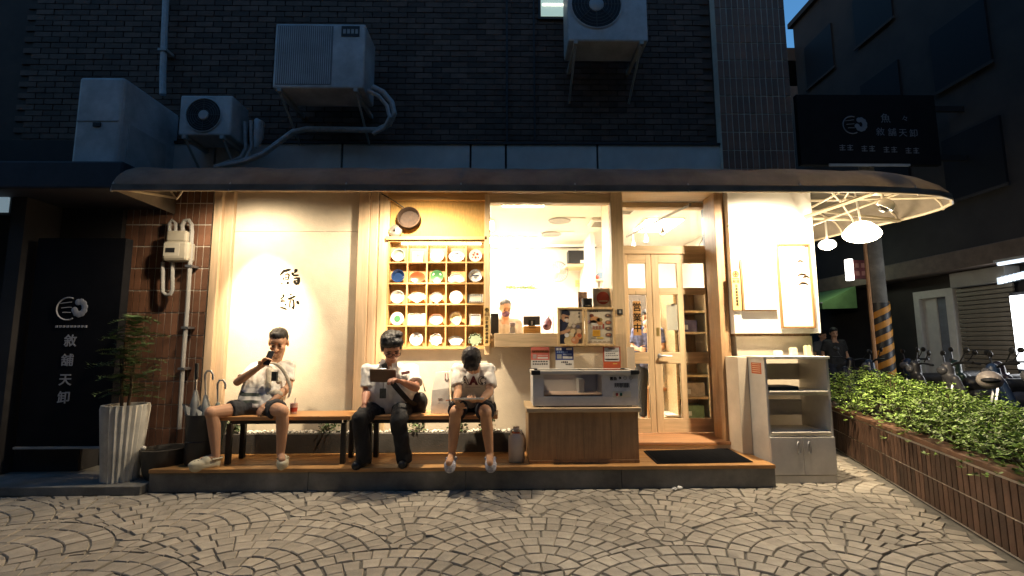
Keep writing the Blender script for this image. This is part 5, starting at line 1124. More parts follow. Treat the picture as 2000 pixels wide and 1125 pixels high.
def cp(nm, a, b, m_, par): return box(nm, a, b, m_, par, .008)
t = thing('dining_chair', 'wooden ladder-back dining chair seen through the door glass', 'chair', (2.05, 6.8, .27)); M_ch = wood('chair_wood', (.42, .20, .07), 'z', .4); q0 = P(1318, 700, 6.7)
cx_ = q0.x
cp('seat', (cx_ - .36, 6.5, .70), (cx_ + .05, 6.9, .735), M_ch, t)
for dx, dy in ((-.34, 6.52), (-.34, 6.86)): MB().tube([(cx_ + dx, dy, .272), (cx_ + dx, dy, .70)], .018, 6).build('leg', M_ch, t)
for dy in (6.52, 6.86): MB().tube([(cx_ + .09, dy, .272), (cx_ + .03, dy, .70), (cx_ + .0, dy, .95), (cx_ + .07, dy, 1.16)], .02, 6).build('leg', M_ch, t, smooth=True)
for z in (.88, .98, 1.08): box('back_slat', (cx_ + .0, 6.53, z), (cx_ + .03, 6.85, z + .05), M_ch, t, .004)
t = thing('dining_table', 'pale dining table edge seen low through the door glass', 'table', (1.9, 7.4, .27)); box('table_top', (1.55, 7.1, .98), (2.3, 7.8, 1.02), M_sh, t, .006)
for dx, dy in ((1.6, 7.15), (2.25, 7.15), (1.6, 7.75), (2.25, 7.75)): box('leg', (dx - .02, dy - .02, .27), (dx + .02, dy + .02, .98), M_sh, t)
t, a, b, z0, z1 = onwall('white_sheet', 'white paper sheet taped inside the right door leaf', 'paper', 1302, 595, 1328, 645, YD + .03, .002, paper, 0); box('tape', ((a + b) / 2 - .02, YD + .0285, z1 - .02), ((a + b) / 2 + .02, YD + .03, z1 + .015), mat('faint_print'), t)
t = thing('pale_bench_box', 'pale low bench box on the floor inside the door', 'bench', (2.05, 6.2, .27)); box('box_body', (P(1300, 815, 6.15).x, 6.12, .272), (P(1338, 815, 6.15).x, 6.5, .42), M_sh, t, .004); box('lid', (P(1300, 815, 6.15).x - .01, 6.11, .42), (P(1338, 815, 6.15).x + .01, 6.51, .44), M_rw, t)
k = P(1384, 394, YD - .02); t = thing('door_sensor', 'small black sensor at the top right corner of the transom', 'sensor', k); box('sensor_body', k + V((-.045, -.05, -.05)), k + V((.045, .02, .05)), M_dark, t, .008); MB().ell(k + V((0, -.05, 0)), (.02, .015, .02)).build('lens', M_glass, t); MB().tube([k + V((.02, 0, -.05)), P(1386, 440, YD), P(1366, 478, YD)], .004, 5).build('cable', M_dark, t)
# ================================================================ right: planter, hedge
pl_ = thing('brick_planter', 'long low tiled brick planter running along the right', 'planter', (3.7, 4.5, 0))
A_, B_ = V((tl.x, tl.y)) - V((pdir.x, pdir.y)) * .9, V((tn.x, tn.y)) + V((pdir.x, pdir.y)) * 2.0
dn = (B_ - A_).normalized(); rt = -V((dn.y, -dn.x)) if V((dn.y, -dn.x)).x < 0 else V((dn.y, -dn.x))
if rt.x < 0: rt = -rt
Lw = (B_ - A_).length; PW = .98; ang = math.atan2(dn.y, dn.x); HP = .52
Mp = Matrix.Translation((A_.x, A_.y, 0)) @ Matrix.Rotation(ang, 4, 'Z')
sgn = 1 if (Mp.to_3x3() @ V((0, 1, 0))).x > 0 else -1
wall_ = MB().box((0, 0, 0), (Lw, sgn * .12, HP - .04), Mp).build('near_wall', M_mortar, pl_)
MB().box((0, sgn * (PW - .12), 0), (Lw, sgn * PW, HP - .04), Mp).build('far_wall', M_mortar, pl_)
MB().box((0, sgn * .12, 0), (.12, sgn * (PW - .12), HP - .04), Mp).build('end_wall', M_mortar, pl_)
MB().box((.12, sgn * .12, 0), (Lw, sgn * (PW - .12), HP - .1), Mp).build('soil', M_soil, pl_)
MB().box((-.015, -sgn * .015, HP - .04), (Lw, sgn * .135, HP), Mp).build('coping', mat('coping_tile', (.15, .075, .04), .6, .3, 5, .2), pl_, .004)
nt_ = int(Lw / .0725)
for c_ in range(nt_):
    for r_ in range(2):
        p_ = Mp @ V(((c_ + .5) * Lw / nt_, -sgn * .001, .125 + .228 * r_)); tile(wall_, p_.x, p_.y, p_.z, ang + (math.pi if sgn < 0 else 0), tile_me2)
hg = thing('hedge', 'bright green clipped leafy hedge filling the brick planter', 'hedge', (4.2, 4.5, HP))
lv = MB(); random.seed(11)
clumps = []
for q in range(560):
    u = random.uniform(.1, Lw); v_ = random.uniform(.0, PW + .05); hgt = HP + .04 + (.44 - .30 * u / Lw) * (1 - ((v_ - PW * .5) / (PW * .62)) ** 2) * random.uniform(.7, 1.12)
    clumps.append((u, v_, hgt))
for u, v_, hgt in clumps:
    for s in range(11):
        du, dv, dh = random.gauss(0, .10), random.gauss(0, .09), -abs(random.gauss(0, .13)) * (1 - .5 * u / Lw)
        c_ = V((u + du, v_ + dv, max(HP - .08, hgt + dh)))
        for l_ in range(7):                         # a whorl of leaves
            an = l_ * .9 + random.random(); tilt = random.uniform(-.1, .8); s_ = random.uniform(.022, .044)
            d_ = V((math.cos(an), math.sin(an), tilt)).normalized(); sd = V((-math.sin(an), math.cos(an), random.uniform(-.3, .3))) * s_ * .28
            pts = [c_, c_ + d_ * s_ * .5 + sd, c_ + d_ * s_, c_ + d_ * s_ * .5 - sd]
            lv.add([Mp @ V((p_.x, sgn * p_.y, p_.z)) for p_ in pts], [(0, 1, 2, 3)])
lv.build('crown', M_green, hg)
tw = MB()
for u, v_, hgt in clumps[::3]: b_ = Mp @ V((u, sgn * min(max(v_, .2), PW - .2), HP - .12)); e_ = Mp @ V((u + random.uniform(-.06, .06), sgn * v_, hgt - .02)); tw.tube([b_, e_], [.008, .004], 5)
tag(tw.build('stems', M_bark, hg), kind='stuff')
# ================================================================ street on the right
ob_ = thing('sky_blocking_building', 'unseen building across the lane, added and sized to block sky light', 'building', (0, -4, 0)); box('wall', (-30, -6, 0), (30, -2.6, 9.5), M_concrete, ob_)  # added out of view; its height limits the sky light on the shop
XR = 8.3
def Q(px, py, X=XR): d = ray(px, py); return CO + d * (X / d.x)
rb = thing('street_building', 'dark tall building with ground-floor shops across the side street', 'building', (XR + 2, 8, 0))
box('wall', (XR + .25, 2, 2.9), (XR + 5, 13.2, 10.6), M_darkwall, rb); box('roof_parapet', (XR + .15, 2, 10.6), (XR + 5, 13.3, 10.75), M_darkwall, rb); box('end_balcony', (XR - .9, 13.2, 9.55), (XR + 5, 14.6, 9.95), M_darkwall, rb)
box('fascia', (XR - .25, 4.5, 2.62), (XR + .5, 13.2, 2.95), mat('fascia_brown', (.12, .09, .07), .8, .3), rb, .02)
for q in range(5):
    y = 4.0 + q * 1.9
    for z in (4.0, 6.2, 8.4): wn = box('window', (XR + .20, y, z), (XR + .245, y + 1.1, z + 1.2), mat('dark_pane', (.012, .013, .016), .6, 0, spec=.2), rb); box('frame', (XR + .17, y - .05, z - .06), (XR + .199, y + 1.15, z - .0), M_darkwall, wn)
box('ground_wall', (XR + .3, 2, 0), (XR + 1, 13.2, 2.62), M_darkwall, rb)
fb = thing('far_building', 'dark building closing the far end of the side street', 'building', (6, 19, 0)); box('wall', (2, 17.5, 0), (14, 18.5, 11.2), M_darkwall, fb)
for q in range(4): wn = box('window', (4.2 + q * 1.3, 17.45, 4.3), (5.0 + q * 1.3, 17.499, 5.5), mat('dark_pane'), fb); box('frame', (4.15 + q * 1.3, 17.43, 4.24), (5.05 + q * 1.3, 17.449, 4.3), M_grey, wn)
# shop fronts on that facade: white doors, shutter, lit screen
def yr(px, X=XR): return Q(px, 600, X).y
ds = thing('white_door_front', 'pale framed doors in the street building behind the scooters', 'door', (XR, 9.3, 0))
ys = [yr(px) for px in (1852, 1838, 1812, 1786, 1776)]
for a, b in ((ys[0], ys[1]), (ys[3], ys[4])): box('post', (XR + .1, a, 0), (XR + .28, b, 2.2), mat('dim_white', (.55, .55, .53), .6, .1), ds)
box('header', (XR + .1, ys[0], 2.2), (XR + .28, ys[4], 2.35), mat('dim_white'), ds); box('panel', (XR + .2, ys[1], 0), (XR + .26, ys[2], 2.2), mat('panel_bluegrey', (.16, .18, .22), .4, .2), ds); box('panel', (XR + .18, ys[2], 0), (XR + .24, ys[3], 2.2), mat('dim_white'), ds)
sh2 = thing('roller_shutter', 'half-lit metal roller shutter in the street building', 'shutter', (XR, 8.2, 0)); y0, y1 = yr(1968), yr(1858)
for q in range(28): box('slat', (XR + .12, y0, .08 + q * .08), (XR + .16, y1, .148 + q * .08), mat('shutter_metal', (.22, .19, .15), .45, .15, metal=.3), sh2, .006)
box('shutter_box', (XR + .02, y0, 2.33), (XR + .29, y1, 2.6), M_grey, sh2, .01)
ls = thing('lit_shop_screen', 'bright white lit shop front at the right picture edge', 'screen', (XR, 7.4, 0)); y0, y1 = 6.6, yr(1974); box('lit_panel', (XR + .0, y0, P(1990, 722, 7.5).z), (XR + .05, y1, Q(1985, 577).z), glow('screen_glow', (.95, .97, 1), 2.5), ls); box('frame', (XR + .05, y0 - .05, 0), (XR + .12, y1 + .05, Q(1985, 570).z), M_dark, ls)
fl = thing('fluorescent_tube', 'pale fluorescent strip under the eave at the right edge', 'lamp', Q(1980, 515)); MB().tube([Q(1950, 516, XR - .3), Q(2010, 506, XR - .3)], .03, 6).build('tube', glow('cool_tube', (.7, .85, 1), .5), fl); box('holder', Q(2010, 506, XR - .3) + V((-.03, -.05, .03)), Q(1950, 516, XR - .3) + V((.03, .05, .07)), M_grey, fl)
rf = thing('window_sign_strip', 'strip of pale lettering above the lit shop front', 'sign', Q(1970, 545))
for q in range(7): p_ = Q(1952 + 8 * q, 548 - 2 * q, XR - .02); box('pale_mark', p_ + V((-.01, -.05, -.06)), p_ + V((.01, .03, .05)), glow('strip_glow', (.6, .75, .9), .45), rf)
for px, py, lab in ((1712, 549, 'amber string bulb nearest the pole'), (1740, 541, 'small amber string bulb right of the pole')):
    pass
# green shop awning far back
ga = thing('green_awning', 'small green awning far down the side street', 'awning', P(1645, 590, 13.5)); mb = MB(); f0, f1, g0, g1 = V((7.25, 10.9, 2.24)), V((7.25, 13.1, 2.24)), V((8.05, 10.9, 2.62)), V((8.05, 13.1, 2.62))
mb.add([f0, g0, g1, f1], [(0, 1, 2, 3)]); mb.add([f0, f1, f1 + V((0, 0, -.14)), f0 + V((0, 0, -.14))], [(0, 1, 2, 3)]); mb.add([f0, g0, g0 + V((0, 0, -.5)), f0 + V((0, 0, -.14))], [(0, 1, 2, 3)]); mb.build('canopy', mat('green_canvas', (.12, .24, .08), .8, .2), ga); MB().tube([f0, f1], .02, 5).build('bar', M_grey, ga)
lamp('awning_lamp', 'POINT', V((7.2, 10.6, 2.9)), 5, (.9, 1, .75), ga, .1)
# light-box sign by the pole
t = thing('light_box_sign', 'small dark red projecting shop sign with lit white edge beside the pole', 'sign', P(1682, 525, 9.5)); a, b, z0, z1 = XZ(1666, 508, 1706, 544, 9.5); box('face', (a, 9.5, z0), (b, 9.62, z1), mat('sign_red_dark', (.14, .03, .03), .5, .3), t, .004); box('lit_edge', (a - .09, 9.48, z0 - .03), (a - .004, 9.6, z1 + .02), glow('edge_glow', (1, .95, .88), 2.2), t)
for q in range(3):
    for w_ in range(2): box('mark', (a + .05 + .12 * q, 9.495, z0 + .06 + .16 * w_), (a + .12 + .12 * q, 9.5, z0 + .15 + .16 * w_), mat('sign_text_dim', (.35, .16, .12), .6, 0), t)
# utility pole with yellow and black stripes
pp = P(1717, 600, 8.8); t = thing('utility_pole', 'concrete utility pole with slanted yellow and black warning stripes', 'pole', (pp.x, 8.8, 0)); r_ = .145
MB().lathe([(r_ + .02, 0), (r_, 1.0), (r_ - .02, 4), (r_ - .03, 5.5)], (pp.x, 8.8, 0), 20).build('shaft', M_concrete, t, smooth=True)
for q in range(7):
    mb = MB(); z = .35 + q * .23; vs = []
    for i in range(13): an = R(-180 + 180 * i / 12); rr = r_ + .022; vs += [(pp.x + rr * math.cos(an), 8.8 + rr * math.sin(an), z + .26 * i / 12), (pp.x + rr * math.cos(an), 8.8 + rr * math.sin(an), z + .115 + .26 * i / 12)]
    mb.add(vs, [(2 * i, 2 * i + 2, 2 * i + 3, 2 * i + 1) for i in range(12)]); mb.build('yellow_stripe', mat('warning_yellow', (.45, .19, .015), .55, .15), t, smooth=True)
MB().lathe([(r_ + .022, .25), (r_ + .015, 2.05)], (pp.x, 8.8, 0), 20, None, False).build('black_wrap', M_black, t, smooth=True)
MB().tube([(pp.x - r_ - .06, 8.74, .6), (pp.x - r_ - .06, 8.74, 3.2)], .03, 6).build('conduit', mat('orange_conduit', (.5, .26, .12), .5, .2), t)
# dark hanging sign upstairs, facing the street
a, b, z0, z1 = XZ(1560, 185, 1832, 322, 8.4); t = thing('upstairs_signboard', 'large dark upstairs signboard with pale ring emblem and faint characters', 'sign', ((a + b) / 2, 8.4, z0)); box('board', (a, 8.4, z0), (b, 8.5, z1), mat('sign_black'), t, .01); box('lower_trim', (a + .5, 8.38, z0 - .03), (b - .6, 8.4, z0 + .015), M_grey, t); box('mounting_beam', (b, 8.42, z1 - .3), (XR + .3, 8.48, z1 - .2), M_dark, t); box('mounting_beam', (b, 8.42, z0 + .1), (XR + .3, 8.48, z0 + .2), M_dark, t)
M_dimw = mat('dim_lettering', (.16, .17, .19), .6, .15); k = P(1671, 244, 8.39); ring_logo(k.x, k.z, 8.39, .22, t, m=M_dimw)
for ch, px, py, s in (('魚', 1730, 232, .19), ('々', 1768, 232, .13), ('敘', 1720, 258, .165), ('舖', 1743, 259, .165), ('天', 1764, 260, .165), ('卸', 1785, 261, .165)): k = P(px, py, 8.39); text(ch, s, frontM(k.x, 8.395, k.z), M_dimw, t)
for g_ in range(4):
    for w_ in range(2):
        k = P(1646 + 43 * g_ + 15 * w_, 288 + 2 * g_, 8.39); mc = MB(); [mc.box(k + V((-.055, 0, -.05 + .04 * i)), k + V((.05 - .02 * (i % 2), .006, -.038 + .04 * i))) for i in range(3)]; mc.box(k + V((-.01, -.001, -.055)), k + V((.004, .005, .055))); mc.build('small_character', M_dimw, t)
# ---------------- parked scooters
def wheel(t, c, r_, w_=.05):
    MX = Matrix.Rotation(R(90), 3, 'X')
    wh = MB().lathe([(r_ - .05, -w_), (r_ - .015, -w_ * .95), (r_, 0), (r_ - .015, w_ * .95), (r_ - .05, w_)], c, 26, MX, False).build('wheel', M_rubber, t, smooth=True)
    mb = MB().lathe([(r_ - .05, -w_ * .7), (r_ - .065, 0), (r_ - .05, w_ * .7)], c, 26, MX, False)
    for q in range(6): an = q * math.pi / 3; mb.tube([c + V((.03 * math.cos(an), 0, .03 * math.sin(an))), c + V(((r_ - .055) * math.cos(an), 0, (r_ - .055) * math.sin(an)))], .011, 5)
    mb.lathe([(.001, -.04), (.035, -.04), (.035, .04), (.001, .04)], c, 10, MX); mb.build('rim', M_steel, wh)
def scooter(lab, loc, rz, body_c, lean=.1):
    t = thing('scooter', lab, 'scooter', (0, 0, 0), 'scooters parked behind the hedge'); n = 'scooter_paint_%d' % int(body_c[0] * 999 + body_c[2] * 99)
    m = mat(n, body_c, .4, .1, 5)
    wheel(t, V((.62, 0, .25)), .25); wheel(t, V((-.58, 0, .25)), .25)
    mb = MB(); mb.cap((-.68, 0, .60), (-.15, 0, .56), .13, .15); mb.cap((-.15, 0, .5), (-.55, 0, .42), .13, .11); fuse(mb, 'rear_body', m, t, .018, 4)
    mb = MB(); mb.cap((-.66, 0, .76), (-.1, 0, .73), .10, .11); mb.box((-.7, -.1, .66), (0, .1, .74)); fuse(mb, 'seat', mat('seat_vinyl', (.02, .02, .02), .5, .2), t, .016, 4)
    MB().prism([(-.2, .22), (.36, .22), (.40, .30), (-.1, .32)], .26, Matrix.Translation((0, .13, 0)) @ Matrix.Rotation(R(90), 4, 'X')).build('floorboard', M_black, t, .01)
    mb = MB(); mb.cap((.36, -.13, .32), (.50, -.10, .82), .045, .05); mb.cap((.36, .13, .32), (.50, .10, .82), .045, .05); mb.cap((.38, 0, .34), (.52, 0, .86), .07, .07); mb.cap((.52, 0, .86), (.52, 0, .98), .08, .07); fuse(mb, 'front_shield', m, t, .018, 4)
    mb = MB(); mb.tube([(.40, .34, 1.02), (.47, .15, 1.03), (.50, 0, .98), (.47, -.15, 1.03), (.40, -.34, 1.02)], .016, 7); mb.build('handlebar', M_black, t, smooth=True)
    for s in (-1, 1):
        MB().tube([(.46, s * .17, 1.03), (.44, s * .22, 1.10), (.43, s * .25, 1.15)], .008, 5).build('mirror_stem', M_black, t); MB().ell((.42, s * .27, 1.18), (.02, .055, .04)).build('mirror', M_black, t, smooth=True)
    MB().ell((.585, 0, .93), (.05, .085, .06)).build('headlight', mat('headlight_glass', (.12, .12, .13), .15, 0), t, smooth=True)
    MB().tube([(.86, 0, .30), (.80, 0, .46), (.64, 0, .53), (.48, 0, .46)], [.05, .06, .065, .05], 8).build('front_fender', m, t, smooth=True)
    MB().tube([(.5, -.05, .8), (.58, -.06, .5), (.62, -.06, .25)], .02, 6).build('fork', M_steel, t); MB().tube([(.5, .05, .8), (.58, .06, .5), (.62, .06, .25)], .02, 6).build('fork', M_steel, t)
    MB().tube([(-.2, -.15, .28), (-.5, -.17, .3), (-.85, -.18, .36)], [.03, .05, .05], 8).build('exhaust', M_steel, t, smooth=True)
    box('number_plate', (-.84, -.13, .42), (-.82, .13, .57), M_white, t, .003); box('tail_light', (-.82, -.07, .62), (-.79, .07, .68), M_red, t, .005)
    MB().tube([(-.75, .09, .74), (-.88, .08, .80), (-.88, -.08, .80), (-.75, -.09, .74)], .012, 6).build('grab_rail', M_steel, t)
    t.location = loc; t.rotation_euler = (lean, 0, rz); return t
for lab, x, y, rz, c, ln in (('dark scooter with white number plate nearest the striped pole', 6.25, 8.6, 75, (.02, .02, .025), .1), ('blue-black scooter with chrome front wheel just right of the pole', 6.35, 7.55, 158, (.015, .03, .07), .1), ('black scooter third in the row from the pole', 6.5, 6.9, 152, (.03, .03, .035), -.08),
        ('grey scooter fourth in the row from the pole', 6.45, 6.3, 163, (.10, .10, .11), .08), ('dark blue scooter fifth in the row from the pole', 6.5, 5.7, 155, (.02, .04, .09), .1), ('black scooter under the pale helmet', 6.3, 5.15, 160, (.05, .045, .05), -.06), ('dark red scooter behind the low end of the hedge', 6.2, 4.5, 156, (.09, .02, .02), .08), ('black scooter nearest the right picture edge', 5.9, 3.9, 162, (.03, .03, .03), .06), ('black scooter against the pale doors', 7.3, 8.0, 170, (.02, .02, .02), .07), ('dark green scooter in the back row before the shutter', 7.3, 7.2, 165, (.015, .035, .025), -.07), ('dark scooter in the back row below the shutter middle', 7.3, 6.5, 172, (.025, .02, .03), .08), ('black scooter in the back row beside the lit shop front', 7.25, 5.8, 160, (.02, .02, .022), .07)):
    scooter(lab, (x, y, .02), R(rz), c, ln)
k = P(1933, 742, 5.4); t = thing('helmet', 'pale round helmet resting on a parked scooter', 'helmet', k); mb = MB(); mb.ell(k, (.11, .12, .10), None, 18, 12); mb.build('shell', mat('helmet_pale', (.38, .33, .30), .35, .25, 8), t, smooth=True); MB().ell(k + V((-.04, -.05, .0)), (.085, .085, .035), None, 14, 8).build('visor', M_dark, t, smooth=True)
# ================================================================ people
random.seed(5)
def bvh(o): return BVHTree.FromPolygons([v.co.copy() for v in o.data.vertices], [tuple(p.vertices) for p in o.data.polygons])
def axes(f, u):
    f = V(f).normalized(); u = V(u); u = (u - f * u.dot(f)).normalized(); r = f.cross(u)
    return f, u, r
def head_shapes(mb, c, f, u, s=1.):
    f, u, r = axes(f, u); c = V(c); M = Matrix((r, f, u)).transposed()     # local x right, y forward, z up
    def E(x, y, z, a, b, d, n=16, m=10): mb.ell(c + M @ V((x, y, z)) * s, (a * s, b * s, d * s), M, n, m)
    E(0, -.012, .035, .074, .092, .082); E(0, .018, -.030, .062, .070, .080); E(0, .045, -.088, .034, .034, .028); E(0, .062, .035, .050, .026, .03)
    for x in (-1, 1):
        E(x * .034, .062, -.028, .026, .026, .024, 10, 7); E(x * .075, -.012, -.010, .011, .022, .034, 10, 7); E(x * .028, .077, .014, .022, .012, .007, 10, 6)
    mb.cap(c + M @ V((0, .082, .002)) * s, c + M @ V((0, .104, -.036)) * s, .009 * s, .014 * s, 8)
    E(-.012, .094, -.038, .009, .009, .007, 8, 5); E(.012, .094, -.038, .009, .009, .007, 8, 5); E(0, .082, -.062, .022, .010, .006, 10, 6); E(0, .079, -.073, .019, .010, .006, 10, 6)
    return M
def face_parts(t, c, M, s, glasses=False, mask=None):
    c = V(c)
    for x in (-1, 1):
        if mask is None or True:
            MB().ell(c + M @ V((x * .03, .079, -.002)) * s, (.014 * s, .007 * s, .005 * s), M, 10, 6).build('eye', mat('eye_dark', (.03, .02, .015), .2, 0), t, smooth=True)
            MB().ell(c + M @ V((x * .031, .086, .021)) * s, (.020 * s, .005 * s, .0045 * s), M, 10, 6).build('eyebrow', M_hair, t, smooth=True)
    if not mask: MB().ell(c + M @ V((0, .090, -.067)) * s, (.018 * s, .004 * s, .0022 * s), M, 10, 6).build('mouth', mat('lip', (.22, .07, .05), .4, 0), t, smooth=True)
    if mask:
        mb = MB(); mb.ell(c + M @ V((0, .050, -.058)) * s, (.060 * s, .062 * s, .048 * s), M, 18, 12); mb.ell(c + M @ V((0, .072, -.035)) * s, (.035 * s, .045 * s, .03 * s), M, 14, 9); fuse(mb, 'face_mask', mask, t, .006, 4)
    if glasses:
        g_ = MB()
        for x in (-1, 1): g_.tube([c + M @ V((x * .032 + .026 * math.cos(2 * math.pi * i / 16), .099, -.004 + .017 * math.sin(2 * math.pi * i / 16))) * s for i in range(17)], .0022 * s, 4); g_.tube([c + M @ V((x * .058, .097, .0)) * s, c + M @ V((x * .080, -.005, .004)) * s], .0022 * s, 4)
        g_.tube([c + M @ V((-.007, .100, 0)) * s, c + M @ V((.007, .100, 0)) * s], .0025 * s, 4); g_.build('glasses', M_dark, t)
def hair_mesh(t, c, M, s, style='short', m=None):
    mb = MB(); c = V(c)
    def E(x, y, z, a, b, d): mb.ell(c + M @ V((x, y, z)) * s, (a * s, b * s, d * s), M, 16, 10)
    if style == 'short':
        E(0, -.018, .062, .079, .094, .070); E(0, -.045, .03, .078, .068, .080); E(0, .045, .088, .060, .042, .028); E(-.062, -.02, .028, .018, .045, .05); E(.062, -.02, .028, .018, .045, .05)
    elif style == 'thick':
        E(0, -.012, .072, .090, .098, .074); E(0, -.05, .03, .086, .07, .085); E(-.03, .055, .085, .06, .045, .036); E(.04, .05, .09, .055, .045, .036); E(-.072, -.01, .03, .018, .045, .055); E(.072, -.01, .03, .018, .045, .055); E(.05, .03, .12, .04, .04, .025); E(-.05, .0, .125, .04, .045, .025)
    elif style == 'crop':
        E(0, -.016, .060, .079, .095, .071); E(0, -.045, .02, .079, .066, .088); E(0, .05, .074, .066, .045, .042); E(-.063, -.015, .02, .018, .05, .06); E(.063, -.015, .02, .018, .05, .06)
    elif style == 'fade':
        E(0, -.016, .072, .076, .090, .058); E(0, .032, .086, .060, .042, .030); E(0, -.052, .03, .073, .056, .075); E(-.066, -.02, .045, .012, .035, .03); E(.066, -.02, .045, .012, .035, .03)
    elif style == 'tied':
        E(0, -.02, .052, .078, .088, .072); E(0, -.05, .0, .070, .06, .08); E(-.03, -.10, -.03, .04, .045, .06)
    o = fuse(mb, 'hair', m or M_hair, t, .007, 3)
    me = o.data
    nrm = [v.normal.copy() for v in me.vertices]
    for v, vn in zip(me.vertices, nrm):                # locks
        p = v.co; q = V((p.x * 60, p.y * 60, p.z * 22)); v.co = p + vn * (noise.noise(q) * .005 + noise.noise(q * 2.3) * .003)
    st = MB(); rnd_ = random.Random(int(c.x * 1000)); vs_ = me.vertices; lw = WT[o]
    for k in range(1500):                              # loose strands
        v = vs_[rnd_.randrange(len(vs_))]; p = v.co + lw; n_ = nrm[v.index]; crown = c + M @ V((0, -.03, .10)) * s
        d_ = (p - crown); d_ = (d_ - n_ * d_.dot(n_)); d_ = d_.normalized() if d_.length > 1e-4 else V((0, 0, -1)); sd = n_.cross(d_) * .0016 * s
        L_ = rnd_.uniform(.012, .030) * s; e_ = p + d_ * L_ + n_ * rnd_.uniform(-.001, .006) * s; st.add([p - sd, p + sd, e_], [(0, 1, 2)])
    st.build('hair_strands', m or M_hair, o)['kind'] = 'stuff'
    return o
def hand(mb, wrist, d, pn, side, curl=.5, s=1., spread=.12, thumb=.6):
    """palm and five fingers: d along the hand, pn out of the palm, side +1 when the thumb lies towards d x pn"""
    d = V(d).normalized(); pn = V(pn); pn = (pn - d * pn.dot(d)).normalized(); x = d.cross(pn).normalized() * side
    w = V(wrist)
    for k in (-1.5, -.5, .5, 1.5): mb.cap(w + x * (k * .011 * s), w + d * (.088 * s) + x * (k * .0195 * s), .015 * s, .0125 * s, 8)
    mb.cap(w + d * .03 * s + x * .02 * s + pn * .008 * s, w + d * .05 * s + x * .028 * s + pn * .008 * s, .017 * s, .014 * s, 8)
    for k, (L, ln) in enumerate(((-1.5, .060), (-.5, .076), (.5, .080), (1.5, .070))):
        p = w + d * (.088 * s) + x * (L * .0205 * s); an = 0.; dd = d + x * (L * spread * .35); dd.normalize()
        rr = (.0085, .0095, .0098, .0095)[k] * s
        for j, fr in enumerate((.46, .31, .23)):
            an += curl * (.7, .95, .7)[j]; v = dd * math.cos(an) + pn * math.sin(an); q = p + v * (ln * fr * s); mb.cap(p, q, rr, rr * .93, 8); p = q; rr *= .93
    p = w + d * (.030 * s) + x * (.026 * s); v = (d * .62 + x * .72 + pn * (.25 + thumb * .4)).normalized(); q = p + v * .045 * s; mb.cap(p, q, .0135 * s, .011 * s, 8)
    v2 = (d * .9 + x * .12 + pn * (.3 + thumb * .5)).normalized(); q2 = q + v2 * .030 * s; mb.cap(q, q2, .011 * s, .0098 * s, 8); mb.cap(q2, q2 + (v2 + pn * .2).normalized() * .022 * s, .0098 * s, .0085 * s, 8)
def arm(mb, sh, el, wr, s=1.):
    mb.cap(sh, el, .047 * s, .038 * s); mid = V(el).lerp(V(wr), .3); mb.cap(el, mid, .039 * s, .040 * s); mb.cap(mid, wr, .040 * s, .025 * s)
def leg(mb, hip, kn, an, s=1.):
    hip, kn, an = V(hip), V(kn), V(an)
    mb.cap(hip, kn, .080 * s, .056 * s); mb.ell(kn, (.058 * s,) * 3); calf = kn.lerp(an, .32) + V((0, .018, 0)); mb.cap(kn, calf, .050 * s, .056 * s); mb.cap(calf, an, .055 * s, .034 * s)
def clog(t, heel, toe, m, nm='clog', holes=True, sole=None):
    """round-toed clog from heel to toe point, standing on its sole"""
    heel, toe = V(heel), V(toe); d = (toe - heel); L = d.length; d.normalize(); x = d.cross(V((0, 0, 1))).normalized(); mb = MB()
    u = x.cross(d).normalized(); M = Matrix((x, d, u)).transposed()
    def E(a, b, c, ra, rb, rc): mb.ell(heel + M @ V((a, b, c)), (ra, rb, rc), M, 16, 10)
    mb.cap(heel + M @ V((0, .045, .022)), heel + M @ V((0, L - .06, .022)), .042, .050, 14)
    E(0, L - .085, .040, .054, .085, .046); E(0, L - .14, .055, .048, .055, .05); E(0, .05, .04, .042, .05, .035)
    o = fuse(mb, nm, m, t, .006, 4)
    MB().tube([heel + M @ V((.046 * math.cos(a), .075 + .085 * math.sin(a), .075)) for a in [R(180 + 180 * i / 12) for i in range(13)]], .010, 6).build('heel_strap', m, o, smooth=True)
    if holes:
        bv = bvh(o); lw = WT[o]
        for a, b in ((-.024, .05), (0, .042), (.024, .05), (-.03, .075), (0, .07), (.03, .075), (-.018, .10), (.018, .10)):
            p = heel + M @ V((a, L - b, .2)); hit = bv.ray_cast(p - lw, -u)
            if hit[0]: MB().lathe([(.001, .001), (.0055, .001)], hit[0] + lw + hit[1] * .001, 8, hit[1].to_track_quat('Z', 'Y').to_matrix(), False).build('vent_hole', M_dark, o)
    return o
def torso(mb, hipL, hipR, shL, shR, belly=.115, chest=.115, neck=None):
    hipL, hipR, shL, shR = map(V, (hipL, hipR, shL, shR)); hc = (hipL + hipR) / 2; sc = (shL + shR) / 2
    for a, b in ((hipL, shL), (hipR, shR)):
        i_ = V(a).lerp(hc, .2); j_ = V(b).lerp(sc, .36) - (sc - hc).normalized() * .07
        mb.cap(i_, i_.lerp(j_, .5), belly, belly * .98); mb.cap(i_.lerp(j_, .5), j_, belly * .98, chest * .86)
    mb.cap(hc, hc.lerp(sc, .82), belly * 1.02, chest); mb.cap(shL, shR, .062, .062)
    if neck is not None: mb.cap(sc, sc.lerp(V(neck), .55), .075, .056)
M_denim = mat('dark_shorts', (.035, .036, .04), .85, .25, 25, .35, 60)
M_blackcloth = mat('black_cloth', (.013, .013, .015), .85, .3, 20, .3, 40)
M_tee = mat('white_tee', (.74, .70, .64), .85, .05, 8, .2, 50)
M_shirt = mat('white_shirt', (.72, .70, .67), .8, .05, 8, .2, 40)
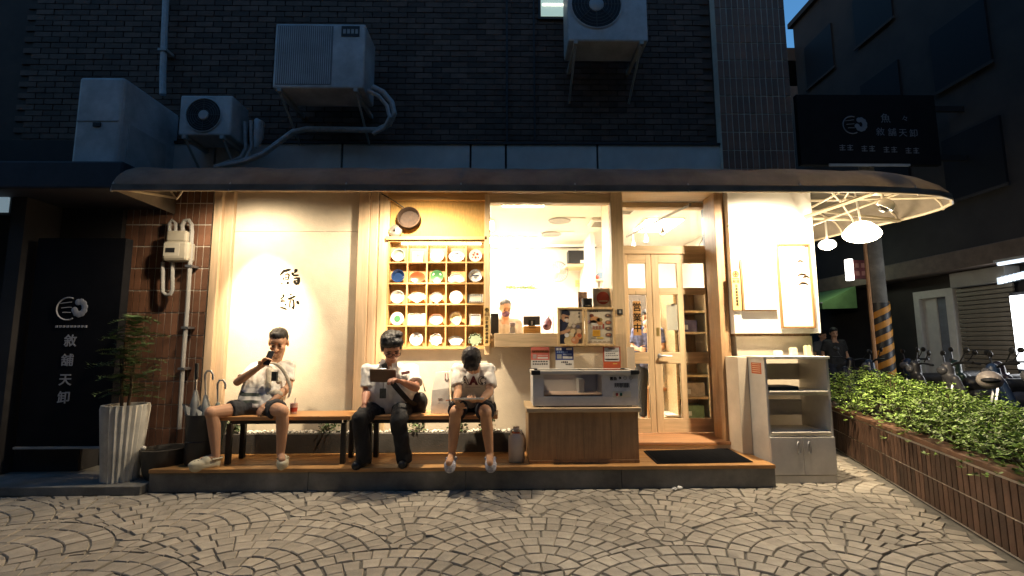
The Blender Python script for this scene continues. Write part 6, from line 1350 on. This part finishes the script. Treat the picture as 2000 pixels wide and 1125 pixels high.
def striped_tee():
    m = mat('printed_tee', (.74, .70, .63), .85, .06, 8, .2, 50); n = m.node_tree.nodes; L = m.node_tree.links; b = n['Principled BSDF']
    tc = n.new('ShaderNodeTexCoord'); w_ = n.new('ShaderNodeTexWave'); w_.wave_type = 'BANDS'; w_.bands_direction = 'Z'; w_.inputs['Scale'].default_value = 4.2; w_.inputs['Distortion'].default_value = 5.5; w_.inputs['Detail'].default_value = 1.5; w_.inputs['Detail Scale'].default_value = .6
    L.new(tc.outputs['Object'], w_.inputs[0]); sp = n.new('ShaderNodeSeparateXYZ'); L.new(tc.outputs['Object'], sp.inputs[0])
    z = n.new('ShaderNodeMapRange'); z.inputs['From Min'].default_value = .02; z.inputs['From Max'].default_value = -.02; L.new(sp.outputs['Z'], z.inputs[0])
    xx = n.new('ShaderNodeMapRange'); xx.inputs['From Min'].default_value = .05; xx.inputs['From Max'].default_value = .0; L.new(sp.outputs['X'], xx.inputs[0])
    mu = n.new('ShaderNodeMath'); mu.operation = 'MULTIPLY'; L.new(z.outputs[0], mu.inputs[0]); L.new(xx.outputs[0], mu.inputs[1])
    r = n.new('ShaderNodeValToRGB'); r.color_ramp.interpolation = 'CONSTANT'; r.color_ramp.elements[1].position = .55; L.new(w_.outputs['Fac'], r.inputs[0])
    m2 = n.new('ShaderNodeMath'); m2.operation = 'MULTIPLY'; L.new(mu.outputs[0], m2.inputs[0]); L.new(r.outputs[0], m2.inputs[1])
    mx = n.new('ShaderNodeMix'); mx.data_type = 'RGBA'; src = b.inputs['Base Color'].links[0].from_socket; L.new(m2.outputs[0], mx.inputs[0]); L.new(src, mx.inputs[6]); mx.inputs[7].default_value = (.07, .085, .07, 1); L.new(mx.outputs[2], b.inputs['Base Color'])
    return m
# ---------------------------------------------------------------- man with the phone
t = thing('person', 'seated man in white printed T-shirt and dark shorts looking at his phone', 'person', P(505, 815, 4.9), 'people waiting on the benches')
hipL, hipR = P(530, 797, 4.92), P(484, 797, 4.92); shL, shR = P(567, 714, 5.10), P(500, 718, 5.08)
hc = P(544, 669, 5.04); fd = V((.20, -.88, -.36)); up_ = V((.06, -.2, 1)); HS = 1.15
nk = P(540, 700, 5.08)
elR, wrR = P(464, 746, 4.90), P(508, 716, 4.82)
elL, wrL = P(563, 757, 4.98), P(531, 784, 4.80)
knR, anR = P(413, 806, 4.62), P(422, 892, 4.68); knL, anL = P(551, 803, 4.56), P(548, 888, 4.66)
sk = MB(); M1 = head_shapes(sk, hc, fd, up_, HS); sk.cap(hc + V((.005, .02, -.06)), (shL + shR) / 2, .058, .062)
arm(sk, shR, elR, wrR); arm(sk, shL, elL, wrL); hd_ = (P(520, 704, 4.80) - wrR); hand(sk, wrR, hd_, V((.5, -.2, .35)), -1, .55, 1.05); hand(sk, wrL, P(512, 797, 4.74) - wrL, V((-.1, .3, -1)), 1, .35, 1.05)
leg(sk, hipR, knR, anR); leg(sk, hipL, knL, anL); sk.cap(hipL, hipR, .1, .1); sk.cap((hipL + hipR) / 2, (shL + shR) / 2, .09, .09)
for an_, tp in ((anR, P(376, 912, 4.6)), (anL, P(553, 908, 4.56))): sk.cap(an_, V((tp.x, tp.y, .26)).lerp(an_, .4), .034, .03)
fuse(sk, 'body', M_skin, t, .0055, 3); face_parts(t, hc, M1, HS); hair_mesh(t, hc, M1, HS, 'fade')
sh_ = MB(); torso(sh_, hipL + V((0, 0, .03)), hipR + V((0, 0, .03)), shL, shR, .125, .12, nk)
for a, b, f_ in ((shR, elR, .80), (shL, elL, .72)): sh_.cap(a, V(a).lerp(V(b), f_), .056, .060, 14, flat=True)
fuse(sh_, 'shirt', striped_tee(), t, .008, 5, .022, 8, 1.)
so = MB(); so.cap(hipL, hipR, .125, .125)
for a, b, f_ in ((hipR, knR, .52), (hipL, knL, .55)): so.cap(a, V(a).lerp(V(b), f_), .105, .094, 14, flat=True)
fuse(so, 'shorts', M_denim, t, .009, 4, .014, 12, 2.)
M_cl1 = mat('beige_clog', (.55, .50, .36), .6, .1)
clog(t, V((anR.x + .03, anR.y + .03, .205)), V((G(366, 915, .22).x, G(366, 915, .22).y, .205)), M_cl1); clog(t, V((anL.x, anL.y + .06, .205)), V((G(553, 912, .22).x, G(553, 912, .22).y - .02, .205)), M_cl1)
ph = P(525, 699, 4.80); o = thing('smartphone', 'dark smartphone held up by the man in the printed T-shirt', 'phone', ph)
Mf = Matrix.Translation(ph) @ Euler((R(-22), R(4), R(-16))).to_matrix().to_4x4()
MB().box((-.036, -.005, -.072), (.036, .005, .072), Mf).build('case', M_dark, o, .006); MB().box((-.03, -.0065, .035), (-.01, -.005, .06), Mf).build('camera_bump', M_black, o); MB().box((-.033, .0051, -.068), (.033, .0058, .068), Mf).build('screen', mat('phone_screen', (.03, .03, .04), .1, 0), o)
# strap bag
bg_ = thing('canvas_bag', 'beige canvas shoulder bag with thick strap on the phone user\'s lap', 'bag', P(545, 790, 4.85))
sp_ = [P(512, 712, 4.98), P(536, 706, 4.94), P(553, 722, 4.93), P(564, 745, 4.90), P(568, 762, 4.88), P(562, 777, 4.88)]
sb_ = MB(); sv = []
for i, p_ in enumerate(sp_): w2 = V((.015, 0, .010)); sv += [p_ - w2, p_ + w2, p_ + w2 + V((0, .016, 0)), p_ - w2 + V((0, .016, 0))]
sb_.add(sv, [(4 * i + k, 4 * i + (k + 1) % 4, 4 * i + 4 + (k + 1) % 4, 4 * i + 4 + k) for i in range(len(sp_) - 1) for k in range(4)]); so_ = sb_.build('strap', mat('canvas_beige', (.50, .44, .34), .9, .15, 20, .3, 60), bg_, smooth=True); so_.modifiers.new('subsurf', 'SUBSURF').levels = 2; so_.modifiers[-1].render_levels = 2
mb = MB(); q0, q1, q2 = P(525, 722, 4.95), P(526, 768, 4.88), P(546, 770, 4.88); mb.cap(q0, q1, .026, .042); mb.cap(q1, q2, .042, .038); mb.cap(q0, P(545, 745, 4.93), .026, .03); fuse(mb, 'bag_body', mat('canvas_beige'), bg_, .008, 5, .012, 14, 4.)
bd_ = P(536, 735, 4.84); box('patch', bd_ + V((-.028, -.006, -.045)), bd_ + V((.024, .03, .045)), mat('patch_dark', (.03, .035, .03), .6, .4, 30), bg_, .004)

# ---------------------------------------------------------------- man with the clipboard
t = thing('person', 'seated man in white collared shirt and black trousers writing on a clipboard', 'person', P(760, 815, 4.9), 'people waiting on the benches')
hipL, hipR = P(790, 795, 4.95), P(738, 795, 4.95); shL, shR = P(806, 722, 4.86), P(718, 722, 4.86)
hc = P(765, 679, 4.70); fd = V((.32, -.76, -.56)); up_ = V((.10, -.56, .80)); HS = 1.17; nk = P(762, 705, 4.80)
elR, wrR = P(716, 765, 4.82), P(712, 788, 4.70); elL, wrL = P(812, 757, 4.66), P(786, 746, 4.50)
knR, anR = P(702, 818, 4.58), P(712, 892, 4.66); knL, anL = P(778, 822, 4.60), P(790, 893, 4.68)
sk = MB(); M1 = head_shapes(sk, hc, fd, up_, HS); sk.cap(hc + V((0, .05, -.05)), (shL + shR) / 2 + V((0, .0, .03)), .058, .064)
arm(sk, shR, elR, wrR, 1.05); arm(sk, shL, elL, wrL, 1.05); hand(sk, wrR, V((-.25, -.25, -.75)), V((.5, .4, -.2)), 1, .5, 1.05); hand(sk, wrL, P(773, 741, 4.44) - wrL, V((-.2, -.1, -1)), -1, .75, 1.05)
sk.cap((hipL + hipR) / 2, (shL + shR) / 2, .09, .09)
fuse(sk, 'body', mat('skin_ruddy', (.46, .22, .14), .5, .12, 8), t, .0055, 3); face_parts(t, hc, M1, HS, True); hair_mesh(t, hc, M1, HS, 'thick')
sh_ = MB(); torso(sh_, hipL + V((0, 0, .04)), hipR + V((0, 0, .04)), shL, shR, .150, .125, nk)
for a, b, f_ in ((shR, elR, .80), (shL, elL, .78)): sh_.cap(a, V(a).lerp(V(b), f_), .060, .074, 14, flat=True)
s2 = fuse(sh_, 'shirt', M_shirt, t, .008, 5, .024, 9, 7.)
for s in (-1, 1):
    mb = MB(); c0 = nk + V((s * .03, -.05, -.01)); mb.add([c0 + V((0, -.012, .02)), c0 + V((s * .045, .02, .035)), c0 + V((s * .06, -.035, -.035)), c0 + V((s * .012, -.05, -.075))], [(0, 1, 2, 3)]); mb.add([c0 + V((0, -.006, .02)), c0 + V((s * .045, .026, .035)), c0 + V((s * .06, -.029, -.035)), c0 + V((s * .012, -.044, -.075))], [(3, 2, 1, 0)]); mb.build('collar', M_shirt, t)
so = MB(); so.cap(hipL, hipR, .135, .135)
for h_, k_, a_ in ((hipR, knR, anR), (hipL, knL, anL)): so.cap(h_, k_, .112, .080); so.cap(k_, k_.lerp(a_, .5), .080, .072); so.cap(k_.lerp(a_, .5), a_ + V((0, 0, -.04)), .072, .072, 14, flat=True)
fuse(so, 'trousers', M_blackcloth, t, .009, 4, .02, 9, 3.)
for an_, tp in ((anR, G(694, 911, .22)), (anL, G(786, 909, .22))):
    mb = MB(); hl = V((an_.x, an_.y + .05, .205)); tp = V((tp.x, tp.y - .01, .205)); mb.cap(hl + V((0, 0, .035)), tp + V((0, .03, .03)), .042, .036); mb.cap(hl + V((0, 0, .06)), an_, .04, .045); mb.cap(hl.lerp(tp, .3) + V((0, 0, .02)), hl.lerp(tp, .9) + V((0, 0, .02)), .045, .042); fuse(mb, 'shoe', mat('black_shoe', (.012, .012, .012), .35, .2), t, .008, 3)
mb = MB(); q = [shR.lerp(nk, .62) + V((.0, -.03, .03)), P(750, 712, 4.70), P(756, 735, 4.66), P(775, 758, 4.66), P(796, 782, 4.72), P(812, 792, 4.84)]
for i in range(len(q) - 1): a, b = q[i], q[i + 1]; w_ = V((.024, 0, .010)); mb.add([a - w_, a + w_, b + w_, b - w_, a - w_ + V((0, .01, 0)), a + w_ + V((0, .01, 0)), b + w_ + V((0, .01, 0)), b - w_ + V((0, .01, 0))], [(0, 1, 2, 3), (7, 6, 5, 4), (0, 3, 7, 4), (1, 5, 6, 2)])
mb.build('bag_strap', mat('strap_black', (.015, .014, .014), .8, .1), t)
bd_ = P(748, 765, 4.60); box('name_badge', bd_ + V((-.03, -.004, -.06)), bd_ + V((.03, .004, .03)), mat('badge_dark', (.10, .10, .08), .5, .4, 30), t, .003); MB().tube([bd_ + V((0, 0, .03)), P(750, 745, 4.66), nk + V((-.03, -.09, -.06))], .003, 4).build('lanyard', M_dark, t)
k = P(748, 734, 4.48); o = thing('clipboard', 'dark brown clipboard held by the man in the collared shirt', 'clipboard', k); Mf = Matrix.Translation(k) @ Euler((R(38), R(2), R(6))).to_matrix().to_4x4()
MB().box((-.115, -.004, -.075), (.115, .004, .075), Mf).build('board', wood('clip_brown', (.14, .085, .055), 'x'), o, .003); MB().box((-.105, .0045, -.065), (.105, .006, .06), Mf).build('paper', M_white, o); MB().box((-.03, .0062, .055), (.03, .014, .075), Mf).build('clip', M_steel, o)
k = P(792, 728, 4.55); MB().box((-.04, -.006, -.014), (.04, .006, .014), Matrix.Translation(P(792, 728, 4.70)) @ Euler((R(-25), R(-10), 0)).to_matrix().to_4x4()).build('pocket_pen_case', mat('strap_dark_red', (.10, .02, .02), .5, .3), t, .004)

# ---------------------------------------------------------------- man reading a menu, head bowed
t = thing('person', 'seated man in white lettered T-shirt and dark shorts bowed over a menu', 'person', P(920, 815, 4.9), 'people waiting on the benches')
hipL, hipR = P(945, 797, 5.0), P(898, 797, 5.0); shL, shR = P(958, 722, 4.80), P(892, 722, 4.80)
hc = P(921, 703, 4.62); fd = V((.05, -.10, -.99)); up_ = V((.02, -.99, .10)); HS = 1.12; nk = P(922, 700, 4.80)
elR, wrR = P(895, 766, 4.66), P(890, 782, 4.50); elL, wrL = P(956, 766, 4.68), P(940, 781, 4.50)
knR, anR = P(890, 806, 4.50), P(882, 890, 4.58); knL, anL = P(948, 806, 4.50), P(957, 890, 4.58)
sk = MB(); M1 = head_shapes(sk, hc, fd, up_, HS); sk.cap(hc + V((0, .06, -.02)), (shL + shR) / 2 + V((0, .03, .03)), .058, .066)
arm(sk, shR, elR, wrR); arm(sk, shL, elL, wrL); hand(sk, wrR, P(893, 790, 4.42) - wrR, V((.7, -.1, .3)), -1, .6, 1.05); hand(sk, wrL, P(928, 783, 4.42) - wrL, V((-.2, .2, .9)), 1, .55, 1.05)
leg(sk, hipR, knR, anR); leg(sk, hipL, knL, anL); sk.cap(hipL, hipR, .1, .1); sk.cap((hipL + hipR) / 2, (shL + shR) / 2, .09, .09)
for an_, tp in ((anR, G(873, 918, .25)), (anL, G(957, 918, .25))): sk.cap(an_, V((tp.x, tp.y, .27)).lerp(an_, .4), .034, .03)
fuse(sk, 'body', mat('skin_tan', (.50, .27, .15), .5, .12, 8), t, .0055, 3); face_parts(t, hc, M1, HS); hair_mesh(t, hc, M1, HS, 'crop', mat('dark_brown_hair', (.022, .015, .011), .4, .35, 30, .5, 120, stretch=(1, 1, .3)))
sh_ = MB(); torso(sh_, hipL + V((0, 0, .04)), hipR + V((0, 0, .04)), shL, shR, .125, .12, nk); sh_.cap((shL + shR) / 2 + V((0, .12, -.02)), (hipL + hipR) / 2 + V((0, .06, .2)), .12, .13)
for a, b, f_ in ((shR, elR, .74), (shL, elL, .74)): sh_.cap(a, V(a).lerp(V(b), f_), .056, .064, 14, flat=True)
s3 = fuse(sh_, 'shirt', M_tee, t, .008, 5, .022, 9, 12.)
bv = bvh(s3); lw = WT[s3]
def on_shirt(ch, px, py, size, m, bold=0., outline=False):
    k = P(px, py, 4.4); c = bpy.data.curves.new('t', 'FONT'); c.body = ch; c.size = size; c.align_x = 'CENTER'; c.align_y = 'CENTER'; c.resolution_u = 4; c.offset = bold
    ob = bpy.data.objects.new('t', c); me = bake(ob)
    bm = bmesh.new(); bm.from_mesh(me); bmesh.ops.triangulate(bm, faces=bm.faces); bmesh.ops.subdivide_edges(bm, edges=[e for e in bm.edges if e.calc_length() > size * .2], cuts=2); vs = []
    for v in bm.verts:
        p = V((k.x + v.co.x, 4.2, k.z + v.co.y)); d = (p - CO).normalized(); hit = bv.ray_cast(p - lw, d)
        v.co = (hit[0] + lw - d * (.004 if not outline else .0025)) if hit[0] else p + V((0, .45, 0))
    bm.to_mesh(me); bm.free(); finish(me, 'letter', m, s3)
M_mar = mat('maroon_print', (.12, .012, .02), .8, 0); M_nv = mat('grey_outline_print', (.05, .04, .045), .8, 0)
for ch, px, m_ in (('A', 911.5, None), ('A', 927.5, M_mar), ('C', 943.5, None)):
    if m_: on_shirt(ch, px, 741, .092, m_, .006)
    else: on_shirt(ch, px, 741, .092, M_nv, .007, True); on_shirt(ch, px, 741, .092, M_tee, .0015)
for i in range(12): on_shirt('-', 913 + i * 2.4, 752, .03, M_nv)
so = MB(); so.cap(hipL, hipR, .128, .128)
for a, b, f_ in ((hipR, knR, .70), (hipL, knL, .70)): so.cap(a, V(a).lerp(V(b), f_), .105, .090, 14, flat=True)
fuse(so, 'shorts', mat('navy_shorts', (.018, .018, .024), .85, .3, 25, .3, 60), t, .009, 4, .014, 12, 5.)
M_cl2 = mat('floral_clog', (.08, .12, .30), .55, 0, 34, col2=(.72, .70, .68))
for an_, tp in ((anR, (872, 930)), (anL, (958, 931))):
    tp = G(*tp, .22); clog(t, V((an_.x, an_.y + .06, .207)), V((tp.x, max(tp.y, 4.40), .212)), M_cl2, holes=False)
k = P(917, 781, 4.42); o = thing('menu_card', 'white menu card held by the bowed man above his knees', 'menu', k); Mf = Matrix.Translation(k) @ Euler((R(80), R(0), R(3))).to_matrix().to_4x4()
MB().box((-.13, -.003, -.01), (.125, .003, .20), Mf).build('card', M_white, o, .002); MB().box((-.12, -.005, -.011), (.12, -.003, -.006), Mf).build('red_edge', M_red, o)
q0, q1 = P(872, 782, 4.42), P(893, 780, 4.42); pn2 = thing('pencil', 'orange pencil in the right hand of the bowed man', 'pencil', q0); MB().tube([q0, q0.lerp(q1, .9), q1], [.005, .005, .001], 6).build('shaft', mat('pencil_orange', (.5, .16, .05), .5, 0), pn2); MB().tube([q0 - (q1 - q0) * .06, q0], .0052, 6).build('eraser', M_red, pn2)

# ---------------------------------------------------------------- people farther off, upper bodies and standing figures
def stander(lab, x, y, z0, H, f, cloth, trouser, hairst='short', mask=None, group=None, skin=None, hc=None, arms='down', hairm=None):
    t = thing('person', lab, 'person', (x, y, z0), group); f = V(f).normalized(); r = f.cross(V((0, 0, 1))); b = V((x, y, z0)); s = H / 1.7
    pt3 = lambda rr, ff, zz: b + r * (rr * s) + f * (ff * s) + V((0, 0, zz * s))
    c = pt3(0, .03, 1.585); sk = MB(); M1 = head_shapes(sk, c, f + V((0, 0, -.25)), V((0, 0, 1)) + f * .2, s); sk.cap(c + V((0, 0, -.08)), pt3(0, 0, 1.40), .055 * s, .06 * s)
    for sd in (-1, 1):
        if arms == 'down': el, wr, hd2 = pt3(sd * .24, -.02, 1.12), pt3(sd * .25, .08, .88), V((0, 0, -1)) + f * .2
        else: el, wr, hd2 = pt3(sd * .22, .05, 1.13), pt3(sd * .12, .26, 1.10), f - r * sd * .5
        arm(sk, pt3(sd * .18, 0, 1.38), el, wr, s); hand(sk, wr, hd2, -r * sd, sd, .4, s); leg(sk, pt3(sd * .09, 0, .88), pt3(sd * .10, .03, .48), pt3(sd * .10, 0, .09), s); sk.cap(pt3(sd * .10, -.04, .05), pt3(sd * .11, .14, .04), .04 * s, .035 * s)
    sk.cap(pt3(0, 0, .9), pt3(0, 0, 1.35), .09 * s, .1 * s); sk.cap(pt3(-.09, 0, .88), pt3(.09, 0, .88), .09 * s, .09 * s); fuse(sk, 'body', skin or M_skin, t, .010, 2); face_parts(t, c, M1, s, False, mask); hair_mesh(t, c, M1, s, hairst, hairm)
    sh_ = MB(); torso(sh_, pt3(-.10, 0, .90), pt3(.10, 0, .90), pt3(-.18, 0, 1.38), pt3(.18, 0, 1.38), .12 * s, .12 * s, pt3(0, 0, 1.5))
    for sd in (-1, 1): a = pt3(sd * .18, 0, 1.38); e = pt3(sd * .24, -.02, 1.12) if arms == 'down' else pt3(sd * .22, .05, 1.13); sh_.cap(a, a.lerp(e, .75), .062 * s, .07 * s, 12, flat=True)
    fuse(sh_, 'shirt', cloth, t, .013, 4, .015, 8, x)
    so = MB(); so.cap(pt3(-.09, 0, .9), pt3(.09, 0, .9), .115 * s, .115 * s)
    for sd in (-1, 1): so.cap(pt3(sd * .09, 0, .88), pt3(sd * .10, .03, .48), .095 * s, .075 * s); so.cap(pt3(sd * .10, .03, .48), pt3(sd * .10, 0, .10), .075 * s, .06 * s, 12, flat=True)
    fuse(so, 'trousers', trouser, t, .014, 3)
    return t
k = P(986, 600, 6.25); stander('cashier with tied grey hair and purple face mask behind the counter', k.x, 6.3, .27, 1.63, (.25, -1, -.25), mat('beige_apron', (.45, .36, .26), .8, .1), M_blackcloth, 'tied', mat('purple_mask', (.10, .045, .10), .7, .2), 'shop staff', arms='front', hairm=mat('grey_hair', (.10, .09, .08), .5, .4, 30, .4))
k = P(1267, 615, 6.5); stander('staff member in blue checked top and white face mask seen through the door', k.x, 6.6, .27, 1.50, (-.3, -1, 0), mat('blue_check', (.10, .12, .24), .8, 1.0, 16), M_blackcloth, 'short', mat('white_mask', (.75, .74, .72), .7, .05), 'shop staff', arms='front')
k = P(1628, 660, 10.6); stander('pedestrian in black top standing behind the white cabinet', k.x, 10.6, 0, 1.66, (-.2, -1, 0), mat('black_top', (.02, .02, .02), .8, .3, 8), mat('dark_jeans', (.02, .025, .04), .8, .2), 'short', None, 'pedestrians')
k = P(1604, 660, 11.5); stander('dim pedestrian half hidden by the white corner wall', k.x, 11.5, 0, 1.62, (.3, -1, 0), mat('grey_top', (.10, .10, .10), .8, .2), mat('dark_jeans'), 'short', None, 'pedestrians')
bpy.data.scenes.remove(TMP)
